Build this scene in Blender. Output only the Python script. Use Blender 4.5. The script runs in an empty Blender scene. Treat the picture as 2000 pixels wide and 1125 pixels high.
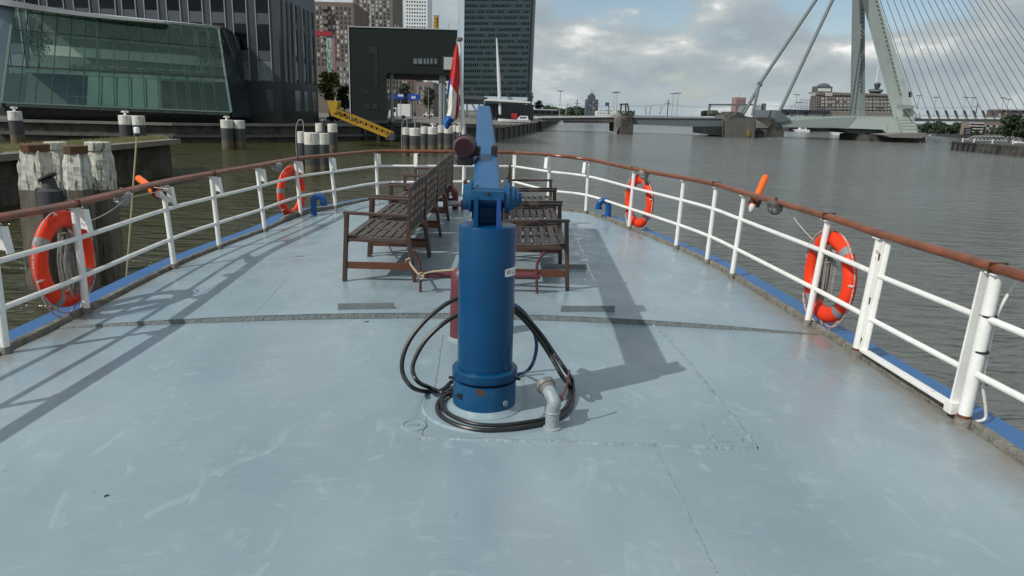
import bpy, math, random
from mathutils import Vector, Matrix
random.seed(7)
sc = bpy.context.scene
COL = sc.collection
V = Vector
R = math.radians

# ------------------------------------------------------------------ camera
FPX = 1400.0                      # focal length in photo pixels (2000 wide)
EYE = V((0, 0, 1.55))
PITCH = math.atan(346 / 1400.0)
ROLL = R(1.7)
_f = V((0, math.cos(PITCH), -math.sin(PITCH)))
_r = V((1, 0, 0))
_u = V((0, math.sin(PITCH), math.cos(PITCH)))
CR = _r * math.cos(ROLL) + _u * math.sin(ROLL)
CU = _u * math.cos(ROLL) - _r * math.sin(ROLL)
cd = bpy.data.cameras.new('camera')
cam = bpy.data.objects.new('camera', cd)
COL.objects.link(cam)
cd.sensor_width = 36
cd.lens = 36 * FPX / 2000
cd.clip_start = 0.05
cd.clip_end = 9000
cam.matrix_world = Matrix(((CR.x, CU.x, -_f.x, EYE.x), (CR.y, CU.y, -_f.y, EYE.y), (CR.z, CU.z, -_f.z, EYE.z), (0, 0, 0, 1)))
sc.camera = cam

# ------------------------------------------------------------------ light
SH_AZ, SUN_EL = R(34.5), R(41.5)      # shadows fall to the right and a little forward
sun_dir = V((-math.cos(SH_AZ) * math.cos(SUN_EL), -math.sin(SH_AZ) * math.cos(SUN_EL), math.sin(SUN_EL)))
sd = bpy.data.lights.new('sun', 'SUN')
sd.energy = 3.25
sd.angle = R(0.55)
sd.color = (1.0, 0.96, 0.89)
so = bpy.data.objects.new('sun', sd)
COL.objects.link(so)
so.location = (0, 0, 60)
so.rotation_euler = (-sun_dir).to_track_quat('-Z', 'Y').to_euler()

w = bpy.data.worlds.new('World')
sc.world = w
w.use_nodes = True
nt = w.node_tree
nt.nodes.clear()
N = nt.nodes.new
Lk = nt.links.new


def nmath(nt, op, a, b=None, clamp=False):
    n = nt.nodes.new('ShaderNodeMath')
    n.operation = op
    n.use_clamp = clamp
    for i, x in enumerate((a, b)):
        if x is None:
            continue
        if isinstance(x, (int, float)):
            n.inputs[i].default_value = x
        else:
            nt.links.new(x, n.inputs[i])
    return n.outputs[0]


def nramp(nt, fac, stops, interp='LINEAR'):
    n = nt.nodes.new('ShaderNodeValToRGB')
    n.color_ramp.interpolation = interp
    cr = n.color_ramp
    while len(cr.elements) < len(stops):
        cr.elements.new(0.5)
    for e, (p, c) in zip(cr.elements, stops):
        e.position = p
        e.color = (c, c, c, 1) if isinstance(c, (int, float)) else (c[0], c[1], c[2], 1)
    nt.links.new(fac, n.inputs[0])
    return n.outputs[0]


def nmix(nt, fac, a, b, blend='MIX'):
    n = nt.nodes.new('ShaderNodeMix')
    n.data_type = 'RGBA'
    n.blend_type = blend
    for i, x in ((0, fac), (6, a), (7, b)):
        if isinstance(x, (int, float)):
            n.inputs[i].default_value = x
        elif isinstance(x, tuple):
            n.inputs[i].default_value = (x[0], x[1], x[2], 1)
        else:
            nt.links.new(x, n.inputs[i])
    return n.outputs[2]


def nnoise(nt, vec, scale, detail=4, rough=0.55, dist=0.0):
    n = nt.nodes.new('ShaderNodeTexNoise')
    n.inputs['Scale'].default_value = scale
    n.inputs['Detail'].default_value = detail
    n.inputs['Roughness'].default_value = rough
    n.inputs['Distortion'].default_value = dist
    if vec is not None:
        nt.links.new(vec, n.inputs['Vector'])
    return n.outputs['Fac']


def nmap(nt, vec, scale=(1, 1, 1), loc=(0, 0, 0), rot=(0, 0, 0)):
    n = nt.nodes.new('ShaderNodeMapping')
    n.inputs['Scale'].default_value = scale
    n.inputs['Location'].default_value = loc
    n.inputs['Rotation'].default_value = rot
    nt.links.new(vec, n.inputs['Vector'])
    return n.outputs[0]


sky = N('ShaderNodeTexSky')
sky.sky_type = 'NISHITA'
sky.sun_disc = False
sky.sun_elevation = SUN_EL
sky.sun_rotation = math.atan2(sun_dir.x, sun_dir.y)
tc = N('ShaderNodeTexCoord')
dirv = tc.outputs['Generated']
sep = N('ShaderNodeSeparateXYZ')
Lk(dirv, sep.inputs[0])
p1 = nmap(nt, dirv, (5.6, 5.6, 13.0), (0.35, 0.0, 0.2))
p2 = nmap(nt, dirv, (5.6, 5.6, 13.0), (0.22, 0.0, 0.50))
n1 = nnoise(nt, p1, 1.0, 9, 0.56, 0.1)
n2 = nnoise(nt, p2, 1.0, 9, 0.56, 0.1)
nbig = nnoise(nt, nmap(nt, dirv, (1.6, 1.6, 6.0), (2.3, 0.4, 0.1)), 1.0, 3, 0.5)
shade = nmath(nt, 'ADD', nmath(nt, 'MULTIPLY', nmath(nt, 'SUBTRACT', n1, n2), 3.3), 0.46)
shade = nmath(nt, 'ADD', shade, nmath(nt, 'MULTIPLY', nmath(nt, 'SUBTRACT', nbig, 0.5), 0.6), True)
ccol = nramp(nt, shade, [(0.0, (0.34, 0.405, 0.445)), (0.35, (0.40, 0.465, 0.50)), (0.6, (0.47, 0.52, 0.53)), (0.82, (0.64, 0.67, 0.665)), (1.0, (0.95, 0.95, 0.92))])
# more open sky higher up
cover = nmath(nt, 'ADD', nmath(nt, 'MULTIPLY', nmath(nt, 'ADD', n1, nmath(nt, 'MULTIPLY', nbig, 0.6)), 1.0), nramp(nt, sep.outputs['Z'], [(0.0, 0.30), (0.085, 0.30), (0.15, 0.02), (0.21, 0.05), (0.40, 0.36)]))
cover = nmath(nt, 'SUBTRACT', cover, 0.27)
cfac = nramp(nt, cover, [(0.50, 0.0), (0.66, 1.0)], 'EASE')
hz = nramp(nt, sep.outputs['Z'], [(0.0, 1.0), (0.06, 0.0)], 'EASE')
ccol = nmix(nt, nmath(nt, 'MULTIPLY', hz, 0.75), ccol, (0.41, 0.49, 0.53))
cfac = nmath(nt, 'MAXIMUM', cfac, hz)
hi = nramp(nt, sep.outputs['Z'], [(0.18, 0.0), (0.6, 1.0)])
ccol = nmix(nt, hi, ccol, (0.44, 0.48, 0.51))
bgs = N('ShaderNodeBackground')
Lk(sky.outputs[0], bgs.inputs[0])
bgs.inputs[1].default_value = 0.10
bgc = N('ShaderNodeBackground')
Lk(ccol, bgc.inputs[0])
bgc.inputs[1].default_value = 1.0
mx = N('ShaderNodeMixShader')
Lk(cfac, mx.inputs[0])
Lk(bgs.outputs[0], mx.inputs[1])
Lk(bgc.outputs[0], mx.inputs[2])
out = N('ShaderNodeOutputWorld')
Lk(mx.outputs[0], out.inputs[0])
vs = sc.view_settings
sc.display_settings.display_device = 'sRGB'
vs.view_transform = 'Standard'
vs.look = 'None'
vs.gamma = 1
vs.use_curve_mapping = False
vs.exposure = 0.0

# ------------------------------------------------------------------ pixel <-> place
WATER = -3.05


def ray(px, py):
    return CR * ((px - 1000) / FPX) + CU * ((562.5 - py) / FPX) + _f


def onz(px, py, z):
    d = ray(px, py)
    return EYE + d * ((z - EYE.z) / d.z)


def at(px, py, Y):
    d = ray(px, py)
    return EYE + d * (Y / d.y)


def proj(p):
    d = V(p) - EYE
    k = d.dot(_f)
    return 1000 + FPX * d.dot(CR) / k, 562.5 - FPX * d.dot(CU) / k


def wat(px, py):
    return onz(px, py, WATER)


def shipx(y):
    return -0.42 - 0.045 * (y - 3.75)


def yseam(x):
    t = (x + 3.38) / 5.8
    return 5.02 + 0.64 * t * (1 - t) + 0.42 * t


def deckz(x, y):
    s = 0.04 * max(0.0, (y - 5) / 7) ** 2
    t = max(-1, min(1, (x - shipx(y)) / 2.95))
    z = s - 0.10 * t * t
    if y < yseam(x):
        z -= 0.04 * (1 - abs(t) ** 4)
    return z


def ondeck(px, py):
    z = 0.0
    for _ in range(40):
        p = onz(px, py, z)
        z = 0.5 * z + 0.5 * deckz(p.x, min(p.y, 14))
    return onz(px, py, z)


# ------------------------------------------------------------------ materials
MATS = {}


def mat(name, col, rough=0.5, metal=0.0, col2=None, vs=3.0, thr=(0.35, 0.7), bump=0.0, bs=30.0, stretch=(1, 1, 1), spec=0.5, rv=0.0, coat=0.0, col3=None, vs3=9.0, thr3=(0.6, 0.72)):
    m = bpy.data.materials.new(name)
    m.use_nodes = True
    t = m.node_tree
    b = t.nodes['Principled BSDF']
    b.inputs['Base Color'].default_value = (*col, 1)
    b.inputs['Roughness'].default_value = rough
    b.inputs['Metallic'].default_value = metal
    b.inputs['Specular IOR Level'].default_value = spec
    b.inputs['Coat Weight'].default_value = coat
    b.inputs['Coat Roughness'].default_value = 0.12
    tc = t.nodes.new('ShaderNodeTexCoord')
    vec = tc.outputs['Object']
    if stretch != (1, 1, 1):
        vec = nmap(t, vec, stretch)
    c = None
    if col2:
        n = nnoise(t, vec, vs, 5, 0.6)
        c = nmix(t, nramp(t, n, [(thr[0], 0.0), (thr[1], 1.0)]), tuple(col), tuple(col2))
    if col3:
        n = nnoise(t, vec, vs3, 6, 0.65, 0.4)
        c = nmix(t, nramp(t, n, [(thr3[0], 0.0), (thr3[1], 1.0)]), c if c is not None else tuple(col), tuple(col3))
    if c is not None:
        t.links.new(c, b.inputs['Base Color'])
    if rv:
        n = nnoise(t, vec, vs * 1.7, 4, 0.6)
        t.links.new(nmath(t, 'ADD', nmath(t, 'MULTIPLY', nmath(t, 'SUBTRACT', n, 0.5), rv * 2), rough, True), b.inputs['Roughness'])
    if bump:
        bn = t.nodes.new('ShaderNodeBump')
        bn.inputs['Strength'].default_value = bump
        bn.inputs['Distance'].default_value = 0.02
        t.links.new(nnoise(t, vec, bs, 4, 0.6), bn.inputs['Height'])
        t.links.new(bn.outputs[0], b.inputs['Normal'])
    MATS[name] = m
    return m


def glass_mat(name, tint, refl=0.2, trans=(0.55, 0.7, 0.62)):
    m = bpy.data.materials.new(name)
    m.use_nodes = True
    t = m.node_tree
    t.nodes.clear()
    o = t.nodes.new('ShaderNodeOutputMaterial')
    tr = t.nodes.new('ShaderNodeBsdfTransparent')
    tr.inputs[0].default_value = (*trans, 1)
    g = t.nodes.new('ShaderNodeBsdfGlossy')
    g.inputs['Color'].default_value = (*tint, 1)
    g.inputs['Roughness'].default_value = 0.03
    fr = t.nodes.new('ShaderNodeFresnel')
    fr.inputs[0].default_value = 1.5
    mix = t.nodes.new('ShaderNodeMixShader')
    t.links.new(nmath(t, 'ADD', fr.outputs[0], refl, True), mix.inputs[0])
    t.links.new(tr.outputs[0], mix.inputs[1])
    t.links.new(g.outputs[0], mix.inputs[2])
    t.links.new(mix.outputs[0], o.inputs[0])
    MATS[name] = m
    return m


# ------------------------------------------------------------------ mesh builder
class MB:
    def __init__(s):
        s.v, s.f, s.m, s.sm = [], [], [], []

    def add(s, verts, faces, mi=0, smooth=False):
        b = len(s.v)
        s.v += [V(p) for p in verts]
        for f in faces:
            s.f.append([i + b for i in f])
            s.m.append(mi)
            s.sm.append(smooth)
        return s

    def hexa(s, p, mi=0):   # p: bottom 4 ccw, top 4 ccw
        return s.add(p, [(3, 2, 1, 0), (4, 5, 6, 7), (0, 1, 5, 4), (1, 2, 6, 5), (2, 3, 7, 6), (3, 0, 4, 7)], mi)

    def box(s, c, d, mi=0, rot=None):
        x, y, z = d[0] / 2, d[1] / 2, d[2] / 2
        p = [V(q) for q in ((-x, -y, -z), (x, -y, -z), (x, y, -z), (-x, y, -z), (-x, -y, z), (x, -y, z), (x, y, z), (-x, y, z))]
        if rot is not None:
            p = [rot @ q for q in p]
        return s.hexa([q + V(c) for q in p], mi)

    def b2(s, a, b, mi=0):
        return s.box([(a[i] + b[i]) / 2 for i in range(3)], [abs(b[i] - a[i]) for i in range(3)], mi)

    def bar(s, a, b, wd, ht, mi=0, up=(0, 0, 1)):
        a, b = V(a), V(b)
        d = (b - a).normalized()
        x = d.cross(V(up))
        if x.length < 1e-4:
            x = d.cross(V((1, 0, 0)))
        x.normalize()
        y = x.cross(d).normalized()
        x = x * wd / 2
        y = y * ht / 2
        return s.hexa([a - x - y, a + x - y, b + x - y, b - x - y, a - x + y, a + x + y, b + x + y, b - x + y], mi)

    def tube(s, pts, r, n=8, closed=False, mi=0, smooth=True, sq=(1, 1), up=None):
        pts = [V(p) for p in pts]
        k = len(pts)
        rr = r if isinstance(r, (list, tuple)) else [r] * k
        verts, faces = [], []
        px = None
        for i, p in enumerate(pts):
            if closed:
                d = pts[(i + 1) % k] - pts[i - 1]
            else:
                d = pts[min(i + 1, k - 1)] - pts[max(i - 1, 0)]
            if d.length < 1e-9:
                d = V((0, 0, 1))
            d.normalize()
            if up is not None:
                x = d.cross(V(up))
            elif px is None:
                x = d.cross(V((0, 0, 1)))
                if x.length < 0.05:
                    x = d.cross(V((0, 1, 0)))
            else:
                x = px - d * px.dot(d)
            x.normalize()
            px = x
            y = x.cross(d)
            for j in range(n):
                a = 2 * math.pi * j / n
                verts.append(p + x * (rr[i] * math.cos(a) * sq[0]) + y * (rr[i] * math.sin(a) * sq[1]))
        for i in range(k if closed else k - 1):
            i2 = (i + 1) % k
            for j in range(n):
                j2 = (j + 1) % n
                faces.append((i * n + j, i * n + j2, i2 * n + j2, i2 * n + j))
        s.add(verts, faces, mi, smooth)
        if not closed:
            s.add(verts[:n], [list(range(n))[::-1]], mi)
            s.add(verts[-n:], [list(range(n))], mi)
        return s

    def lathe(s, prof, c=(0, 0, 0), n=24, mi=0, M=None, smooth=True):
        c = V(c)
        verts, faces = [], []
        for r, z in prof:
            for j in range(n):
                a = 2 * math.pi * j / n
                q = V((r * math.cos(a), r * math.sin(a), z))
                verts.append(c + (M @ q if M is not None else q))
        for i in range(len(prof) - 1):
            for j in range(n):
                j2 = (j + 1) % n
                faces.append((i * n + j, i * n + j2, (i + 1) * n + j2, (i + 1) * n + j))
        s.add(verts, faces, mi, smooth)
        if prof[0][0] > 1e-4:
            s.add(verts[:n], [list(range(n))[::-1]], mi)
        if prof[-1][0] > 1e-4:
            s.add(verts[-n:], [list(range(n))], mi)
        return s

    def prism(s, poly, vec, mi=0):
        poly = [V(p) for p in poly]
        vec = V(vec)
        n = len(poly)
        s.add(poly + [p + vec for p in poly], [list(range(n))[::-1], list(range(n, 2 * n))] + [(i, (i + 1) % n, n + (i + 1) % n, n + i) for i in range(n)], mi)
        return s

    def build(s, name, mats, parent=None, loc=None, bevel=0.0, local=False, sharp=35):
        if not isinstance(mats, (list, tuple)):
            mats = [mats]
        org = V((0, 0, 0))
        if parent is not None and not local:
            q = parent
            while q is not None:
                org += q.location
                q = q.parent
        if loc is not None:
            org = V(loc)
        me = bpy.data.meshes.new(name)
        me.from_pydata([p - org for p in s.v] if not local else s.v, [], s.f)
        for m in mats:
            me.materials.append(m if not isinstance(m, str) else MATS[m])
        me.polygons.foreach_set('material_index', s.m)
        me.polygons.foreach_set('use_smooth', s.sm)
        me.update()
        if any(s.sm):
            me.set_sharp_from_angle(angle=R(sharp))
        o = bpy.data.objects.new(name, me)
        COL.objects.link(o)
        if parent is not None:
            o.parent = parent
        elif loc is not None:
            o.location = loc
        if bevel:
            b = o.modifiers.new('bevel', 'BEVEL')
            b.width = bevel
            b.segments = 2
            b.limit_method = 'ANGLE'
            b.angle_limit = R(40)
        return o


def thing(name, label, cat, loc=(0, 0, 0), group=None, rz=0):
    o = bpy.data.objects.new(name, None)
    COL.objects.link(o)
    o.location = loc
    o.rotation_euler = (0, 0, rz)
    o.empty_display_size = 0.1
    return tag(o, label, cat, group)


def tag(o, label, cat, group=None):
    o['label'] = label
    o['category'] = cat
    if group:
        o['group'] = group
    return o


def struct(o, kind='structure'):
    o['kind'] = kind
    return o


def dup(root, loc, label, rz=None):
    def cp(o, par):
        c = o.copy()
        COL.objects.link(c)
        if par is not None:
            c.parent = par
        for ch in [k for k in o.children]:
            cp(ch, c)
        return c
    r = cp(root, None)
    r.location = loc
    if rz is not None:
        r.rotation_euler = (0, 0, rz)
    r['label'] = label
    return r


def cr(pts, n=8, closed=False):
    pts = [V(p) for p in pts]
    k = len(pts)
    res = []
    for i in range(k if closed else k - 1):
        if closed:
            a, b, c, d = pts[i - 1], pts[i], pts[(i + 1) % k], pts[(i + 2) % k]
        else:
            a, b, c, d = pts[max(i - 1, 0)], pts[i], pts[i + 1], pts[min(i + 2, k - 1)]
        for j in range(n):
            t = j / n
            res.append(0.5 * ((2 * b) + (c - a) * t + (2 * a - 5 * b + 4 * c - d) * t * t + (3 * b - a - 3 * c + d) * t ** 3))
    if not closed:
        res.append(pts[-1])
    return res


def text_verts(txt, size):
    cu = bpy.data.curves.new('lettering', 'FONT')
    cu.body = txt
    cu.size = size
    cu.align_x = 'CENTER'
    cu.align_y = 'CENTER'
    cu.extrude = 0
    ob = bpy.data.objects.new('lettering', cu)
    COL.objects.link(ob)
    bpy.context.view_layer.update()
    me = bpy.data.meshes.new_from_object(ob.evaluated_get(bpy.context.evaluated_depsgraph_get()))
    vs_ = [v.co.copy() for v in me.vertices]
    fs = [list(p.vertices) for p in me.polygons]
    bpy.data.objects.remove(ob)
    bpy.data.curves.remove(cu)
    bpy.data.meshes.remove(me)
    return vs_, fs


# ------------------------------------------------------------------ palette
mat('white_paint', (0.84, 0.84, 0.81), 0.36, col2=(0.74, 0.74, 0.70), vs=6, col3=(0.36, 0.24, 0.14), vs3=11, thr3=(0.645, 0.71), bump=0.15, bs=40)
mat('rail_wood', (0.215, 0.060, 0.017), 0.32, col2=(0.10, 0.030, 0.011), vs=7, stretch=(1, 1, 1), spec=0.38, bump=0.1, bs=60, rv=0.1)
mat('coaming_grey', (0.16, 0.16, 0.14), 0.85, col2=(0.25, 0.24, 0.20), vs=9, col3=(0.10, 0.085, 0.06), vs3=22, thr3=(0.5, 0.65), bump=0.7, bs=50)
mat('rim_blue', (0.022, 0.115, 0.32), 0.4, col2=(0.03, 0.125, 0.30), vs=2, col3=(0.16, 0.14, 0.12), vs3=9, thr3=(0.68, 0.73))
mat('crane_blue', (0.001, 0.047, 0.130), 0.30, col2=(0.0015, 0.057, 0.150), vs=4, col3=(0.05, 0.11, 0.17), vs3=26, thr3=(0.69, 0.73), bump=0.10, bs=14, spec=0.3, rv=0.08)
mat('crane_blue_worn', (0.006, 0.068, 0.165), 0.38, spec=0.3, col2=(0.014, 0.085, 0.19), vs=7, col3=(0.16, 0.09, 0.05), vs3=30, thr3=(0.72, 0.76), bump=0.2, bs=30)
mat('bright_blue', (0.012, 0.065, 0.28), 0.4, col2=(0.01, 0.06, 0.22), vs=9)
mat('jib_blue', (0.011, 0.092, 0.235), 0.45, spec=0.3, col2=(0.02, 0.11, 0.25), vs=5, col3=(0.2, 0.28, 0.36), vs3=40, thr3=(0.70, 0.74), bump=0.08, bs=20)
mat('gooseneck_blue', (0.006, 0.085, 0.30), 0.32, col2=(0.005, 0.07, 0.25), vs=5)
mat('black_gap', (0.006, 0.007, 0.010), 0.7)
mat('maroon', (0.10, 0.022, 0.028), 0.42, col2=(0.14, 0.04, 0.045), vs=8, col3=(0.2, 0.15, 0.14), vs3=25, thr3=(0.70, 0.74))
mat('motor_maroon', (0.10, 0.048, 0.062), 0.6, col2=(0.065, 0.03, 0.04), vs=14, bump=0.2)
mat('grille_dark', (0.010, 0.004, 0.006), 0.6)
mat('motor_black', (0.02, 0.016, 0.018), 0.5)
mat('deck_fitting', (0.25, 0.30, 0.33), 0.42, col2=(0.31, 0.355, 0.385), vs=9, bump=0.25, bs=35)
mat('rust', (0.17, 0.06, 0.025), 0.9, col2=(0.08, 0.035, 0.02), vs=25, bump=0.5, bs=60)
mat('angle_steel', (0.15, 0.17, 0.175), 0.5, col2=(0.21, 0.23, 0.235), vs=9, bump=0.1)
mat('hose_black', (0.011, 0.011, 0.012), 0.38, col2=(0.02, 0.02, 0.02), vs=20)
mat('hose_blue', (0.012, 0.05, 0.14), 0.4)
mat('bench_wood', (0.070, 0.036, 0.024), 0.45, col2=(0.05, 0.026, 0.018), vs=5, stretch=(3, 3, 3), bump=0.25, bs=40, col3=(0.16, 0.12, 0.095), vs3=12, thr3=(0.62, 0.75))
mat('bench_dark', (0.045, 0.028, 0.021), 0.42, col2=(0.075, 0.048, 0.036), vs=8, bump=0.25, bs=45)
mat('bench_grey', (0.098, 0.080, 0.070), 0.6, col2=(0.058, 0.045, 0.038), vs=8, bump=0.3, bs=45)
mat('bench_red', (0.13, 0.042, 0.018), 0.35, col2=(0.09, 0.03, 0.014), vs=6, coat=0.2)
mat('ring_orange', (0.86, 0.050, 0.010), 0.48, spec=0.3, col2=(0.76, 0.045, 0.012), vs=3, bump=0.05, bs=12, col3=(0.5, 0.06, 0.03), vs3=16, thr3=(0.66, 0.75))
mat('reflective', (0.26, 0.27, 0.28), 0.5, 0.0, col2=(0.20, 0.21, 0.22), vs=14)
mat('rope_pink', (0.46, 0.22, 0.20), 0.85, col2=(0.62, 0.5, 0.46), vs=70, thr=(0.45, 0.55), bump=0.4, bs=90)
mat('rope_white', (0.62, 0.58, 0.52), 0.85, col2=(0.5, 0.44, 0.38), vs=60, bump=0.4, bs=90)
mat('rope_grey', (0.24, 0.23, 0.21), 0.9, col2=(0.34, 0.33, 0.30), vs=30, bump=0.5, bs=90)
mat('rope_beige', (0.42, 0.34, 0.24), 0.9, col2=(0.32, 0.25, 0.17), vs=40, bump=0.5, bs=90)
mat('marker_orange', (0.85, 0.14, 0.012), 0.4)
mat('lamp_grey', (0.22, 0.23, 0.22), 0.4, 0.2, col2=(0.35, 0.35, 0.33), vs=15)
mat('lamp_dark', (0.05, 0.05, 0.05), 0.5, col2=(0.12, 0.12, 0.11), vs=20)
mat('lens_white', (0.66, 0.62, 0.60), 0.2)
mat('plate_white', (0.78, 0.78, 0.76), 0.4)
mat('letter_black', (0.015, 0.015, 0.015), 0.5)
mat('flag_red', (0.55, 0.03, 0.03), 0.85, col2=(0.45, 0.025, 0.03), vs=20)
mat('flag_white', (0.72, 0.70, 0.64), 0.85, col2=(0.62, 0.60, 0.55), vs=20)
mat('flag_blue', (0.012, 0.13, 0.42), 0.85, col2=(0.01, 0.09, 0.33), vs=20)
mat('cable_white', (0.66, 0.66, 0.62), 0.5)


def deck_material():
    m = bpy.data.materials.new('deck_paint')
    m.use_nodes = True
    t = m.node_tree
    b = t.nodes['Principled BSDF']
    tc = t.nodes.new('ShaderNodeTexCoord')
    o = tc.outputs['Object']
    big = nnoise(t, nmap(t, o, (0.9, 0.45, 1)), 1.1, 4, 0.55)
    c = nmix(t, nramp(t, big, [(0.35, 0.0), (0.68, 1.0)]), (0.205, 0.283, 0.325), (0.285, 0.368, 0.412))
    # warm / purplish discoloured areas
    st = nnoise(t, nmap(t, o, (1.0, 0.4, 1), (3.1, 1.7, 0)), 0.9, 5, 0.6, 0.4)
    c = nmix(t, nmath(t, 'MULTIPLY', nramp(t, st, [(0.56, 0.0), (0.72, 1.0)]), 0.65), c, (0.262, 0.297, 0.348))
    # brush touch-ups: pale scuffs
    sc1 = nnoise(t, nmap(t, o, (2.2, 1.3, 1), (0.6, 0.2, 0), (0, 0, 0.5)), 2.4, 9, 0.68, 1.2)
    c = nmix(t, nmath(t, 'MULTIPLY', nramp(t, sc1, [(0.56, 0.0), (0.72, 1.0)]), 0.6), c, (0.38, 0.465, 0.51))
    sc2 = nnoise(t, nmap(t, o, (1, 3.5, 1), (4.6, 2.2, 0), (0, 0, 0.25)), 5.0, 8, 0.7, 0.8)
    c = nmix(t, nmath(t, 'MULTIPLY', nramp(t, sc2, [(0.57, 0.0), (0.72, 1.0)]), 0.5), c, (0.36, 0.44, 0.49))
    # small dark nicks
    sc3 = nnoise(t, nmap(t, o, (6, 2.5, 1), (1.6, 7.2, 0), (0, 0, -0.6)), 5.0, 5, 0.6, 0.3)
    c = nmix(t, nmath(t, 'MULTIPLY', nramp(t, sc3, [(0.70, 0.0), (0.73, 1.0)]), 0.6), c, (0.15, 0.16, 0.16))
    # grime and thin rust along the edges: distance from the keel line
    sp = t.nodes.new('ShaderNodeSeparateXYZ')
    t.links.new(o, sp.inputs[0])
    ax = nmath(t, 'ABSOLUTE', nmath(t, 'ADD', nmath(t, 'ADD', sp.outputs[0], 0.42), nmath(t, 'MULTIPLY', nmath(t, 'SUBTRACT', sp.outputs[1], 3.75), 0.045)))
    nz = nnoise(t, o, 5, 6, 0.65)
    e = nramp(t, nmath(t, 'ADD', ax, nmath(t, 'MULTIPLY', nmath(t, 'SUBTRACT', nz, 0.5), 0.55)), [(0.0, 0.0), (0.5, 0.0), (1.0, 1.0)])
    er = t.nodes.new('ShaderNodeMapRange')
    er.inputs[1].default_value = 2.60
    er.inputs[2].default_value = 3.0
    t.links.new(nmath(t, 'ADD', ax, nmath(t, 'MULTIPLY', nmath(t, 'SUBTRACT', nz, 0.5), 0.6)), er.inputs[0])
    c = nmix(t, nmath(t, 'MULTIPLY', er.outputs[0], 0.85), c, (0.20, 0.17, 0.13))
    t.links.new(c, b.inputs['Base Color'])
    rn = nnoise(t, nmap(t, o, (1, 1, 1), (9, 2, 0)), 2.6, 6, 0.6)
    t.links.new(nramp(t, rn, [(0.35, 0.16), (0.65, 0.46)]), b.inputs['Roughness'])
    bp = t.nodes.new('ShaderNodeBump')
    bp.inputs['Strength'].default_value = 0.35
    bp.inputs['Distance'].default_value = 0.012
    h = nmath(t, 'ADD', nmath(t, 'MULTIPLY', nnoise(t, o, 1.6, 3, 0.5), 2.2), nmath(t, 'MULTIPLY', nnoise(t, o, 34, 5, 0.65), 0.16))
    h = nmath(t, 'ADD', h, nmath(t, 'MULTIPLY', nramp(t, sc1, [(0.63, 0.0), (0.70, 1.0)]), 0.15))
    t.links.new(h, bp.inputs['Height'])
    t.links.new(bp.outputs[0], b.inputs['Normal'])
    MATS['deck_paint'] = m


deck_material()


def water_material():
    m = bpy.data.materials.new('river_water')
    m.use_nodes = True
    t = m.node_tree
    b = t.nodes['Principled BSDF']
    tc = t.nodes.new('ShaderNodeTexCoord')
    o = tc.outputs['Object']
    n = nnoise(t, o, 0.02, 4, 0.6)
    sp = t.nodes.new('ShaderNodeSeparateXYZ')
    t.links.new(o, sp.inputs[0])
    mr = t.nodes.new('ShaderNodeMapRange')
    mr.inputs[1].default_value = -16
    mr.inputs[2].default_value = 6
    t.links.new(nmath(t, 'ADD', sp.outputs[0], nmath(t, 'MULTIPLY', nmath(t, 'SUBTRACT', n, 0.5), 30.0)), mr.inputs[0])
    c = nmix(t, mr.outputs[0], (0.044, 0.044, 0.012), (0.128, 0.138, 0.128))  # olive to grey across x: silt tone plus building and sky reflections put into colour
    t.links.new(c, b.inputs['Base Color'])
    b.inputs['Roughness'].default_value = 0.12
    b.inputs['IOR'].default_value = 1.33
    w1 = nnoise(t, nmap(t, o, (0.32, 1.0, 1), rot=(0, 0, 0.12)), 2.6, 5, 0.58, 0.5)
    w2 = nnoise(t, nmap(t, o, (0.33, 1.0, 1), rot=(0, 0, -0.08)), 1.5, 3, 0.5, 0.5)
    calm = nramp(t, nnoise(t, o, 0.035, 3, 0.5), [(0.35, 0.5), (0.65, 1.0)])
    h = nmath(t, 'ADD', nmath(t, 'MULTIPLY', w1, 0.6), nmath(t, 'MULTIPLY', w2, 1.5))
    h = nmath(t, 'MULTIPLY', h, calm)
    bp = t.nodes.new('ShaderNodeBump')
    bp.inputs['Strength'].default_value = 1.0
    bp.inputs['Distance'].default_value = 0.5
    t.links.new(h, bp.inputs['Height'])
    t.links.new(bp.outputs[0], b.inputs['Normal'])
    MATS['river_water'] = m


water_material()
# ================================================================== the ship
UP = V((0, 0, 1))
LP = [((12, 690), None), ((170, 612), (145, 405)), ((341, 524), (318, 362)), ((429, 486), (413, 344)), ((518, 452), (502, 328)), ((588, 422), (577, 314)), ((656, 407), (645, 307)), ((738, 389), (734, 299))]
RP = [((1879, 830), (1947, 534)), ((1672, 696), (1721, 465)), ((1576, 635), (1618, 430)), ((1429, 542), (1454, 382)), ((1380, 514), (1399, 365)), ((1320, 486), (1336, 352)), ((1228, 448), (1239, 334)), ((1144, 417), (1150, 315))]
LB = [ondeck(*a) for a, b in LP]
RB = [ondeck(*a) for a, b in RP]
LT = [at(*b, LB[i].y) if b else LB[i] + V((0.02, 0, 0.86)) for i, (a, b) in enumerate(LP)]
RT = [at(*b, RB[i].y) for i, (a, b) in enumerate(RP)]
APEX = V((-0.74, 12.12, 0))
ztop = 0.80
bow_t = [onz(813, 299, ztop), onz(906, 300, ztop), onz(1005, 301, ztop), onz(1074, 306, 0.85)]
BB = [V((p.x, p.y, deckz(p.x, p.y))) for p in bow_t]
left_edge = [V((-3.3, -4.0, 0)), V((-3.36, 0.5, 0)), V((-3.38, 2.6, 0))] + LB + [BB[0], V((BB[1].x, BB[1].y, 0))]
right_edge = [V((2.66, -4.0, 0)), V((2.64, 0.5, 0)), V((2.6, 2.6, 0))] + RB + [BB[3], BB[2], V((BB[1].x, BB[1].y, 0))]
EL = [V((p.x, p.y, 0)) for p in cr(left_edge, 8)]
ER = [V((p.x, p.y, 0)) for p in cr(right_edge, 8)]


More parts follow.
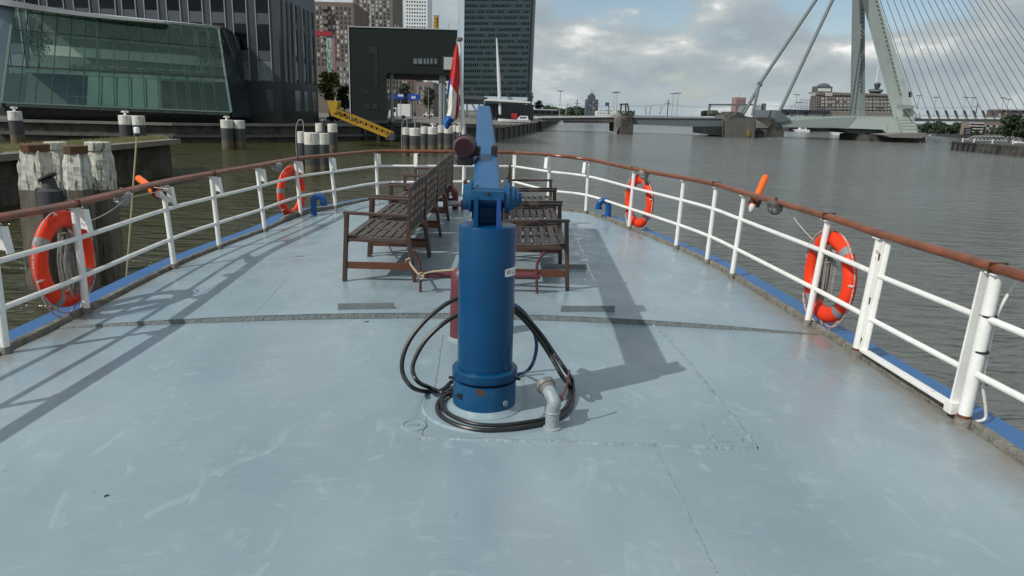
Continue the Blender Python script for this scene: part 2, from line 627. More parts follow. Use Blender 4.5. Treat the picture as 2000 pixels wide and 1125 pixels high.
def resample(pts, n):
    L = [0]
    for a, b in zip(pts, pts[1:]):
        L.append(L[-1] + (b - a).length)
    res, k = [], 0
    for i in range(n):
        t = L[-1] * i / (n - 1)
        while k < len(L) - 2 and L[k + 1] < t:
            k += 1
        u_ = (t - L[k]) / max(1e-9, L[k + 1] - L[k])
        res.append(pts[k].lerp(pts[k + 1], min(1, u_)))
    return res


def split_at(pts, ys):
    near = [p for p in pts if p.y < ys - 0.02]
    far = [p for p in pts if p.y > ys + 0.02]
    i = len(near)
    a, b = near[-1], far[0]
    c = a.lerp(b, (ys - a.y) / (b.y - a.y))
    return near + [c], [c] + far


xl, xr = -3.38, 2.45
nl, fl = split_at(EL, yseam(xl))
nr, fr_ = split_at(ER, yseam(xr))
NS = 30
dk = MB()


def deck_patch(A, B, seam_row, near):
    rows = []
    k = len(A)
    for i in range(k):
        row = []
        for j in range(NS + 1):
            s_ = j / NS
            p = A[i].lerp(B[i], s_)
            wgt = 1 - abs(i - seam_row) / (k - 1)
            base = A[seam_row].y + (B[seam_row].y - A[seam_row].y) * s_
            p.y += (yseam(p.x) - base) * wgt ** 2
            t = max(-1, min(1, (p.x - shipx(p.y)) / 2.95))
            z = 0.04 * max(0.0, (p.y - 5) / 7) ** 2 - 0.10 * t * t
            if near:
                z -= 0.04 * (1 - abs(t) ** 4)
            row.append(V((p.x, p.y, z)))
        rows.append(row)
    vv = [p for r_ in rows for p in r_]
    ff = []
    for i in range(k - 1):
        for j in range(NS):
            a = i * (NS + 1) + j
            ff.append((a, a + 1, a + NS + 2, a + NS + 1))
    dk.add(vv, ff, 0, True)
    return rows


rn_ = deck_patch(resample(nl, 40), resample(nr, 40), 39, True)
rf_ = deck_patch(resample(fl, 40), resample(fr_, 40), 0, False)
a, b = rn_[-1], rf_[0]
sv, sf = [], []
for j in range(NS + 1):
    jit = V((0, random.uniform(-.006, .006), 0))
    sv += [a[j] + V((0, -0.012, 0.002)) + jit, b[j] + V((0, 0.004, 0.001)), a[j] + V((0, -0.03, 0.0))]
for j in range(NS):
    sf += [(3 * j, 3 * j + 3, 3 * j + 4, 3 * j + 1)]
dk.add(sv, sf, 1)
deck = struct(dk.build('deck', ['deck_paint', mat('seam_paint', (0.115, 0.135, 0.14), 0.7, col2=(0.18, 0.205, 0.21), vs=20, bump=0.9, bs=45)]))
deck['label'] = 'grey painted steel foredeck of the ship with weld seams and scuffs'


def outward(pts):
    res = []
    for i in range(len(pts)):
        d = pts[min(i + 1, len(pts) - 1)] - pts[max(i - 1, 0)]
        res.append(V((d.y, -d.x, 0)).normalized())
    return res


loop = EL[:-1] + ER[::-1]                 # port aft -> bow -> starboard aft
on = [-q for q in outward(loop)]


def edge_z(p):
    t = max(-1, min(1, (p.x - shipx(p.y)) / 2.95))
    return 0.04 * max(0.0, (p.y - 5) / 7) ** 2 - 0.10 * min(1, abs(t) if p.y < 10 else 0.6) ** 2


def swept(mb, prof, mi=0, jit=0.0):
    vv, ff = [], []
    k = len(prof)
    for p, n_ in zip(loop, on):
        z = edge_z(p)
        for o_, h in prof:
            vv.append(V((p.x, p.y, z)) + n_ * (o_ + random.uniform(-jit, jit)) + UP * (h + random.uniform(-jit, jit)))
    for i in range(len(loop) - 1):
        for j in range(k - 1):
            a_ = i * k + j
            ff.append((a_, a_ + 1, a_ + k + 1, a_ + k))
    mb.add(vv, ff, mi)


m = MB()
swept(m, [(0.016, -0.03), (0.026, 0.032), (0.045, 0.038), (0.066, 0.034), (0.07, -0.02)], 0, 0.004)
m.build('coaming', 'coaming_grey', deck)
m = MB()
swept(m, [(0.068, -0.03), (0.072, 0.010), (0.27, 0.010), (0.30, -0.02), (0.30, -0.12)])
m.build('blue_rim', 'rim_blue', deck)
m = MB()
swept(m, [(0.298, -0.118), (0.27, -0.6), (0.20, -2.0), (0.1, -3.4)])
m.build('hull_side', mat('hull_blue', (0.02, 0.06, 0.17), 0.4, col2=(0.03, 0.08, 0.2), vs=1), deck)


def on_deck_pt(px, py, h=0.0):
    p = ondeck(px, py)
    return V((p.x, p.y, deckz(p.x, p.y) + h))


def weld(pxs, wd=0.014, ht=0.006, name='weld_seam', n=26):
    pts = [ondeck(*q) for q in pxs]
    pts = resample(pts, n)
    vv, ff = [], []
    for i, p in enumerate(pts):
        d = (pts[min(i + 1, n - 1)] - pts[max(i - 1, 0)]).normalized()
        x = V((d.y, -d.x, 0)).normalized()
        ws = wd * random.uniform(0.6, 1.25)
        for o_, h in ((-1, -0.003), (-0.5, ht * random.uniform(0.6, 1.2)), (0.5, ht * random.uniform(0.6, 1.2)), (1, -0.003)):
            q = p + x * (o_ * ws) + V((random.uniform(-.003, .003), 0, 0))
            vv.append(V((q.x, q.y, deckz(q.x, q.y) + h)))
    for i in range(n - 1):
        for j in range(3):
            a_ = i * 4 + j
            ff.append((a_, a_ + 1, a_ + 5, a_ + 4))
    MB().add(vv, ff, 0, True).build(name, 'weld_paint' if 'weld_paint' in MATS else mat('weld_paint', (0.27, 0.345, 0.385), 0.4, col2=(0.20, 0.26, 0.285), vs=14, bump=0.5, bs=45), deck)


weld([(1276, 634), (1330, 690), (1478, 876)], 0.014, 0.011, n=90)
weld([(822, 856), (1000, 861), (1250, 870), (1478, 877)], 0.016, 0.011, n=110)
weld([(1283, 884), (1318, 950), (1398, 1118)], 0.010, 0.0015, n=40)
weld([(864, 655), (848, 760), (820, 858)], 0.010, 0.003, n=40)
weld([(1368, 824), (1396, 862), (1452, 862)], 0.008, 0.005, n=24)
weld([(1412, 826), (1450, 860)], 0.008, 0.005, n=14)
weld([(560, 545), (500, 610)], 0.008, 0.0012, n=14)

# ------------------------------------------------------------------ railing
H = 0.86


def tube_between(a, b, n=10):
    return [a.lerp(b, i / n) for i in range(n + 1)]


def make_railing(label, bases, tops, inward, aft_b, aft_t, plates, gate=None, skip=()):
    r = thing('ship_railing', label, 'railing', bases[len(bases) // 2], 'railings around the bow')
    allb = aft_b + bases
    allt = aft_t + tops
    path = cr([t + UP * 0.028 for t in allt], 6)
    MB().tube(path, 0.05, 12, sq=(1.0, 0.56), up=(0, 0, 1)).build('handrail', 'rail_wood', r)
    for i, (b_, t_) in enumerate(zip(allb, allt)):
        k = i - len(aft_b)
        big = 0.036 if (gate and k in gate) else 0.027
        mb = MB().tube([b_ - UP * 0.01, b_.lerp(t_, 0.5), t_ - UP * 0.002], [big, big * 0.98, big * 0.95], 12)
        po = mb.build('post', 'white_paint', r)
        MB().lathe([(big + 0.011, -0.01), (big + 0.010, 0.03), (big + 0.002, 0.048)], b_, 14).build('post_foot', 'coaming_grey', po)
        MB().box(t_ - UP * 0.002, (0.085, 0.085, 0.008)).build('top_flange', 'white_paint', po)
        if k in plates:
            n_ = inward(b_)
            tg = V((-n_.y, n_.x, 0))
            top = t_ - UP * 0.01
            g = MB()
            g.prism([top + n_ * 0.022 - tg * 0.004, top + n_ * 0.085 - tg * 0.004, top + n_ * 0.10 - UP * 0.16 - tg * 0.004, top + n_ * 0.026 - UP * 0.15 - tg * 0.004], tg * 0.008)
            br = g.build('bracket', 'white_paint', po)
            h_ = MB()
            h_.bar(top + n_ * 0.088 - UP * 0.004, top + n_ * 0.108 - UP * 0.175, 0.062, 0.010, up=n_)
            h_.build('bracket_plate', 'white_paint', br, bevel=0.002)
    for fz in (0.355, 0.715):
        segs = [[]]
        for i, (b_, t_) in enumerate(zip(allb, allt)):
            q = b_.lerp(t_, fz)
            segs[-1].append(q)
            if gate and i - len(aft_b) == gate[0]:
                segs.append([])
                segs[-1] = []
        segs = [s_ for s_ in segs if len(s_) > 1]
        for s_ in segs:
            MB().tube(cr(s_, 5), 0.019, 10).build('rail', 'white_paint', r)
    return r


def inw(b_):
    c_ = V((shipx(b_.y), b_.y - (1.6 if b_.y > 10.5 else 0.15), 0))
    d = c_ - b_
    d.z = 0
    if abs(b_.x - shipx(b_.y)) < 0.9:
        d = V((0, -1, 0))
    return d.normalized()


aftl = [V((-3.33, y_, deckz(-3.33, y_))) for y_ in (-2.6, -1.2, 0.3, 1.8, 3.2)]
aftr = [V((2.64, y_, deckz(2.64, y_))) for y_ in (-2.6, -1.2, 0.3, 1.7, 2.7)]
port = make_railing('white railing with brown wooden handrail on the glass pavilion side, brackets on its posts', LB + BB[:2], LT + bow_t[:2], inw,
                    aftl, [p + V((0.02, 0, H)) for p in aftl], {0, 1, 2, 3, 4, 5, 6, 7, 8})
sb_b = RB + [BB[3], BB[2], BB[1] + V((0.07, 0, 0))]
sb_t = RT + [bow_t[3], bow_t[2], bow_t[1] + V((0.07, 0, 0))]
stbd = make_railing('white ship railing with brown wooden handrail and gate section on the open river side', sb_b[:-1], sb_t[:-1], inw,
                    aftr, [p + V((0.04, 0, H)) for p in aftr], {7, 8, 9}, gate=(0, 1))
# closing pieces at the bow (starboard handrail and rails reach the flagpole)
MB().tube(tube_between(bow_t[2] + UP * 0.028, bow_t[1] + UP * 0.028, 4), 0.05, 12, sq=(1.0, 0.56), up=(0, 0, 1)).build('handrail', 'rail_wood', stbd)
for fz in (0.355, 0.715):
    MB().tube([BB[2].lerp(bow_t[2], fz), BB[1].lerp(bow_t[1], fz)], 0.019, 10).build('rail', 'white_paint', stbd)
# dark joints in the handrails
for pts in (LT[1:8:2], RT[0:8:2]):
    par = port if pts[0].x < 0 else stbd
    for t_ in pts:
        MB().box(t_ + UP * 0.0285, (0.106, 0.008, 0.062)).build('handrail_joint', mat('joint_dark', (0.05, 0.02, 0.01), 0.6) if 'joint_dark' not in MATS else 'joint_dark', par, bevel=0.02)
# gate section between the two stout posts
b0, t0, b1, t1 = RB[1], RT[1], RB[0], RT[0]
dv = (b1 - b0).normalized()
g0b, g0t = b0 + dv * 0.075, t0 + dv * 0.075 - UP * 0.01
g1b, g1t = b1 - dv * 0.095, t1 - dv * 0.085 - UP * 0.01
gm = MB()
gm.bar(g0b + UP * 0.07, g0t, 0.055, 0.012, up=dv)
gm.bar(g0b + UP * 0.07 + dv * 0.024, g0t + dv * 0.024, 0.012, 0.055, up=dv)
gm.bar(g1b + UP * 0.07, g1t, 0.055, 0.014, up=dv)
gm.bar(g0b + UP * 0.075, g1b + UP * 0.075, 0.05, 0.022)
gm.box(g1b + UP * 0.07, (0.07, 0.07, 0.07))
gate = gm.build('gate', 'white_paint', stbd, bevel=0.003)
for fz in (0.355, 0.715):
    MB().tube([g0b.lerp(g0t, fz), g1b.lerp(g1t, fz)], 0.018, 10).build('gate_rail', 'white_paint', gate)
for fz in (0.16, 0.5, 0.86):
    MB().box(b0.lerp(t0, fz) + dv * 0.042 - V((0.02, 0.03, 0)), (0.018, 0.018, 0.05)).build('hinge', 'rust', gate)
# rust collars low on the stout posts
for b_, t_, r_ in ((RB[0], RT[0], 0.0375), (RB[1], RT[1], 0.0375)):
    MB().tube([b_.lerp(t_, 0.045), b_.lerp(t_, 0.075)], [r_, r_ * 0.985], 14).build('rust_collar', 'rust', stbd)
# white cable tied to the last stout post
cb = [t1 + V((0.05, -0.02, -0.02)), t1 + V((0.11, -0.0, -0.03)), b1.lerp(t1, 0.75) + V((0.055, -0.0, 0)), b1.lerp(t1, 0.5) + V((0.05, 0, 0)), b1.lerp(t1, 0.3) + V((0.06, 0, 0)),
      b1.lerp(t1, 0.12) + V((0.11, 0.0, 0)), b1 + V((0.12, 0, 0.04)), b1 + V((0.06, 0.0, 0.02))]
st = tag(MB().tube(cr(cb, 8), 0.0085, 8).build('cable', 'cable_white', loc=b1), 'thin white electric cable strapped to the rusty stout gate post', 'cable')
for fz in (0.5, 0.73):
    MB().lathe([(0.042, -0.006), (0.043, 0.0), (0.042, 0.006)], b1.lerp(t1, fz) + V((0.008, 0, 0)), 14).build('cable_tie', 'letter_black', st)

# ------------------------------------------------------------------ crane
front = ondeck(945, 818)
CX, CY = -0.135, front.y + 0.165
CZ = deckz(CX, CY)
C0 = V((CX, CY, CZ))
crane = thing('deck_crane', 'blue pillar crane with long jib in the middle of the deck', 'crane', C0)
ztopc = at(950, 447, CY - 0.15).z
HP = ztopc - CZ
MB().lathe([(0.205, -0.01), (0.205, 0.012), (0.194, 0.018), (0.178, 0.035)], C0, 40).build('foot_plate', 'deck_paint', crane)
MB().lathe([(0.172, 0.025), (0.172, 0.17)], C0, 48).build('base_ring', 'crane_blue_worn', crane)
MB().lathe([(0.150, 0.172), (0.150, 0.19)], C0, 40).build('ring_gap', 'black_gap', crane)
MB().lathe([(0.176, 0.188), (0.178, 0.196), (0.178, 0.232), (0.170, 0.24), (0.152, 0.243)], C0, 48).build('collar', 'crane_blue', crane)
MB().lathe([(0.149, 0.24), (0.149, HP - 0.010), (0.146, HP - 0.003), (0.140, HP), (0.0, HP)], C0, 56).build('pillar', 'crane_blue', crane)
# base details: rust patch, round pale spot, bolts
rp = MB()


def on_cyl(r_, ang, z):
    return C0 + V((r_ * math.sin(ang), -r_ * math.cos(ang), z))


rrp = random.Random(4)
pts = [on_cyl(0.1732, -0.08, 0.150)]
for i in range(22):
    a_ = 2 * math.pi * i / 22
    r_ = rrp.uniform(0.55, 1.2)
    pts.append(on_cyl(0.1732, -0.08 + 0.19 * r_ * math.cos(a_), min(0.168, 0.152 + 0.017 * r_ * math.sin(a_))))
rp.add(pts, [(0, 1 + i, 1 + (i + 1) % 22) for i in range(22)])
rp.build('rust_patch', 'rust', crane)
q = on_cyl(0.172, 0.75, 0.075)
MB().lathe([(0.016, 0.0), (0.016, 0.004), (0.0, 0.004)], q, 16, M=Matrix.Rotation(-0.75 * -1, 3, 'Z') @ Matrix.Rotation(R(90), 3, 'X')).build('grease_plug', 'deck_fitting', crane)
for a_ in (-1.35, 1.4):
    q = on_cyl(0.168, a_, 0.18)
    MB().tube([q, q + V((math.sin(a_) * 0.03, -math.cos(a_) * 0.03, 0))], 0.008, 6).build('bolt', 'motor_black', crane)
# plates on the pillar, wrapped round it: W.L.L. and a white sticker
def wrapped(name, r_, a0, a1, z0, z1, m_, par, n=10, oval=False):
    mb = MB()
    if oval:
        vv = [on_cyl(r_, (a0 + a1) / 2, (z0 + z1) / 2)]
        for i in range(28):
            t = 2 * math.pi * i / 28
            vv.append(on_cyl(r_, (a0 + a1) / 2 + (a1 - a0) / 2 * math.cos(t), (z0 + z1) / 2 + (z1 - z0) / 2 * math.sin(t)))
        mb.add(vv, [(0, 1 + i, 1 + (i + 1) % 28) for i in range(28)])
    else:
        vv = []
        for i in range(n + 1):
            t = a0 + (a1 - a0) * i / n
            cc = 0.004 if i in (0, n) else 0
            vv += [on_cyl(r_, t, z0 + cc), on_cyl(r_, t, z1 - cc)]
        mb.add(vv, [(2 * i, 2 * i + 2, 2 * i + 3, 2 * i + 1) for i in range(n)])
    return mb.build(name, m_, par)


zpl = at(992, 533, CY - 0.1).z - CZ
pl = wrapped('load_plate', 0.1505, 0.70, 2.0, zpl - 0.022, zpl + 0.022, 'plate_white', crane)
tv, tf = text_verts('W.L.L.', 0.038)
x0 = min(v_.x for v_ in tv)
MB().add([on_cyl(0.1512, 0.76 + (v_.x - x0) / 0.150, zpl + v_.y) for v_ in tv], tf).build('lettering', 'letter_black', pl)
zst = at(1003, 605, CY).z - CZ
sk = wrapped('round_sticker', 0.1505, 1.28, 2.3, zst - 0.085, zst + 0.06, 'plate_white', crane, oval=True)
sv_ = []
sm_ = MB()
for i in range(22):
    t = 2 * math.pi * i / 22
    ang, zz = 1.79 + 0.42 * math.cos(t), zst - 0.012 + 0.058 * math.sin(t)
    sm_.add([on_cyl(0.1512, ang - 0.025, zz - 0.004), on_cyl(0.1512, ang + 0.025, zz - 0.004), on_cyl(0.1512, ang + 0.025, zz + 0.004), on_cyl(0.1512, ang - 0.025, zz + 0.004)], [(0, 1, 2, 3)])
sm_.build('sticker_print', 'letter_black', sk)
wrapped('white_strip', 0.1505, 1.45, 1.75, 0.50, 0.62, 'plate_white', crane)
# yoke
PT = C0 + UP * HP
pz = at(950, 386, CY).z                         # pivot height
for sx in (-1, 1):
    MB().b2(PT + V((sx * 0.057 - 0.011, -0.10, -0.002)), V((CX + sx * 0.057 + 0.011, CY + 0.10, pz + 0.01))).build('yoke_plate', 'bright_blue' if sx > 0 else 'crane_blue', crane, bevel=0.002)
MB().lathe([(0.052, -0.085), (0.052, 0.085)], V((CX, CY, pz)), 28, M=Matrix.Rotation(R(90), 3, 'Y')).build('pivot_tube', 'crane_blue', crane)
MB().b2((CX - 0.083, CY - 0.09, pz - 0.004), (CX + 0.083, CY - 0.05, pz + 0.044)).build('front_block', 'crane_blue_worn', crane, bevel=0.004)
MB().lathe([(0.007, 0), (0.007, 0.010), (0.0, 0.012)], V((CX + 0.0, CY - 0.09, pz + 0.033)), 12, M=Matrix.Rotation(R(90), 3, 'X')).build('grease_nipple', 'motor_black', crane)
Ry = Matrix.Rotation(R(90), 3, 'Y')
MB().lathe([(0.066, -0.128), (0.066, -0.098), (0.076, -0.098), (0.076, -0.085)], V((CX, CY, pz)), 32, M=Ry).build('pivot_flange', 'crane_blue_worn', crane)
MB().lathe([(0.078, 0.085), (0.078, 0.108), (0.066, 0.110), (0.060, 0.135), (0.05, 0.135), (0.047, 0.155), (0.030, 0.156), (0.030, 0.172)], V((CX, CY, pz)), 32, M=Ry).build('pivot_nut', 'crane_blue_worn', crane)
for sx in (-1, 1):
    MB().prism([V((CX + sx * 0.098, CY - 0.05, pz - 0.06)), V((CX + sx * 0.098, CY + 0.08, pz - 0.06)), V((CX + sx * 0.098, CY + 0.11, pz + 0.085)), V((CX + sx * 0.098, CY + 0.0, pz + 0.085)), V((CX + sx * 0.098, CY - 0.045, pz + 0.05))], (sx * -0.014, 0, 0)).build('cheek_plate', 'crane_blue_worn', crane, bevel=0.002)
# jib
ja = at(953, 368, CY + 0.03)
jb = at(945.5, 207, 8.9)
jd = (jb - ja).normalized()
jx = jd.cross(UP).normalized()
ju = jx.cross(jd).normalized()
sec = [(-0.058, 0), (0.058, 0), (0.078, -0.022), (0.078, -0.165), (0.06, -0.18), (-0.06, -0.18), (-0.078, -0.165), (-0.078, -0.022)]
jm = MB()
k = len(sec)
vv = []
NJ = 24
for i in range(NJ + 1):
    p = ja.lerp(jb, i / NJ)
    s_ = 1.0 - 0.0 * i / NJ
    hs = 1.0 - 0.25 * i / NJ
    vv += [p + jx * (x_ * s_) + ju * (y_ * hs) for x_, y_ in sec]
ff = [(i * k + j, i * k + (j + 1) % k, (i + 1) * k + (j + 1) % k, (i + 1) * k + j) for i in range(NJ) for j in range(k)]
ff += [list(range(k)), list(range(NJ * k, NJ * k + k))[::-1]]
jm.add(vv, ff)
jib = jm.build('jib', 'jib_blue', crane, bevel=0.004)
MB().box(ja - jd * 0.012 - ju * 0.012, (0.115, 0.012, 0.02), rot=Matrix((jx, jd, ju)).transposed()).build('end_slot', 'rust', jib)
MB().b2(jb + V((-0.05, -0.05, -0.26)), jb + V((0.05, 0.10, -0.14))).build('sheave_head', 'jib_blue', jib, bevel=0.01)
MB().tube([jb + V((0, 0.06, -0.26)), jb + V((0, 0.06, -0.42))], 0.006, 6).build('hoist_wire', 'motor_black', jib)
MB().tube(cr([jb + V((0, 0.06, -0.42)), jb + V((0.03, 0.06, -0.46)), jb + V((0.03, 0.06, -0.51)), jb + V((-0.02, 0.06, -0.53)), jb + V((-0.035, 0.06, -0.49))], 5), 0.011, 8).build('hook', 'motor_black', jib)
# winch motor on the side of the jib
mp = at(905, 288, 4.55)
mo = MB()
Rx = Matrix.Rotation(R(90), 3, 'X')
mo.lathe([(0.050, -0.0), (0.058, 0.004), (0.066, 0.016), (0.068, 0.03), (0.068, 0.12)], mp, 32, M=Matrix.Rotation(R(-90), 3, 'X'))
motor = mo.build('motor', 'motor_maroon', crane)
fn = MB()
for i in range(26):
    a_ = 2 * math.pi * i / 26
    fn.bar(mp + V((0.064 * math.cos(a_), 0.10, 0.064 * math.sin(a_))), mp + V((0.064 * math.cos(a_), 0.30, 0.064 * math.sin(a_))), 0.006, 0.022, up=(math.cos(a_), 0, math.sin(a_)))
fn.lathe([(0.066, 0.11), (0.066, 0.31), (0.02, 0.315)], mp, 24, M=Matrix.Rotation(R(-90), 3, 'X'))
fn.build('cooling_fins', 'motor_maroon', motor)
MB().lathe([(0.055, 0.002), (0.055, -0.001), (0.0, -0.002)], mp, 28, M=Matrix.Rotation(R(-90), 3, 'X')).build('fan_opening', 'grille_dark', motor)
gr = MB()
for i in range(-4, 5):
    o_ = i * 0.0125
    hl = math.sqrt(max(0, 0.057 ** 2 - o_ ** 2))
    gr.bar(mp + V((o_, -0.005, -hl)), mp + V((o_, -0.005, hl)), 0.0018, 0.0018)
    gr.bar(mp + V((-hl, -0.0045, o_)), mp + V((hl, -0.0045, o_)), 0.0022, 0.0022)
gr.build('fan_grille', mat('grille_red', (0.07, 0.018, 0.024), 0.55), motor)
bx = MB()
bx.b2(mp + V((-0.045, 0.05, -0.115)), mp + V((0.055, 0.22, -0.06)))
bx.b2(mp + V((-0.055, 0.08, -0.10)), mp + V((0.06, 0.16, -0.075)))
bx.build('gearbox', 'motor_black', crane, bevel=0.006)
MB().b2(mp + V((0.05, 0.14, -0.06)), mp + V((0.095, 0.28, 0.0))).build('motor_mount', 'motor_black', crane, bevel=0.005)
wq = at(971, 296, 4.9)
MB().b2(wq + V((-0.04, -0.03, -0.045)), wq + V((0.0, 0.16, 0.04))).build('winch_box', 'motor_black', crane, bevel=0.008)
# ================================================================== things on deck
def dz(p):
    return V((p.x, p.y, deckz(p.x, p.y)))


# ------------------------------------------------------------------ benches
BL, BD = 1.17, 0.655


def make_bench(label, loc, dark):
    wood, top, red = ('bench_dark', 'bench_dark', 'bench_red') if dark else ('bench_wood', 'bench_grey', 'bench_red')
    r = thing('slatted_bench', label, 'bench', loc, 'slatted wooden benches on the foredeck')
    lc = dict(parent=r, local=True)

    def rot_bar(a, b, wx, wy):       # leg: section wx along x, wy along y
        a, b = V(a), V(b)
        return MB().hexa([a + V((-wx / 2, -wy / 2, 0)), a + V((wx / 2, -wy / 2, 0)), a + V((wx / 2, wy / 2, 0)), a + V((-wx / 2, wy / 2, 0)),
                          b + V((-wx / 2, -wy / 2, 0)), b + V((wx / 2, -wy / 2, 0)), b + V((wx / 2, wy / 2, 0)), b + V((-wx / 2, wy / 2, 0))])
    for y in (0.025, BL - 0.025):
        rot_bar((0.0, y, 0), (0.035, y, 0.615), 0.036, 0.05).build('leg', wood, bevel=0.004, **lc)
        l = MB()
        l.hexa([V((0.628, y - .02, 0)), V((0.660, y - .02, 0)), V((0.660, y + .02, 0)), V((0.628, y + .02, 0)),
                V((0.565, y - .025, 0.42)), V((0.605, y - .025, 0.42)), V((0.605, y + .025, 0.42)), V((0.565, y + .025, 0.42))])
        l.hexa([V((0.565, y - .025, 0.42)), V((0.605, y - .025, 0.42)), V((0.605, y + .025, 0.42)), V((0.565, y + .025, 0.42)),
                V((0.592, y - .022, 0.875)), V((0.618, y - .022, 0.875)), V((0.618, y + .022, 0.875)), V((0.592, y + .022, 0.875))])
        l.build('leg', wood, bevel=0.004, **lc)
        MB().bar((0.006, y, 0.628), (0.60, y, 0.612), 0.052, 0.026).build('armrest', wood, bevel=0.005, **lc)
        MB().bar((0.02, y, 0.150), (0.64, y, 0.150), 0.028, 0.062).build('stretcher', red, bevel=0.003, **lc)
        MB().bar((0.04, y, 0.385), (0.57, y, 0.366), 0.026, 0.026).build('seat_rail', wood, bevel=0.003, **lc)
    s = MB()
    xs = [0.02 + i * 0.0795 for i in range(7)]
    for i, x in enumerate(xs):
        z = 0.408 - 0.022 * i / 6 - 0.010 * math.sin(math.pi * i / 6)
        s.b2((x, 0.052, z - 0.009), (x + 0.064, BL - 0.052, z + 0.009))
    for y0, y1 in ((0.05, 0.10), (BL / 2 - 0.035, BL / 2 + 0.035), (BL - 0.10, BL - 0.05)):
        n = 6
        for i in range(n):
            x0, x1 = 0.03 + 0.53 * i / n, 0.03 + 0.53 * (i + 1) / n
            za = 0.409 - 0.022 * (i + 0.5) / n - 0.010 * math.sin(math.pi * (i + 0.5) / n)
            s.b2((x0, y0, za - 0.012), (x1, y1, za + 0.0105))
    s.b2((0.015, 0.05, 0.352), (0.04, BL - 0.05, 0.400))
    s.build('seat', top, bevel=0.002, **lc)
    b = MB()

    def backx(z):
        return 0.578 + (z - 0.42) * 0.06
    ny = 10
    for z0, z1, arch in ((0.44, 0.545, 0), (0.58, 0.622, 0), (0.658, 0.70, 0), (0.736, 0.778, 0.3), (0.814, 0.875, 1.0)):
        for i in range(ny):
            ya, yb = 0.052 + (BL - 0.104) * i / ny, 0.052 + (BL - 0.104) * (i + 1) / ny

            def hh(y):
                t = y / BL
                return arch * 0.022 * (1 - (2 * t - 1) ** 2)
            xa, xb = backx(z0), backx(z1)
            b.hexa([V((xa - .009, ya, z0 + hh(ya) * .8)), V((xa + .009, ya, z0 + hh(ya) * .8)), V((xa + .009, yb, z0 + hh(yb) * .8)), V((xa - .009, yb, z0 + hh(yb) * .8)),
                    V((xb - .009, ya, z1 + hh(ya))), V((xb + .009, ya, z1 + hh(ya))), V((xb + .009, yb, z1 + hh(yb))), V((xb - .009, yb, z1 + hh(yb)))])
    for y in (BL * 0.30, BL * 0.5, BL * 0.70):
        b.hexa([V((backx(.43) - .014, y - .02, .44)), V((backx(.43) + .014, y - .02, .44)), V((backx(.43) + .014, y + .02, .44)), V((backx(.43) - .014, y + .02, .44)),
                V((backx(.86) - .014, y - .02, 0.872)), V((backx(.86) + .014, y - .02, 0.872)), V((backx(.86) + .014, y + .02, 0.872)), V((backx(.86) - .014, y + .02, 0.872))])
    b.build('backrest', top, bevel=0.002, **lc)
    return r


bl = [(-1.535, 6.36), (-1.545, 7.62), (-1.56, 8.86), (-1.575, 10.07)]
ords = ['nearest', 'second', 'third', 'farthest']
for i, (x, y) in enumerate(bl):
    lab = ['brown slatted bench with rope tied to it, nearest the crane on the pavilion side',
           'brown slatted bench second from the crane in the row facing the glass pavilion',
           'brown slatted bench third from the crane in the row facing the glass pavilion',
           'brown slatted bench nearest the flagpole in the row facing the glass pavilion'][i]
    zz = deckz(x + 0.3, y + 0.6) - 0.004
    if i == 0:
        bench0 = make_bench(lab, (x, y, zz), False)
    else:
        dup(bench0, (x, y, zz), lab)
brr = [(0.50, 6.27 + BL), (0.515, 7.58 + BL), (0.525, 8.87 + BL)]
for i, (x, y) in enumerate(brr):
    lab = ['dark slatted bench nearest the crane in the row facing the open river',
           'dark slatted bench in the middle of the row facing the open river',
           'dark slatted bench nearest the bow in the row facing the open river'][i]
    zz = deckz(x - 0.3, y - 0.6) - 0.004
    if i == 0:
        bench1 = make_bench(lab, (x, y, zz), True)
        bench1.rotation_euler = (0, 0, math.pi)
    else:
        dup(bench1, (x, y, zz), lab, math.pi)


# ------------------------------------------------------------------ life rings
def on_rail(px, off, z, side):
    best, bi = 1e9, None
    for p, n_ in zip(loop, on):
        if (side < 0) != (p.x < -0.7):
            continue
        for t in range(1):
            q = V((p.x, p.y, z)) + n_ * off
            if q.y < 1.5:
                continue
            e = abs(proj(q)[0] - px)
            if e < best:
                best, bi = e, (q, n_)
    return bi


def fine(px, off, z, side):
    q, n_ = on_rail(px, off, z, side)
    tg = V((-n_.y, n_.x, 0))
    for _ in range(6):
        e = proj(q)[0] - px
        d = proj(q + tg * 0.01)[0] - proj(q)[0]
        q = q - tg * (0.01 * e / d) * 0.9
    return q, n_, tg


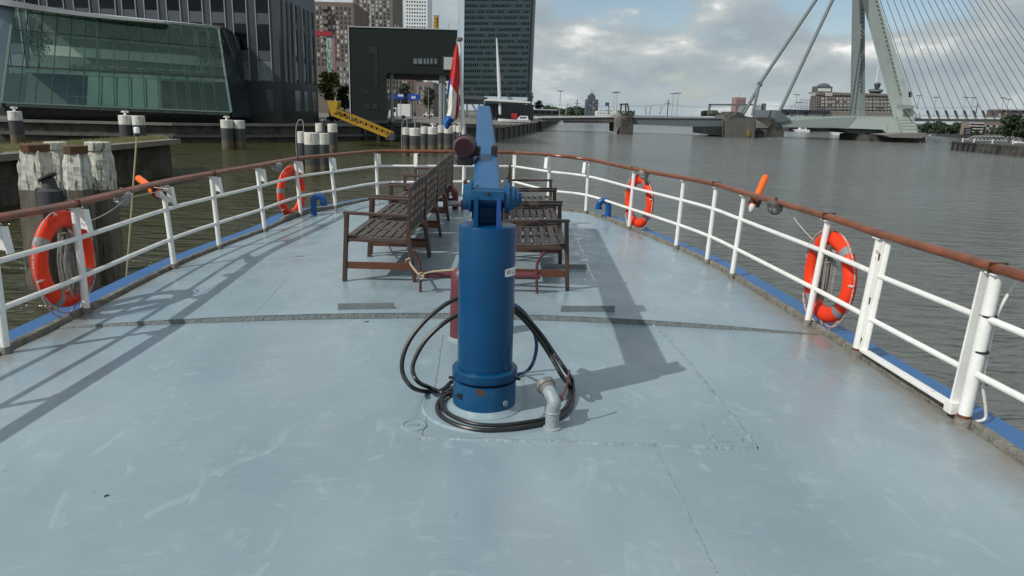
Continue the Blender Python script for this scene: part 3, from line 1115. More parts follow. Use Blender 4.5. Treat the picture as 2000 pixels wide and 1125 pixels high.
def make_ring(label, px, py, off, side, rot0, tilt=0.0, odia=0.75, bundle=None, dangling=True, pale=False):
    q, n_, tg = fine(px, off, 0.36, side)
    c = at(px, py, q.y)
    q = V((q.x, q.y, c.z))
    r = thing('life_ring', label, 'life ring', q, 'life rings hung on the railings')
    tg2 = (tg + UP * 0.0).normalized()
    Rr, aw, at_ = odia / 2 - 0.064, 0.064, 0.05

    def P(a, rad, o=0.0):
        d = tg2 * math.cos(a) + UP * math.sin(a)
        tl = n_ * (tilt * math.sin(a) * rad)
        return q + d * rad + n_ * o + tl
    mb = MB()
    NA, NB = 64, 16
    vv = []
    for i in range(NA):
        a = 2 * math.pi * i / NA
        for j in range(NB):
            b = 2 * math.pi * j / NB
            vv.append(P(a, Rr + aw * math.cos(b), at_ * math.sin(b)))
    ff = [(i * NB + j, ((i + 1) % NA) * NB + j, ((i + 1) % NA) * NB + (j + 1) % NB, i * NB + (j + 1) % NB) for i in range(NA) for j in range(NB)]
    mb.add(vv, ff, 0, True)
    mb.build('ring_body', 'ring_orange', r)
    for k_ in range(4):
        a0 = rot0 + k_ * math.pi / 2
        vv = []
        for i in range(6):
            a = a0 + (i / 5 - 0.5) * 0.19
            for j in range(NB):
                b = 2 * math.pi * j / NB
                vv.append(P(a, Rr + (aw + .002) * math.cos(b), (at_ + .002) * math.sin(b)))
        MB().add(vv, [(i * NB + j, (i + 1) * NB + j, (i + 1) * NB + (j + 1) % NB, i * NB + (j + 1) % NB) for i in range(5) for j in range(NB)], 0, True).build('reflective_band', 'reflective', r)
    pts = []
    for k_ in range(4):
        a0 = rot0 + math.pi / 4 + k_ * math.pi / 2
        for i in range(10):
            t = i / 10
            sag = math.sin(math.pi * t)
            rad = Rr + aw + 0.004 + 0.045 * sag * (1.0 if k_ != 1 else 0.4)
            pp = P(a0 + t * math.pi / 2, rad, -0.02 * sag)
            pts.append(pp - UP * 0.03 * sag)
    MB().tube(pts, 0.0065, 6, closed=True).build('grab_rope', 'rope_white' if pale else 'rope_pink', r)
    if dangling:
        a, b = P(-2.2, Rr + aw + 0.01), P(-0.55, Rr + aw + 0.01)
        lo = (a + b) / 2 - UP * 0.16 - n_ * 0.03
        d_ = MB().tube(cr([a, a.lerp(lo, 0.5) - UP * 0.07, lo, b.lerp(lo, 0.5) - UP * 0.05, b], 8), 0.0065, 6)
        d_.build('hanging_rope', 'rope_pink', r)
        MB().lathe([(0.0, -0.014), (0.014, -0.006), (0.014, 0.006), (0.0, 0.014)], lo, 10).build('rope_knot', 'rope_pink', r)
    for k_ in range(4):
        a0 = rot0 + math.pi / 4 + k_ * math.pi / 2
        MB().tube([P(a0, Rr + aw * 0.6, -at_ * 0.6), P(a0, Rr + aw + 0.02, -0.01)], 0.009, 6).build('rope_lug', 'rope_white', r)
    return r, q, n_, tg


def rope_bundle(label, q, n_, tg, shift, ztop_, zbot):
    c = q - n_ * 0.03 + tg * shift
    c.z = ztop_
    t = thing('rope_bundle', label, 'rope', c, 'heaving line bundles')
    rr = random.Random(int(abs(q.x) * 1000))
    mb = MB()
    strands = []
    for i in range(17):
        w_ = rr.uniform(-0.085, 0.085)
        o1 = rr.uniform(-0.03, 0.03)
        bot = zbot + rr.uniform(0, 0.09)
        a = c + tg * (w_ * 0.35) + n_ * o1
        mid = c + tg * (w_ * 1.1 + rr.uniform(-.012, .012)) + n_ * (o1 + rr.uniform(-.01, .01))
        mid.z = (ztop_ + bot) / 2
        b = c + tg * (w_ * 0.9) + n_ * o1
        b.z = bot
        b2 = b + tg * 0.018
        mid2 = mid + tg * rr.uniform(.01, .03)
        a2 = a + tg * 0.014
        m_ = MB().tube(cr([a, mid.lerp(a, 0.5) + tg * rr.uniform(-.008, .008), mid, b, b + tg * 0.009 - UP * 0.012, b2, mid2, a2], 5), 0.0052, 6)
        m_.build('rope_strand', 'rope_grey', t)
    tp = [c + tg * (0.04 * math.cos(x_)) + n_ * (0.04 * math.sin(x_)) - UP * (0.06 + 0.008 * x_) for x_ in [i * 0.5 for i in range(26)]]
    MB().tube(tp, 0.006, 6).build('rope_lashing', 'rope_grey', t)
    return t


r1, q1, n1_, t1_ = make_ring('orange life ring nearest the timber piles, a bundle of grey line hanging inside it', 126, 506, 0.12, -1, 0.55)
rope_bundle('grey line bundle inside the life ring nearest the timber piles', q1, n1_, t1_, 0.0, at(126, 455, q1.y).z, at(126, 575, q1.y).z)
r2, q2, n2_, t2_ = make_ring('orange life ring beside the blue gooseneck pipe on the pavilion side', 569, 375, 0.12, -1, 0.15, dangling=False)
r3, q3, n3_, t3_ = make_ring('orange life ring with thin white rope beside the river-side blue gooseneck', 1248, 393, 0.12, 1, 0.6, dangling=False, pale=True)
r4, q4, n4_, t4_ = make_ring('orange life ring nearest the railing gate, with grey line bundle and pink rope', 1621, 541, 0.13, 1, 0.75)
rope_bundle('grey line bundle inside the life ring nearest the railing gate', q4, n4_, t4_, 0.0, at(1621, 478, q4.y).z, at(1621, 590, q4.y).z)


# ------------------------------------------------------------------ caged lamps below the handrail
def caged_lamp(label, px, py, side, dark, s=1.0):
    q, n_, tg = fine(px, 0.02, 0.68, side)
    c = V((q.x, q.y, at(px, py, q.y).z))
    t = thing('bulkhead_lamp', label, 'lamp', c, 'caged lamps under the handrails')
    body = 'lamp_dark' if dark else 'lamp_grey'
    m = MB()
    m.lathe([(0.075 * s, 0.0), (0.075 * s, 0.035), (0.06 * s, 0.05), (0.0, 0.05)], c, 20)
    m.build('lamp_base', body, t)
    MB().tube([c + UP * 0.045, c + UP * 0.085], 0.014, 8).build('lamp_stem', body, t)
    m = MB()
    m.lathe([(0.0, -0.068 * s), (0.03 * s, -0.064 * s), (0.052 * s, -0.045 * s), (0.062 * s, 0.0)], c, 18)
    m.build('lamp_glass', 'lamp_glass' if 'lamp_glass' in MATS else mat('lamp_glass', (0.32, 0.33, 0.31), 0.15), t)
    for i in range(4):
        a = math.pi * i / 4
        d = V((math.cos(a), math.sin(a), 0))
        pts = [c + d * (0.070 * s * math.cos(b)) - UP * (0.076 * s * math.sin(b)) for b in [math.pi * j / 12 for j in range(13)]]
        MB().tube(pts, 0.0035, 6).build('cage_wire', body, t)
    MB().tube([c + V((0.066 * s * math.cos(a), 0.066 * s * math.sin(a), -0.03 * s)) for a in [2 * math.pi * j / 18 for j in range(18)]], 0.0035, 6, closed=True).build('cage_ring', body, t)
    return t, c


cl1, c1 = caged_lamp('grey caged lamp under the handrail beside the timber piles', 240, 386, -1, False)
caged_lamp('white caged lamp under the handrail beside the life ring near the pavilion-side gooseneck', 541, 325, -1, False, 0.95)
caged_lamp('grey caged lamp right above the life ring with thin white rope', 1257, 340, 1, False)
cl4, c4 = caged_lamp('dark caged lamp under the handrail beside the upright orange marker light', 1512, 403, 1, True)
ra = c1 + V((0.05, -0.02, 0.0))
wl = LT[1] + V((0.05, -0.02, -0.12))
tag(MB().tube([wl.lerp(ra, i / 10) - UP * 0.03 * math.sin(math.pi * i / 10) for i in range(11)] + [c1 + V((0.2, 0.45, 0.03)), at(300, 366, 6.7)], 0.004, 5).build('cord', 'rope_white', loc=wl), 'thin pale cord between the bracketed post and the slanting orange marker', 'cord')
rb = q4 + UP * 0.22 - t4_ * 0.2
wb = c4 + V((0.08, 0, 0.03))
tag(MB().tube([wb.lerp(rb, i / 12) - UP * 0.09 * math.sin(math.pi * i / 12) for i in range(13)], 0.004, 5).build('cord', 'rope_white', loc=wb), 'thin white cord sagging from the dark caged lamp to the life ring by the gate', 'cord')


# ------------------------------------------------------------------ orange marker lights
def marker(label, p0, p1, Y0, Y1, lens):
    a, b = at(*p0, Y0), at(*p1, Y1)
    t = thing('marker_light', label, 'marker light', a, 'orange lifebuoy marker lights')
    d = (b - a)
    L = d.length
    M_ = d.to_track_quat('Z', 'Y').to_matrix()
    MB().lathe([(0.034, 0.42 * L), (0.034, 0.985 * L), (0.030, L), (0.0, L)], a, 20, M=M_).build('float_tube', 'marker_orange', t)
    MB().lathe([(0.040, 0.14 * L), (0.050, 0.2 * L), (0.050, 0.38 * L), (0.036, 0.45 * L)], a, 20, M=M_).build('battery_case', 'marker_orange', t)
    MB().lathe([(0.0, -0.02), (0.018, 0.0), (0.030, 0.06 * L), (0.034, 0.15 * L)], a, 16, M=M_).build('lens', 'lens_white', t)
    MB().lathe([(0.055, 0.16 * L), (0.055, 0.22 * L)], a, 20, M=M_).build('clamp', 'motor_black', t)
    s_ = M_ @ V((1, 0, 0))
    MB().bar(a + d * 0.12 - s_ * 0.055, a + d * 0.40 - s_ * 0.055, 0.03, 0.02, up=(0, 1, 0)).build('holder', 'motor_black', t)
    return t


marker('orange marker light standing upright above the river-side handrail', (1466, 411), (1496, 344), 7.2, 7.35, True)
marker('orange marker light slanting down across the pavilion-side handrail', (318, 384), (270, 348), 6.75, 7.1, True)


# ------------------------------------------------------------------ blue goosenecks on the rim
def gooseneck(label, px, py, side, r_, hgt, mt, inward_dir, name='gooseneck_vent', reach=0.13):
    b_ = ondeck(px, py)
    b_ = V((b_.x, b_.y, deckz(b_.x, b_.y) - 0.02))
    d = V(inward_dir).normalized()
    pts = [b_, b_ + UP * (hgt - reach / 2)]
    for i in range(1, 11):
        a = math.pi * i / 10
        pts.append(b_ + UP * (hgt - reach / 2 + reach / 2 * math.sin(a)) + d * (reach / 2 * (1 - math.cos(a))))
    pts.append(pts[-1] - UP * 0.05)
    t = thing(name, label, 'vent pipe', b_, None)
    MB().tube(pts, r_, 18).build('bent_pipe', mt, t)
    e = pts[-1]
    MB().lathe([(r_ * 1.12, -0.012), (r_ * 1.12, 0.03)], e, 18).build('rim', mt, t)
    MB().lathe([(r_ * 0.9, -0.013), (0.0, -0.0135)], e, 18).build('opening', 'black_gap', t)
    return t


g1 = gooseneck('blue gooseneck vent pipe on the rim beside the pavilion-side life ring', 613, 420, -1, 0.046, 0.30, 'gooseneck_blue', (1, 0.2, 0), reach=0.15)
g2 = gooseneck('blue gooseneck vent pipe on the rim beside the river-side life ring', 1187, 429, 1, 0.046, 0.31, 'gooseneck_blue', (-1, 0.1, 0), reach=0.15)
g1['group'] = g2['group'] = 'gooseneck vent pipes'
g3 = gooseneck('maroon gooseneck vent pipe near the bow beyond the pavilion-side benches', 889, 408, -1, 0.05, 0.33, 'maroon', (-1, 0.3, 0), reach=0.16)
g3['group'] = 'gooseneck vent pipes'
# mooring roller by the bow
rq = ondeck(884, 410)
rl = thing('mooring_roller', 'grey horizontal mooring roller on low stand near the bow', 'roller', rq)
MB().tube([rq + V((-0.12, 0, 0.1)), rq + V((0.14, 0, 0.1))], 0.045, 16).build('roller', mat('bright_steel', (0.5, 0.5, 0.5), 0.4, 0.6, col2=(0.35, 0.34, 0.33), vs=12), rl)
for sx in (-0.13, 0.15):
    MB().b2(rq + V((sx - 0.015, -0.06, 0)), rq + V((sx + 0.015, 0.06, 0.16))).build('stand', 'maroon', rl, bevel=0.004)

# ------------------------------------------------------------------ maroon pipe and lashing bar behind the crane
pb = ondeck(901, 661)
pb = dz(pb)
vp = thing('vent_stump', 'maroon upright pipe with rounded top half hidden behind the crane pillar', 'vent pipe', pb)
zt = at(893, 523, pb.y).z - pb.z
MB().lathe([(0.082, 0.0), (0.082, zt - 0.20), (0.079, zt - 0.09), (0.070, zt - 0.03), (0.05, zt - 0.006), (0.0, zt)], pb, 28).build('pipe', 'maroon', vp)
MB().lathe([(0.096, -0.002), (0.093, 0.012), (0.083, 0.02)], pb, 28).build('weld_collar', 'deck_fitting', vp)
for zz in (0.30,):
    MB().lathe([(0.0835, zz - 0.006), (0.0855, zz), (0.0835, zz + 0.006)], pb, 28).build('band', 'maroon', vp)
lb0, lb1 = dz(ondeck(821, 570)), dz(ondeck(1049, 573))
zb = at(850, 537, lb0.y).z
lbm = thing('lashing_bar', 'low maroon crossbar on two bent rods between the two bench rows', 'bar', lb0)
MB().tube([V((lb0.x - 0.02, lb0.y, zb)), V((lb1.x + 0.02, lb1.y, zb))], 0.033, 16).build('crossbar', 'maroon', lbm)
for bb, pm, pt in ((lb0, (820, 515), (807, 489)), (lb1, (1049, 517), (1064, 493))):
    MB().tube(cr([bb - UP * 0.005, at(*pm, bb.y - 0.04), at(*pt, bb.y - 0.08)], 4), 0.0125, 10).build('bent_rod', 'maroon', lbm)
ro = [at(793, 508, 6.42), at(800, 505, 6.36), at(808, 506, 6.42), at(801, 512, 6.34), at(806, 522, 6.15), at(816, 534, 6.02), at(823, 539, 5.99), at(830, 534, 6.0), at(850, 530, 6.0), at(885, 527, 5.9), at(905, 526, 5.6)]
ropeb = thing('rope', 'beige rope knotted from the nearest bench leg to the maroon crossbar', 'rope', ro[0])
MB().tube(cr(ro, 8), 0.0095, 8).build('rope_line', 'rope_beige', ropeb)
kn = at(823, 538, 5.97)
MB().tube(cr([kn + V((0.02 * math.cos(a), -0.015 + 0.01 * math.sin(2 * a), 0.026 * math.sin(a))) for a in [i * 0.8 for i in range(14)]], 3), 0.009, 8).build('knot', 'rope_beige', ropeb)
MB().tube(cr([at(757, 466, 7.0), at(760, 480, 6.95), at(768, 495, 6.9), at(780, 507, 6.8), at(790, 512, 6.6), at(796, 509, 6.42)], 6), 0.007, 8).build('rope_tail', 'rope_beige', ropeb)

# ------------------------------------------------------------------ hoses
def hz(px, py, h=0.014):
    return on_deck_pt(px, py, h)


h1 = [at(915, 575, 3.95), at(890, 584, 3.93), at(862, 600, 3.9), at(828, 629, 3.86), at(800, 665, 3.82), at(786, 702, 3.78), at(788, 733, 3.75), at(806, 757, 3.7), hz(832, 769), hz(862, 767), hz(882, 755, 0.03), at(902, 738, 3.9)]
h2 = [at(915, 605, 3.92), at(890, 617, 3.9), at(862, 635, 3.86), at(832, 664, 3.83), at(812, 697, 3.8), at(806, 722, 3.77), at(816, 745, 3.72), hz(838, 766, 0.03), hz(862, 776, 0.03), hz(882, 777), at(896, 772, 3.55)]
h3 = [at(985, 590, 4.0), at(1005, 601, 3.97), at(1030, 622, 3.92), at(1058, 655, 3.85), at(1082, 690, 3.78), at(1104, 722, 3.72), hz(1116, 757, 0.05), hz(1119, 783, 0.02), hz(1108, 808), hz(1082, 825), hz(1040, 836), hz(990, 843), hz(940, 845), hz(895, 836), hz(862, 818), hz(854, 798), hz(864, 780), hz(885, 770, 0.03), at(902, 758, 3.75)]
h4 = [at(985, 597, 3.98), at(1005, 608, 3.95), at(1030, 632, 3.9), at(1056, 666, 3.82), at(1078, 700, 3.76), at(1098, 735, 3.7), hz(1112, 764, 0.03), hz(1112, 787), hz(1098, 808), hz(1068, 822), hz(1020, 831), hz(975, 836), hz(930, 834), hz(892, 822), hz(868, 806), hz(862, 792, 0.03), hz(872, 781, 0.03), hz(890, 776, 0.03)]
hs = thing('hydraulic_hose', 'pair of black hydraulic hoses looped on the deck round the crane foot', 'hose', C0)
for h_ in (h1, h2, h3, h4):
    MB().tube(cr(h_, 8), 0.0125, 10).build('hose_loop', 'hose_black', hs)
hb = [at(985, 585, 4.02), at(1008, 597, 4.0), at(1028, 616, 4.0), at(1042, 645, 4.0), at(1048, 672, 3.98), at(1044, 700, 3.95), at(1034, 720, 3.92), hz(1020, 733), hz(1002, 736), hz(985, 735)]
tag(MB().tube(cr(hb, 8), 0.0105, 10).build('air_hose', 'hose_blue', loc=hb[-1]), 'single dark blue hose curving behind the crane pillar', 'hose')

# ------------------------------------------------------------------ grey elbow pipe
eb = on_deck_pt(1078, 836)
el = thing('elbow_pipe', 'grey painted elbow pipe with open coupling beside the crane foot', 'pipe', eb)
e1 = at(1081, 795, eb.y)
ex = [eb - UP * 0.005, eb + UP * 0.10, eb.lerp(e1, 1.0) + V((0.004, 0, 0.02)), at(1080, 778, eb.y + 0.02), at(1074, 766, eb.y + 0.05), at(1068, 757, eb.y + 0.09)]
MB().tube(cr(ex, 6), 0.036, 22).build('pipe', 'deck_fitting', el)
MB().lathe([(0.048, -0.006), (0.046, 0.008), (0.037, 0.012)], eb, 24).build('weld_collar', 'deck_fitting', el)
MB().lathe([(0.037, 0.085), (0.0405, 0.09), (0.037, 0.096)], eb, 24).build('weld_band', 'deck_fitting', el)
ed = (ex[-1] - ex[-3]).normalized()
Me = ed.to_track_quat('Z', 'Y').to_matrix()
MB().lathe([(0.038, -0.03), (0.043, -0.026), (0.043, 0.0), (0.050, 0.002), (0.052, 0.008), (0.052, 0.03)], ex[-1], 28, M=Me).build('coupling', mat('coupling_metal', (0.15, 0.145, 0.14), 0.5, 0.3, col2=(0.25, 0.24, 0.225), vs=30), el)
MB().lathe([(0.044, 0.031), (0.0, 0.0305)], ex[-1], 24, M=Me).build('opening', 'black_gap', el)
MB().tube(cr([at(1093, 779, eb.y + .02), at(1098, 772, eb.y + .02), at(1106, 757, eb.y + .03), at(1110, 735, eb.y + .04), at(1112, 722, eb.y + .05)], 5), 0.006, 8).build('valve_handle', 'maroon', el)
MB().lathe([(0.016, -0.012), (0.016, 0.012)], at(1095, 778, eb.y + .02), 12, M=Rx).build('valve_boss', 'maroon', el)

# ------------------------------------------------------------------ plates on the deck
dp = MB()
vv = [V((CX, CY, CZ + 0.009))]
for i in range(48):
    a = 2 * math.pi * i / 48
    x, y = CX + 0.335 * math.cos(a), CY - 0.0 + 0.335 * math.sin(a)
    vv.append(V((x, y, deckz(x, y) + 0.009)))
for i in range(48):
    a = 2 * math.pi * i / 48
    x, y = CX + 0.35 * math.cos(a), CY - 0.0 + 0.35 * math.sin(a)
    vv.append(V((x, y, deckz(x, y) - 0.004)))
dp.add(vv, [(0, 1 + i, 1 + (i + 1) % 48) for i in range(48)] + [(1 + i, 49 + i, 49 + (i + 1) % 48, 1 + (i + 1) % 48) for i in range(48)])
dp.build('doubler_plate', 'deck_paint', deck)
lq = on_deck_pt(808, 832)
lid = thing('deck_plug', 'round grey screw-down cap set flush in the deck', 'cap', lq)
MB().lathe([(0.068, -0.004), (0.066, 0.006), (0.056, 0.008), (0.054, 0.004), (0.0, 0.005)], lq, 32).build('cap', 'deck_paint', lid)
MB().box(lq + UP * 0.008, (0.05, 0.012, 0.006)).build('cap_bar', 'deck_paint', lid)

ang = [((660, 605), (770, 603), 0.052, 'grey angle iron on the deck before the nearest pavilion-side bench'),
       ((1095, 609), (1200, 609), 0.052, 'grey angle iron lying by the raised deck seam in the crane shadow'),
       ((1062, 525), (1145, 525), 0.048, 'grey angle iron sticking out from under the nearest river-side bench'),
       ((1078, 470), (1110, 470), 0.042, 'short grey angle iron under the middle river-side bench')]
for a, b, hh, lab in ang:
    pa, pb_ = on_deck_pt(*a), on_deck_pt(*b)
    m = MB()
    m.bar(pa + UP * hh / 2, pb_ + UP * hh / 2, 0.007, hh)
    m.bar(pa + V((0, 0.028, 0.004)), pb_ + V((0, 0.028, 0.004)), 0.05, 0.007)
    o = m.build('angle_iron', 'angle_steel', loc=pa, bevel=0.0015)
    tag(o, lab, 'angle iron', 'angle irons on the deck')
# litter specks
for k, (px, py, l) in enumerate(((203, 971, 0.016), (712, 630, 0.03))):
    p = on_deck_pt(px, py, 0.004)
    o = MB().bar(p, p + V((l, l * 0.7, 0.002)), 0.005, 0.004).build('twig', 'letter_black', loc=p)
    tag(o, ['tiny dark scrap lying on the open grey deck', 'thin dark twig lying beside the nearest angle iron'][k], 'scrap')

# ------------------------------------------------------------------ flagpole and flag
FY = bow_t[1].y + 0.12
fb = V((bow_t[1].x, FY, deckz(bow_t[1].x, FY)))
ft = at(897.5, 77, FY)
fp = thing('flagpole', 'slim white flagpole with dark button cap at the bow', 'flagpole', fb)
fm = at(905, 262, FY)
MB().tube([fb, V((fm.x + 0.02, FY, fm.z - 0.6)), fm, ft], [0.034, 0.034, 0.033, 0.024], 14).build('pole', mat('pole_white', (0.72, 0.72, 0.70), 0.3, col2=(0.6, 0.6, 0.57), vs=5), fp)
MB().lathe([(0.03, -0.03), (0.055, -0.015), (0.055, 0.02), (0.03, 0.035), (0.0, 0.038)], ft, 18).build('button_cap', mat('cap_brown', (0.14, 0.12, 0.10), 0.5), fp)
MB().tube([ft + V((-0.05, -0.03, -0.02)), fm + V((-0.07, -0.04, 0.3)), fm + V((-0.055, -0.04, -0.3))], 0.005, 5).build('halyard', 'rope_white', fp)
lq = at(907, 357, FY - 0.1)
MB().lathe([(0.02, -0.08), (0.05, -0.05), (0.05, 0.04), (0.02, 0.07)], lq, 14).build('signal_lamp', 'maroon', fp)
OUT = [(86, 891, 894), (100, 887, 896), (120, 883, 897), (140, 880, 898), (160, 876, 898), (180, 873, 897), (195, 874, 897), (210, 875, 896), (222, 873, 895), (232, 868, 893), (240, 866, 882), (246, 867, 879), (252, 870, 875)]


def outl(y):
    for (ya, la, ra_), (yb, lb_, rb_) in zip(OUT, OUT[1:]):
        if y <= yb:
            t = (y - ya) / (yb - ya)
            return la + (lb_ - la) * t, ra_ + (rb_ - ra_) * t
    return OUT[-1][1:]


def flagcol(x, y):
    # red fold along the hoist, white heart, blue tip and blue back fold
    if x > 889.5 - 0.0 * y and y > 150 and x > 894 - (y - 150) * 0.055:
        return 0
    if y > 226 - (x - 872) * 0.0 and y > 224 + abs(x - 873) * 0.9 - 2:
        return 2
    dl = 152 + (x - 878) * 4.0
    if x < 881 - (y - 152) * 0.12 and y > 152 and y < 196:
        return 2
    if y > 163 + (x - 879) * 1.5:
        return 1
    return 0


NY, NX = 170, 60
vv, ff, fmi = [], [], []
for i in range(NY + 1):
    y = 86 + (252 - 86) * i / NY
    l, r_ = outl(y)
    for j in range(NX + 1):
        s_ = j / NX
        x = l + (r_ - l) * s_
        amp = 0.018 + 0.05 * min(1, (y - 86) / 80)
        fold = amp * math.sin(s_ * 7.2 + 0.4 + y * 0.006) + 0.3 * amp * math.sin(s_ * 15 + y * 0.03)
        vv.append(at(x, y, FY - 0.10 + fold))
fl_ = MB()
for i in range(NY):
    for j in range(NX):
        a = i * (NX + 1) + j
        y = 86 + (252 - 86) * (i + 0.5) / NY
        l, r_ = outl(y)
        ff.append((a, a + 1, a + NX + 2, a + NX + 1))
        fmi.append(flagcol(l + (r_ - l) * (j + 0.5) / NX, y))
fl_.v = vv
fl_.f = [list(f) for f in ff]
fl_.m = fmi
fl_.sm = [True] * len(ff)
fo = fl_.build('flag', ['flag_red', 'flag_white', 'flag_blue'], loc=vv[NX], sharp=80)
tag(fo, 'limp red, white and blue flag hanging in folds from the flagpole', 'flag')
# ================================================================== river, banks, city
GZ = -1.0
wm = MB()
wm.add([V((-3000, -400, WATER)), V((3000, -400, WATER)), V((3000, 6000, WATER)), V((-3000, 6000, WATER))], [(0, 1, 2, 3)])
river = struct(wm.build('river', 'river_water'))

mat('quay_stone', (0.055, 0.052, 0.044), 0.9, col2=(0.10, 0.092, 0.075), vs=0.35, bump=0.5, bs=3, col3=(0.03, 0.034, 0.02), vs3=0.8, thr3=(0.45, 0.6))
mat('quay_top', (0.13, 0.125, 0.11), 0.9, col2=(0.17, 0.16, 0.14), vs=0.2)
mat('concrete', (0.22, 0.21, 0.185), 0.85, col2=(0.14, 0.13, 0.11), vs=0.4, bump=0.3, bs=4)
mat('concrete_dark', (0.048, 0.047, 0.044), 0.9, col2=(0.085, 0.082, 0.074), vs=0.35, bump=0.4, bs=3, col3=(0.02, 0.02, 0.017), vs3=0.5, thr3=(0.5, 0.62))
mat('moss', (0.10, 0.105, 0.035), 0.95, col2=(0.16, 0.15, 0.07), vs=1.2, bump=0.6, bs=9, col3=(0.075, 0.075, 0.04), vs3=3, thr3=(0.5, 0.65))
mat('facade_dark', (0.036, 0.041, 0.050), 0.35, col2=(0.045, 0.051, 0.060), vs=0.15)
mat('facade_panel', (0.06, 0.068, 0.08), 0.4, col2=(0.07, 0.078, 0.09), vs=0.1)
mat('facade_base', (0.020, 0.021, 0.024), 0.4, col2=(0.026, 0.027, 0.029), vs=0.2)
mat('fin_white', (0.27, 0.29, 0.31), 0.4)
mat('glass_dark', (0.004, 0.005, 0.007), 0.06, spec=0.25)
mat('glass_mid', (0.03, 0.042, 0.05), 0.08, col2=(0.015, 0.02, 0.026), vs=0.6)
mat('glass_pale', (0.16, 0.20, 0.21), 0.2, col2=(0.07, 0.09, 0.10), vs=0.9)
mat('gate_panel', (0.012, 0.019, 0.020), 0.6, spec=0.15, col2=(0.017, 0.024, 0.024), vs=0.25)
mat('panel_joint', (0.009, 0.013, 0.013), 0.6)
mat('green_frame', (0.16, 0.25, 0.205), 0.45)
mat('mullion', (0.035, 0.055, 0.05), 0.4)
mat('blind_green', (0.62, 0.74, 0.66), 0.7)
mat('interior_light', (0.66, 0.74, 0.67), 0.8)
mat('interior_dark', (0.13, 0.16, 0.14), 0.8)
mat('roof_grey', (0.40, 0.42, 0.43), 0.5)
mat('brick_brown', (0.17, 0.135, 0.115), 0.85, col2=(0.13, 0.105, 0.09), vs=0.15)
mat('brick_grey', (0.18, 0.16, 0.145), 0.85, col2=(0.14, 0.125, 0.115), vs=0.15)
mat('win_light', (0.42, 0.42, 0.40), 0.4)
mat('win_dark', (0.035, 0.04, 0.045), 0.2)
mat('tower_white', (0.68, 0.72, 0.72), 0.5)
mat('kpn_green', (0.066, 0.105, 0.118), 0.4, col2=(0.054, 0.09, 0.10), vs=0.1)
mat('kpn_mullion', (0.19, 0.225, 0.235), 0.4)
mat('pale_blue_glass', (0.36, 0.44, 0.50), 0.2)
mat('steel_white', (0.68, 0.69, 0.67), 0.45)
mat('steel_grey', (0.26, 0.28, 0.29), 0.5)
mat('pole_dark', (0.06, 0.065, 0.07), 0.6)
mat('bridge_pale', (0.44, 0.50, 0.475), 0.5, col2=(0.39, 0.45, 0.425), vs=0.12, stretch=(1, 1, 0.35), col3=(0.31, 0.35, 0.32), vs3=0.5, thr3=(0.58, 0.72))
mat('bridge_mid', (0.27, 0.32, 0.31), 0.55, col2=(0.24, 0.285, 0.275), vs=0.06)
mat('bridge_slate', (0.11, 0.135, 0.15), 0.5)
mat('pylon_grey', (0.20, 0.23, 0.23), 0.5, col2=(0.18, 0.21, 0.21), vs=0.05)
mat('stay_steel', (0.13, 0.16, 0.165), 0.5)
mat('backstay_steel', (0.17, 0.205, 0.205), 0.5)
mat('timber_dark', (0.085, 0.082, 0.078), 0.9, col2=(0.14, 0.135, 0.128), vs=0.9, stretch=(2, 2, 0.3))
mat('yellow', (0.42, 0.25, 0.012), 0.5, col2=(0.34, 0.20, 0.012), vs=1.5)
mat('pile_white', (0.70, 0.70, 0.66), 0.6, col2=(0.52, 0.52, 0.44), vs=1.2, stretch=(3, 3, 0.6), col3=(0.15, 0.16, 0.09), vs3=2.2, thr3=(0.58, 0.68))
mat('pile_dark', (0.045, 0.048, 0.052), 0.7, col2=(0.06, 0.063, 0.066), vs=1.0)
mat('pile_slime', (0.13, 0.105, 0.065), 0.8, col2=(0.06, 0.055, 0.035), vs=1.3, bump=0.3, bs=6)
mat('timber_wood', (0.16, 0.14, 0.11), 0.9, col2=(0.085, 0.075, 0.06), vs=1.6, stretch=(4, 4, 0.5), bump=0.7, bs=8, col3=(0.04, 0.035, 0.028), vs3=2.5, thr3=(0.6, 0.66))
mat('timber_white', (0.62, 0.62, 0.57), 0.85, col2=(0.38, 0.37, 0.30), vs=2.6, stretch=(3, 3, 0.6), bump=1.0, bs=9, col3=(0.11, 0.10, 0.07), vs3=4.2, thr3=(0.545, 0.61))
mat('timber_cap', (0.13, 0.062, 0.026), 0.8, col2=(0.07, 0.04, 0.022), vs=3, bump=0.4, bs=20)
mat('sign_blue', (0.02, 0.07, 0.42), 0.4)
mat('van_white', (0.72, 0.73, 0.74), 0.35)
mat('car_dark', (0.03, 0.033, 0.04), 0.2)
mat('red_paint', (0.36, 0.02, 0.03), 0.5)
mat('leaf_light', (0.17, 0.20, 0.045), 0.8, col2=(0.10, 0.13, 0.03), vs=0.9)
mat('leaf_dark', (0.035, 0.058, 0.022), 0.85, col2=(0.022, 0.038, 0.016), vs=0.5)
mat('leaf_far', (0.045, 0.068, 0.032), 0.9, col2=(0.032, 0.05, 0.025), vs=0.2)
mat('bark', (0.08, 0.065, 0.05), 0.9)
mat('pink_brick', (0.30, 0.20, 0.19), 0.8)
mat('scaffold', (0.19, 0.16, 0.14), 0.7)
mat('window_white', (0.60, 0.61, 0.60), 0.5)


def xz(px, py, Y):
    p = at(px, py, Y)
    return p.x, p.z


def pbox(px0, px1, py0, Y, dep, zb, yref=None):
    yr = py0 if yref is None else yref
    x0, x1 = at(px0, yr, Y).x, at(px1, yr, Y).x
    z1 = at((px0 + px1) / 2, py0, Y).z
    return V((x0, Y, zb)), V((x1, Y + dep, z1))


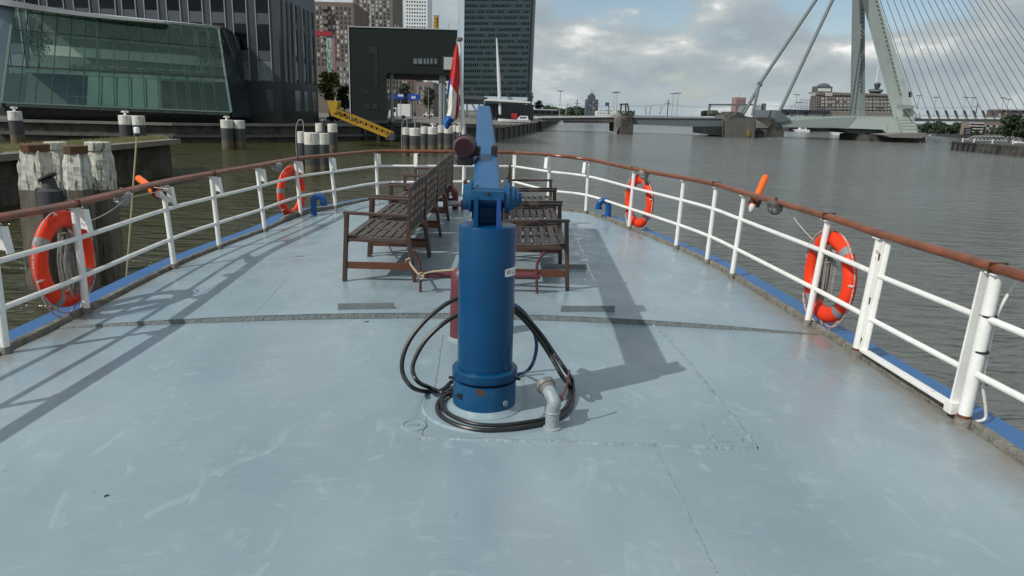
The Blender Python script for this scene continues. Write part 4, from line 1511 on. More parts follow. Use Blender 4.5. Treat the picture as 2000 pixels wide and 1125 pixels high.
def many(parent, name, items, m, cap=100):
    """items: (x0, z0, x1, z1, y, depth); one object per item, sharing a unit mesh"""
    org = V(parent.location)
    items = sorted(items, key=lambda q: -abs((q[2] - q[0]) * (q[3] - q[1])))
    me = None
    for it in items[:cap]:
        x0, z0, x1, z1, y, d = it
        if me is None:
            o = MB().b2((-0.5, 0, 0), (0.5, 1, 1)).build(name, m, parent, local=True)
            me = o.data
        else:
            o = bpy.data.objects.new(name, me)
            COL.objects.link(o)
            o.parent = parent
        o.location = V(((x0 + x1) / 2, y - d, z0)) - org
        o.scale = (abs(x1 - x0), d, abs(z1 - z0))
    if items[cap:]:
        mb = MB()
        for x0, z0, x1, z1, y, d in items[cap:]:
            mb.b2((x0, y - d, z0), (x1, y, z1))
        o = mb.build(name, m, parent)
        o['kind'] = 'stuff'


# ------------------------------------------------------------------ banks
qpx = [(-900, 232), (-300, 262), (0, 273), (341, 279), (520, 278), (617, 276), (780, 274), (870, 276), (967, 275), (1047, 256), (1086, 241)]
qp = [wat(*q) for q in qpx]
farp = [V((60, 900, 0)), V((-1200, 900, 0)), V((-1200, qp[0].y, 0))]
poly = [V((p.x, p.y, GZ)) for p in qp + farp]
gm_ = MB()
gm_.add(poly, [list(range(len(poly)))])
struct(gm_.build('quay_ground', 'quay_top'))
wl_ = MB()
for a, b in zip(qp, qp[1:]):
    d = V((b.y - a.y, a.x - b.x, 0)).normalized() * 0.0
    wl_.add([V((a.x, a.y, WATER - 1)), V((b.x, b.y, WATER - 1)), V((b.x, b.y, GZ - 0.004)), V((a.x, a.y, GZ - 0.004))], [(0, 1, 2, 3)])
qw = wl_.build('quay_wall', 'quay_stone', loc=qp[4])
tag(qw, 'long dark stained quay wall below the glass pavilion and black gate building', 'quay wall')
mb = MB()
for a, b in zip(qp[1:], qp[2:]):
    n_ = V((b.y - a.y, a.x - b.x, 0)).normalized()
    mb.bar(V((a.x, a.y, GZ + 0.0)) + n_ * 0.1, V((b.x, b.y, GZ + 0.0)) + n_ * 0.1, 0.5, 0.28)
mb.build('coping', 'concrete', qw)
mb = MB()
for a, b in list(zip(qp, qp[1:]))[8:]:
    L = (b - a).length
    k = int(L / 7)
    for i in range(k):
        p = a.lerp(b, (i + 0.3) / k)
        MB().tube([V((p.x + 0.2, p.y - 0.3, WATER - 0.5)), V((p.x + 0.2, p.y - 0.3, GZ + 0.25))], 0.16, 8).build('fender_pile', 'concrete', qw)
for i in range(2, 7):
    a, b = qp[i], qp[i + 1]
    n_ = V((b.y - a.y, a.x - b.x, 0)).normalized()
    MB().bar(V((a.x, a.y, WATER + 0.75)) + n_ * 0.2, V((b.x, b.y, WATER + 0.75)) + n_ * 0.2, 0.4, 0.3).build('waling', 'timber_dark', qw)

fpx = [(1100, 239), (1240, 240), (1540, 256), (1700, 257), (1815, 264), (1880, 271), (2080, 281), (2400, 300)]
fpp = [wat(*q) for q in fpx]
fpoly = [V((p.x, p.y, -1.6)) for p in fpp] + [V((1500, 300, -1.6)), V((1500, 2600, -1.6)), V((-300, 2600, -1.6)), V((40, fpp[0].y + 30, -1.6))]
fg = MB()
fg.add(fpoly, [list(range(len(fpoly)))])
for a, b in zip(fpp, fpp[1:]):
    fg.add([V((a.x, a.y, WATER - 1)), V((b.x, b.y, WATER - 1)), V((b.x, b.y, -1.6)), V((a.x, a.y, -1.6))], [(0, 1, 2, 3)])
struct(fg.build('far_bank', mat('bank_dark', (0.045, 0.048, 0.05), 0.9, col2=(0.07, 0.07, 0.068), vs=0.1)))


# ------------------------------------------------------------------ trees
def tree(label, px, pyt, pyb, wpx, Y, zg, leaf, n=900, seed=1, group=None, ls=None, trunk=True, lean=0.0):
    rr = random.Random(seed)
    cx = at(px, (pyt + pyb) / 2, Y)
    top, bot = at(px, pyt, Y).z, at(px, pyb, Y).z
    w_ = wpx * Y / FPX / 2
    t = thing('tree', label, 'tree', (cx.x, Y, zg), group)
    hgt = top - bot
    ls = ls or 0.09 * min(w_, hgt) + 0.12
    clumps = []
    for i in range(16):
        u_ = rr.uniform(-1, 1)
        v_ = rr.uniform(-0.9, 0.95)
        k = math.sqrt(max(0.05, 1 - v_ * v_)) * (0.9 if v_ > 0 else 1.05)
        an = rr.uniform(0, 6.28)
        rad = rr.uniform(0.25, 0.78) * k
        clumps.append((V((cx.x + w_ * rad * math.cos(an), Y + w_ * rad * math.sin(an), (top + bot) / 2 + hgt / 2 * v_ * 0.82)), rr.uniform(0.22, 0.42)))
    vv, ff = [], []
    for i in range(n):
        c, s_ = rr.choice(clumps)
        d = V((rr.gauss(0, 1), rr.gauss(0, 1), rr.gauss(0, 1))).normalized() * (rr.random() ** 0.4)
        p = c + V((d.x * w_ * s_ * 1.25, d.y * w_ * s_ * 1.25, d.z * hgt / 2 * s_ * 1.1))
        a = V((rr.gauss(0, 1), rr.gauss(0, 1), rr.gauss(0, 0.7))).normalized()
        b = a.cross(V((rr.gauss(0, 1), rr.gauss(0, 1), rr.gauss(0, 1)))).normalized()
        q = ls * rr.uniform(0.6, 1.3)
        i0 = len(vv)
        vv += [p - a * q, p + b * q * 0.6, p + a * q, p - b * q * 0.6]
        ff.append((i0, i0 + 1, i0 + 2, i0 + 3))
    MB().add(vv, ff).build('crown', leaf, t)
    if trunk:
        m = MB()
        th = w_ * 0.07 + 0.08
        m.tube([V((cx.x, Y, zg - 0.1)), V((cx.x + 0.05, Y, (zg + bot) / 2)), V((cx.x + 0.1, Y, bot + hgt * 0.35)), V((cx.x, Y, bot + hgt * 0.8))], [th, th * 0.8, th * 0.55, th * 0.15], 8)
        for i in range(6):
            c, s_ = clumps[i]
            m.tube([V((cx.x + 0.05, Y, bot + hgt * (0.05 + 0.06 * i))), c], [th * 0.4, th * 0.1], 5)
        m.build('trunk', 'bark', t)
    return t


# ------------------------------------------------------------------ masonry jetty
jc = wat(337, 341)
jz = at(334, 271, jc.y).z
jl = onz(3, 298, jz)
jb_ = onz(318, 264, jz)
jl2 = onz(0, 256, jz)
dvec = (jl - V((jc.x, jc.y, jz)))
dvec.z = 0
A = V((jc.x, jc.y, jz))
B = A + dvec.normalized() * 45
Cb = V((jb_.x, jb_.y, jz))
Db = Cb + dvec.normalized() * 45 + V((-3, 6, 0))
jt = thing('masonry_jetty', 'old brick jetty with stone coping and mossy top behind the timber piles', 'jetty', V((jc.x, jc.y, WATER)))
m = MB()
m.hexa([V((p.x, p.y, WATER - 1)) for p in (B, A, Cb, Db)] + [V((p.x, p.y, jz - 0.28)) for p in (B, A, Cb, Db)])
m.build('brick_wall', mat('jetty_brick', (0.065, 0.052, 0.042), 0.95, col2=(0.115, 0.092, 0.074), vs=0.9, bump=0.8, bs=5, col3=(0.028, 0.03, 0.016), vs3=0.45, thr3=(0.45, 0.62)), jt)
n1_ = V((dvec.y, -dvec.x, 0)).normalized()
if n1_.y > 0:
    n1_ = -n1_
m = MB()
for i in range(30):
    a, b = A.lerp(B, i / 30), A.lerp(B, (i + 0.985) / 30)
    m.bar(a - UP * 0.14 - n1_ * 0.32, b - UP * 0.14 - n1_ * 0.32, 0.8, 0.28)
m.build('coping_stone', mat('coping_pale', (0.20, 0.18, 0.145), 0.9, col2=(0.14, 0.125, 0.10), vs=0.8), jt)
m = MB()
a, b = A - UP * 0.14, Cb - UP * 0.14
e_ = (b - a).normalized()
m.bar(a + e_ * 0.75 + V((-0.3, 0, 0)), b + V((-0.3, 0, 0)), 0.7, 0.28)
m.build('end_coping', 'coping_pale', jt)
m = MB()
m.add([V((p.x, p.y, jz - 0.05)) for p in (B, A + V((-0.4, 0.4, 0)), Cb + V((-0.5, 0, 0)), Db)], [(0, 1, 2, 3)])
m.build('ground_cover', 'moss', jt)
rr = random.Random(5)
gv, gf = [], []
for i in range(5000):
    s_, t_ = rr.random() ** 1.0, rr.uniform(0.06, 0.99)
    p = A.lerp(B, s_ * 0.75).lerp(Cb.lerp(Db, s_ * 0.75), t_)
    h_ = rr.uniform(0.05, 0.17)
    x_ = rr.uniform(-0.06, 0.06)
    i0 = len(gv)
    gv += [p + V((-0.05, 0, -0.06)), p + V((0.05, 0, -0.06)), p + V((x_, 0.02, h_ - 0.05))]
    gf.append((i0, i0 + 1, i0 + 2))
gr_ = MB().add(gv, gf).build('grass', 'moss', jt)
gr_['kind'] = 'stuff'
# ladder on the jetty wall
lm = MB()
for x in (2, 10):
    p0, p1 = at(x - 4, 330, 33), at(x, 470, 33)
lp = B.lerp(A, 0.0)
u0 = onz(4, 300, jz) + n1_ * 0.12
for dx in (-0.22, 0.22):
    q = u0 + dvec.normalized() * dx
    lm.tube([V((q.x, q.y, WATER)), V((q.x, q.y, jz - 0.2))], 0.03, 6)
for i in range(8):
    z = WATER + 0.2 + i * 0.3
    a, b = u0 + dvec.normalized() * -0.22, u0 + dvec.normalized() * 0.22
    lm.tube([V((a.x, a.y, z)), V((b.x, b.y, z))], 0.02, 6)
lm.build('ladder', 'pole_dark', jt)

# ------------------------------------------------------------------ timber dolphin
tm = thing('timber_dolphin', 'cluster of four weathered timber piles with peeling white paint', 'mooring piles', wat(150, 575))
TP = [((41, 96), (60, 112), 281, 293, 17.2), ((88, 130), (100, 142), 277, 289, 18.6), ((124, 171), (142, 196), 284, 297, 17.0), ((167, 216), (196, 243), 277, 291, 18.0)]
for k_, (tp, bt, yc, yw, Y) in enumerate(TP):
    rr = random.Random(k_ + 3)
    c1_ = at(sum(tp) / 2, yw, Y)
    c0_ = at(sum(bt) / 2, 560, Y)
    c0_ = c1_ + (c0_ - c1_) * ((WATER - 0.6 - c1_.z) / (c0_.z - c1_.z))
    rad = (tp[1] - tp[0]) / 2 * Y / FPX * 1.0
    zw = at(sum(tp) / 2, 369, Y).z
    fw = (c1_.z - zw) / (c1_.z - c0_.z)

    def ringpts(fa, fb, n, ns=12):
        verts, faces = [], []
        off = [rr.uniform(0.88, 1.07) for _ in range(ns)]
        for i in range(n):
            f_ = fa + (fb - fa) * i / (n - 1)
            c = c1_.lerp(c0_, f_)
            sc_ = (0.80 + 0.2 * min(1, f_ * 12)) if fa == 0 else 1.0
            for j in range(ns):
                a = 2 * math.pi * (j + 0.5) / ns
                sqr = 1.0 / max(abs(math.cos(a)), abs(math.sin(a))) ** 0.55
                r_ = rad * off[j] * sc_ * min(1.08, sqr * 0.92) * (1 + 0.04 * math.sin(i * 1.7 + j * 2.1 + k_))
                verts.append(c + V((r_ * math.cos(a), r_ * math.sin(a), 0)))
        for i in range(n - 1):
            for j in range(ns):
                faces.append((i * ns + j, (i + 1) * ns + j, (i + 1) * ns + (j + 1) % ns, i * ns + (j + 1) % ns))
        faces.append(list(range(ns)))
        return verts, faces
    rs = rr.getstate()
    v1, f1 = ringpts(0, fw, 9)
    rr.setstate(rs)
    v2, f2 = ringpts(fw, 1.0, 14)
    mb = MB().add(v1, f1, 0).add(v2, f2[:-1], 1)
    po = mb.build('pile', ['timber_white', 'timber_wood'], tm)
    capc = c1_ + UP * 0.0
    hcap = at(sum(tp) / 2, yc, Y).z - c1_.z
    MB().lathe([(rad * 0.92, -0.03), (rad * 0.95, hcap * 0.9), (rad * 0.9, hcap), (0, hcap + 0.01)], capc, 9, smooth=False).build('cap_block', 'timber_cap' if k_ in (0, 2) else 'timber_white', po, bevel=0.015)
bq = at(98, 372, 15.6)
MB().lathe([(0.26, -0.35), (0.26, 0.0), (0.2, 0.02), (0.16, 0.05), (0.12, 0.26)], bq, 20).build('mooring_bollard', 'pile_dark', tm)
MB().lathe([(0.02, -0.02), (0.20, 0.0), (0.20, 0.04), (0.0, 0.06)], bq + V((-0.02, 0, 0.27)), 20, M=Matrix.Rotation(-0.5, 3, 'Y')).build('bollard_cap', 'pile_dark', tm)
MB().tube(cr([bq + V((-0.3, 0, -0.5)), bq + V((-0.3, 0, -0.02)), bq + V((-0.2, 0, 0.02)), bq + V((0.24, 0, 0.02)), bq + V((0.32, 0, -0.04)), bq + V((0.32, 0, -0.5))], 4), 0.035, 8).build('bollard_bracket', 'pile_dark', tm)
wv, wf = [], []
rr = random.Random(9)
for i in range(160):
    p = at(rr.uniform(80, 128), rr.uniform(560, 585), 16.6) + V((0, rr.uniform(-.2, .2), 0))
    i0 = len(wv)
    wv += [p + V((-0.02, 0, 0)), p + V((0.02, 0, 0)), p + V((rr.uniform(-.15, .1), 0, -rr.uniform(0.3, 0.8)))]
    wf.append((i0, i0 + 1, i0 + 2))
we = MB().add(wv, wf).build('water_weed', 'moss', tm)
we['kind'] = 'stuff'

# ------------------------------------------------------------------ steel mooring piles
PL = [
    # px0, px1, ytop, ywhite, ydark, ywater, Y(None=from water), top kind
    (16, 40, 217, 235, 262, None, 64, 'bollard', 'lone white-topped mooring pile standing behind the mossy jetty at the far end'),
    (232, 257, 225, 243, 270, None, 62, 'bollard', 'white-topped mooring pile with bollard, left of the pair behind the jetty corner'),
    (258, 281, 226, 244, 270, None, 62, '', 'white-topped mooring pile without bollard, right of the pair behind the jetty corner'),
    (431, 454, 234, 250, 274, 293, None, 'bollard', 'white-topped mooring pile with bollard before the black facade'),
    (456, 477, 235, 251, 276, 293, None, '', 'white-topped mooring pile without bollard before the black facade'),
    (616, 633, 241, 257, 283, 301, None, '', 'white-topped pile half hidden at the back of the cluster by the yellow gangway'),
    (640, 658, 242, 258, 283, 302, None, '', 'white-topped pile at the back right of the cluster by the yellow gangway'),
    (580, 596, 257, 279, 320, 336, None, 'ladder', 'mooring pile with metal hoop ladder, front of the cluster by the yellow gangway'),
    (594, 623, 259, 282, 322, 343, None, '', 'widest mooring pile at the front of the cluster by the yellow gangway'),
    (622, 642, 260, 282, 322, 339, None, 'post', 'mooring pile topped by a dark post, front of the cluster by the yellow gangway'),
    (785, 800, 249, 263, 284, 305, None, 'ladder', 'mooring pile with ladder at the end of the row near the flag'),
    (800, 821, 250, 265, 285, 306, None, 'post', 'wide mooring pile with slim post on top in the row near the flag'),
    (822, 836, 247, 261, 283, 300, None, '', 'narrow mooring pile between post pile and bollard pile in the row near the flag'),
    (836, 855, 248, 262, 284, 302, None, 'bollard', 'mooring pile with white bollard on top in the row near the flag'),
    (855, 867, 245, 259, 280, 296, None, '', 'narrow mooring pile left of the flag tip'),
    (867, 885, 247, 260, 282, 298, None, '', 'mooring pile right below the blue flag tip'),
    (884, 892, 244, 257, 276, 291, None, '', 'partly hidden mooring pile right of the flag tip'),
    (891, 904, 246, 258, 278, 293, None, 'bollard', 'mooring pile directly behind the white flagpole'),
]
for px0, px1, yt, yw, yd, ywt, Y, kind, lab in PL:
    cxp = (px0 + px1) / 2
    if Y is None:
        Y = wat(cxp, ywt - 2).y
    c = at(cxp, yt, Y)
    rad = (px1 - px0) / 2 * Y / FPX
    zt, z1, z2 = c.z, at(cxp, yw, Y).z, at(cxp, yd, Y).z
    o = V((c.x, Y, WATER))
    t = thing('mooring_pile', lab, 'mooring pile', o, 'white-topped steel mooring piles')
    m = MB()
    m.lathe([(rad, WATER - 1 - WATER), (rad, z2 - WATER)], o, 24, 2)
    m.lathe([(rad, z2 - WATER), (rad, z1 - WATER)], o, 24, 1)
    m.lathe([(rad, z1 - WATER), (rad, zt - WATER - 0.03), (rad - 0.03, zt - WATER), (0, zt - WATER)], o, 24, 0)
    m.build('pile', ['pile_white', 'pile_dark', 'pile_slime'], t)
    tp = V((c.x, Y, zt))
    if kind == 'bollard':
        MB().lathe([(0.12, 0), (0.10, 0.2), (0.09, 0.26), (0.2, 0.3), (0.2, 0.36), (0.0, 0.38)], tp, 14).build('bollard', 'steel_white', t)
        MB().tube([tp + V((-0.3, 0, 0.27)), tp + V((0.3, 0, 0.27))], 0.06, 8).build('bollard_bar', 'steel_white', t)
    elif kind == 'post':
        MB().tube([tp, tp + UP * 0.85], 0.12 if px0 == 622 else 0.06, 10).build('post', 'pile_dark' if px0 == 622 else 'steel_grey', t)
        MB().lathe([(0.17, 0), (0.17, 0.05), (0, 0.07)], tp + UP * 0.85, 12).build('post_cap', 'steel_grey', t)
    elif kind == 'ladder':
        q = tp + V((-rad * 0.7, -rad * 0.75, 0))
        m = MB()
        m.tube(cr([q + V((-0.1, 0, -2.2)), q + V((-0.1, 0, -0.1)), q + V((0.1, 0, 0.72)), q + V((0.42, 0, 0.72)), q + V((0.45, 0.0, -0.0))], 5), 0.035, 6)
        m.build('hoop_ladder', 'steel_grey', t)

# thin pole with a white light, standing on the ship's rim
pq = ondeck(281, 540)
pq = pq + V((-0.17, 0, -0.02))
ptop = at(267.5, 262, pq.y)
sp_ = thing('signal_pole', 'thin pale wooden pole with small white lantern before the jetty corner', 'pole', pq)
MB().tube([pq, ptop], 0.0075, 8).build('pole', mat('pole_pale', (0.45, 0.38, 0.22), 0.6), sp_)
MB().lathe([(0.014, -0.01), (0.014, 0.008), (0.025, 0.01), (0.025, 0.055), (0.02, 0.062), (0.0, 0.064)], ptop, 14).build('lantern', 'plate_white', sp_)
MB().lathe([(0.018, -0.02), (0.018, 0.006)], ptop, 12).build('lantern_foot', 'motor_black', sp_)

# ------------------------------------------------------------------ black office block with white fins
YF = 96.0
bk = thing('office_block', 'tall black office block with narrow white fins behind the glass pavilion', 'office building', V((at(300, 230, YF).x, YF, GZ)))
xa = at(-160, 60, YF).x
xc_ = at(545, 80, YF).x
xd = at(617, 80, 113).x
zt = at(617, -8, 113).z
m = MB()
m.prism([V((xa, YF, GZ)), V((xc_, YF, GZ)), V((xd, 113, GZ)), V((xd - 14, 150, GZ)), V((xa, 150, GZ))], V((0, 0, zt - GZ)))
m.build('wall', 'facade_dark', bk)
zb0, zb1 = GZ, at(471, 158, YF).z
m = MB()
e_ = 0.06
m.add([V((xa, YF - e_, zb0 + .02)), V((xc_ + e_ * .4, YF - e_, zb0 + .02)), V((xd + e_, 113 - e_, zb0 + .02)), V((xd + e_, 113 - e_, zb1)), V((xc_ + e_ * .4, YF - e_, zb1)), V((xa, YF - e_, zb1))], [(0, 1, 4, 5), (1, 2, 3, 4)])
m.build('base_storey', 'facade_base', bk)
zl = lambda y: at(471, y, YF).z
cols = [(101, 129), (152, 179), (201, 229), (245, 268), (288, 311), (331, 354), (373, 397), (416, 440), (459, 482), (503, 526), (58, 82), (14, 40)]
wd_, sp2, wp_, fins = [], [], [], []
for a, b in cols:
    x0, x1 = at(a, 60, YF).x, at(b, 60, YF).x
    wd_ += [(x0, zl(24), x1, zl(-8), YF, 0.05), (x0, zl(97), x1, zl(47), YF, 0.05)]
    sp2 += [(x0, zl(46), x1, zl(25), YF, 0.08), (x0, zl(117), x1, zl(98), YF, 0.08)]
    wp_ += [(x0, zl(156), x1, zl(118), YF, 0.05)]
    fins += [(x0 - 0.16, zl(157), x0 - 0.06, zl(-10), YF, 0.16), (x1 + 0.06, zl(157), x1 + 0.16, zl(-10), YF, 0.16)]
many(bk, 'window', wd_, 'glass_dark')
many(bk, 'spandrel_panel', sp2, 'facade_panel')
many(bk, 'tall_window', wp_, 'glass_pale')
many(bk, 'fin', fins, 'fin_white')
lw = [(at(468, 200, YF).x, zl(212), at(490, 200, YF).x, zl(172), YF - .06, 0.04), (at(509, 200, YF).x, zl(215), at(534, 200, YF).x, zl(174), YF - .06, 0.04)]
many(bk, 'ground_window', lw, 'glass_mid')
# receding side
sd_ = (V((xd, 113, 0)) - V((xc_, YF, 0))).normalized()
sn_ = V((sd_.y, -sd_.x, 0))
SL = (V((xd, 113, 0)) - V((xc_, YF, 0))).length


def side_x(px, y):      # distance along the side wall seen at px
    d = ray(px, y)
    # intersect ray with vertical plane through xc_,YF along sd_
    t = ((xc_ - EYE.x) * sn_.x + (YF - EYE.y) * sn_.y) / (d.x * sn_.x + d.y * sn_.y)
    p = EYE + d * t
    return (V((p.x - xc_, p.y - YF, 0))).dot(sd_)


def side_box(name, s0, s1, z0, z1, d, m_):
    a = V((xc_, YF, 0)) + sd_ * s0
    b = V((xc_, YF, 0)) + sd_ * s1
    o = sn_ * d
    MB().hexa([V((p.x, p.y, z)) for z in (z0, z1) for p in (a + o, b + o, b, a)]).build(name, m_, bk)


for a, b in ((570, 580), (588, 595), (604, 611)):
    s0, s1 = side_x(a, 60), side_x(b, 60)
    side_box('window', s0, s1, zl(28), zl(-8), 0.05, 'glass_dark')
    side_box('spandrel_panel', s0, s1, zl(45), zl(28.5), 0.08, 'facade_panel')
    side_box('window', s0, s1, zl(100), zl(46), 0.05, 'glass_dark')
    side_box('tall_window', s0, s1, zl(150), zl(112), 0.05, 'glass_pale')
    side_box('ground_window', s0, s1, zl(215), zl(172), 0.1, 'glass_pale')
for px in (553, 563, 571, 581, 587, 596, 603, 612):
    s0 = side_x(px, 60)
    side_box('fin', s0 - 0.06, s0 + 0.06, zl(156), zl(-10), 0.3, 'fin_white')

# ------------------------------------------------------------------ glass pavilion
pv = thing('glass_pavilion', 'green glass pavilion with slanted front on the quay edge', 'pavilion', V((at(230, 230, 84).x, 84, GZ)))
YL, YR = 81.0, 89.0
gb0, gb1 = at(4, 200, YL), at(452, 219, YR)
gm0, gm1 = at(13, 129, YL + 0.6), at(441, 151, YR + 0.6)
gt0, gt1 = at(27, 13, YL + 1.6), at(427, 55, YR + 1.6)
NP_ = 15
panes_lo = [(gb0.lerp(gb1, i / NP_), gm0.lerp(gm1, i / NP_)) for i in range(NP_ + 1)]
panes_up = [(gm0.lerp(gm1, i / NP_), gt0.lerp(gt1, i / NP_)) for i in range(NP_ + 1)]
glass_mat('pavilion_glass', (0.6, 0.82, 0.72), 0.012, (0.90, 0.97, 0.93))
bk_ = V((0.0, 1, 0))
for L_, nm in ((panes_lo, 'lower_pane'), (panes_up, 'upper_pane')):
    for i in range(NP_):
        (a, a2), (b, b2) = L_[i], L_[i + 1]
        MB().prism([a, b, b2, a2], bk_ * 0.03).build(nm, 'pavilion_glass', pv)
for i in range(NP_ + 1):
    w_ = 0.05
    m = MB()
    m.bar(panes_lo[i][0] - bk_ * 0.05, panes_lo[i][1] - bk_ * 0.05, w_, 0.12, up=bk_)
    m.bar(panes_up[i][0] - bk_ * 0.05, panes_up[i][1] - bk_ * 0.05, w_, 0.12, up=bk_)
    m.build('mullion', 'mullion', pv)
for a, b, w_, mm in ((gb0, gb1, 0.14, 'green_frame'), (gm0, gm1, 0.16, 'mullion'), (gt0, gt1, 0.14, 'green_frame'), (gm0.lerp(gt0, 0.62), gm1.lerp(gt1, 0.60), 0.05, 'mullion')):
    MB().bar(a - bk_ * 0.04, b - bk_ * 0.04, w_, 0.14, up=bk_).build('transom', mm, pv)
for a, b, c in ((gb0, gm0, gt0), (gb1, gm1, gt1)):
    m = MB()
    m.bar(a, b, 0.2, 0.2, up=bk_)
    m.bar(b, c, 0.2, 0.2, up=bk_)
    m.build('edge_frame', 'green_frame', pv)
dep = V((-1.6, 6.0, 0))
m = MB()
m.prism([gm0 + V((0.3, .3, -0.55)), gm1 + V((-0.3, .3, -0.55)), gm1 + V((-0.3, .3, -0.15)), gm0 + V((0.3, .3, -0.15))], dep)
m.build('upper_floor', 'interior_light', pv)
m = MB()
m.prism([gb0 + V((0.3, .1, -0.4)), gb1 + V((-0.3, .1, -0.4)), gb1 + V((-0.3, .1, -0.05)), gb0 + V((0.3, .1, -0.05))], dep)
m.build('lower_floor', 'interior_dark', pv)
m = MB()
m.prism([gt0 + V((0.3, .2, -0.12)), gt1 + V((-0.3, .2, -0.12)), gt1 + V((0.6, .2, 0.22)), gt0 + V((-0.6, .2, 0.22))], dep + V((0, 1, 0)))
m.build('roof', 'roof_grey', pv)
m = MB()
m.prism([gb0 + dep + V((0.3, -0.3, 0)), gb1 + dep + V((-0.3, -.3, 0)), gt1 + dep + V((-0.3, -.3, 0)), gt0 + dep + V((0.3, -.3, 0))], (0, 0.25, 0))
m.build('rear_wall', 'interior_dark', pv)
# roof sweep: pale curved strip rising at the far end
sw = [at(-80, -22, YL), at(0, -4, YL), at(100, 14, YL + 2), at(210, 30, YL + 4), at(320, 42, YL + 6)]
sm2 = MB()
ss = cr(sw, 8)
for i in range(len(ss) - 1):
    t0_, t1_ = 1 - i / len(ss), 1 - (i + 1) / len(ss)
    sm2.hexa([ss[i] - UP * (0.15 + 0.7 * t0_), ss[i + 1] - UP * (0.15 + 0.7 * t1_), ss[i + 1] - UP * (0.15 + 0.7 * t1_) + V((0, 3, 0)), ss[i] - UP * (0.15 + 0.7 * t0_) + V((0, 3, 0)), ss[i], ss[i + 1], ss[i + 1] + V((0, 3, 0)), ss[i] + V((0, 3, 0))])
sm2.build('roof_sweep', 'roof_grey', pv)
# plinth below the glass, and the end faces
m = MB()
pl0, pl1 = at(-40, 240, YL + 0.8), at(458, 236, YR + 0.8)
m.prism([V((gb0.x - 0.4, YL + 0.5, gb0.z)), V((gb1.x + 0.3, YR + 0.5, gb1.z)), V((gb1.x - 1, YR + 1.2, GZ)), V((gb0.x - 0.4, YL + 1.2, GZ))], (-1.6, 6.0, 0))
m.build('plinth', 'facade_base', pv)
for i in range(1, NP_):
    a = gb0.lerp(gb1, i / NP_)
    MB().bar(a - UP * 0.02, V((a.x, a.y + 0.3, GZ + 0.5)), 0.04, 0.05, up=bk_).build('plinth_joint', 'mullion', pv)
m = MB()
m.prism([gb1 + V((.15, .05, -0.6)), gb1 + V((0.5, 4.6, -0.6)), gt1 + V((0.6, 4.6, -0.6)), gt1 + V((.12, .05, 0))], (0.06, 0, 0))
m.build('end_glass', 'glass_mid', pv)
m = MB()
m.prism([gb0 + V((-.25, -.02, -0.6)), gb0 + V((-3.5, -2.0, -0.6)), gt0 + V((-5.5, -2.5, 0.6)), gt0 + V((-.15, -.02, 0))], (-0.05, 0.08, 0))
m.build('corner_glass', 'pale_glass' if 'pale_glass' in MATS else mat('pale_glass', (0.17, 0.26, 0.30), 0.08), pv)
# blinds, partitions, trusses, tables, plants inside
for i in range(5, 10):
    (a, a2), (b, b2) = panes_lo[i], panes_lo[i + 1]
    o = V((0, 0.5, 0))
    MB().prism([a + o + V((0.08, 0, 0.1)), b + o + V((-0.08, 0, 0.1)), b2 + o + V((-0.08, 0, -0.6)), a2 + o + V((0.08, 0, -0.6))], (0, 0.03, 0)).build('blind', 'blind_green', pv)
for i in (10, 11, 12, 13):
    (a, a2), (b, b2) = panes_lo[i], panes_lo[i + 1]
    o = V((0, 0.35, 0))
    m = MB()
    m.bar(a.lerp(a2, 0.85) + o, b.lerp(b2, 0.85) + o, 0.28, 0.1, up=bk_)
    m.bar(a.lerp(b, .08) + o, a2.lerp(b2, .08) + o, 0.16, 0.1, up=bk_)
    m.build('door_frame', 'green_frame', pv)
for f0, f1 in ((0.06, 0.05), (0.37, 0.36), (0.87, 0.86), (0.93, 0.925)):
    a = gm0.lerp(gm1, f0) + V((0, 0.9, 0))
    b = gt0.lerp(gt1, f1) + V((0, 0.9, -0.1))
    MB().tube([a, b], 0.13, 10).build('column', 'green_frame', pv)
ta, tb = gm0.lerp(gt0, 0.60) + V((0.5, 2.2, 0)), gm1.lerp(gt1, 0.55) + V((-0.5, 2.2, 0))
tc_, td = gt0 + V((0.5, 2.2, -0.35)), gt1 + V((-0.5, 2.2, -0.35))
m = MB()
m.bar(ta, tb, 0.16, 0.16)
m.bar(tc_, td, 0.16, 0.16)
for i in range(14):
    a, b = (ta.lerp(tb, i / 14), tc_.lerp(td, (i + 1) / 14)) if i % 2 else (tc_.lerp(td, i / 14), ta.lerp(tb, (i + 1) / 14))
    m.bar(a, b, 0.11, 0.11)
m.build('roof_truss', 'green_frame', pv)
fa, fb_ = gm0.lerp(gt0, 0.26) + V((0.5, 5.5, 0)), gm1.lerp(gt1, 0.24) + V((-0.5, 5.5, 0))
MB().prism([fa, fb_, fb_ + UP * 1.1, fa + UP * 1.1], (0, 0.2, 0)).build('gallery', 'interior_light', pv)
rr = random.Random(11)
for i in range(12):
    f_ = 0.08 + 0.85 * i / 12 + rr.uniform(-.01, .01)
    c = gm0.lerp(gm1, f_) + V((0, 1.0, -0.12))
    m = MB()
    m.b2(c + V((-0.55, 0, 0.62)), c + V((0.55, 0.8, 0.70)))
    for dx in (-0.45, 0.4):
        m.b2(c + V((dx, 0.35, 0)), c + V((dx + 0.06, 0.42, 0.62)))
    m.build('table', 'blind_green', pv)
for i in range(14):
    f_ = 0.45 + 0.5 * i / 14
    c = gm0.lerp(gm1, f_) + V((rr.uniform(-.3, .3), 0.6, -0.15))
    pm = MB()
    for k_ in range(26):
        d = V((rr.gauss(0, .25), rr.gauss(0, .12), abs(rr.gauss(0, .28))))
        pm.add([c + d + V((-.09, 0, 0)), c + d + V((.09, 0, .02)), c + d + V((rr.uniform(-.1, .1), 0, .2))], [(0, 1, 2)])
    pm.build('planter', 'leaf_light', pv)
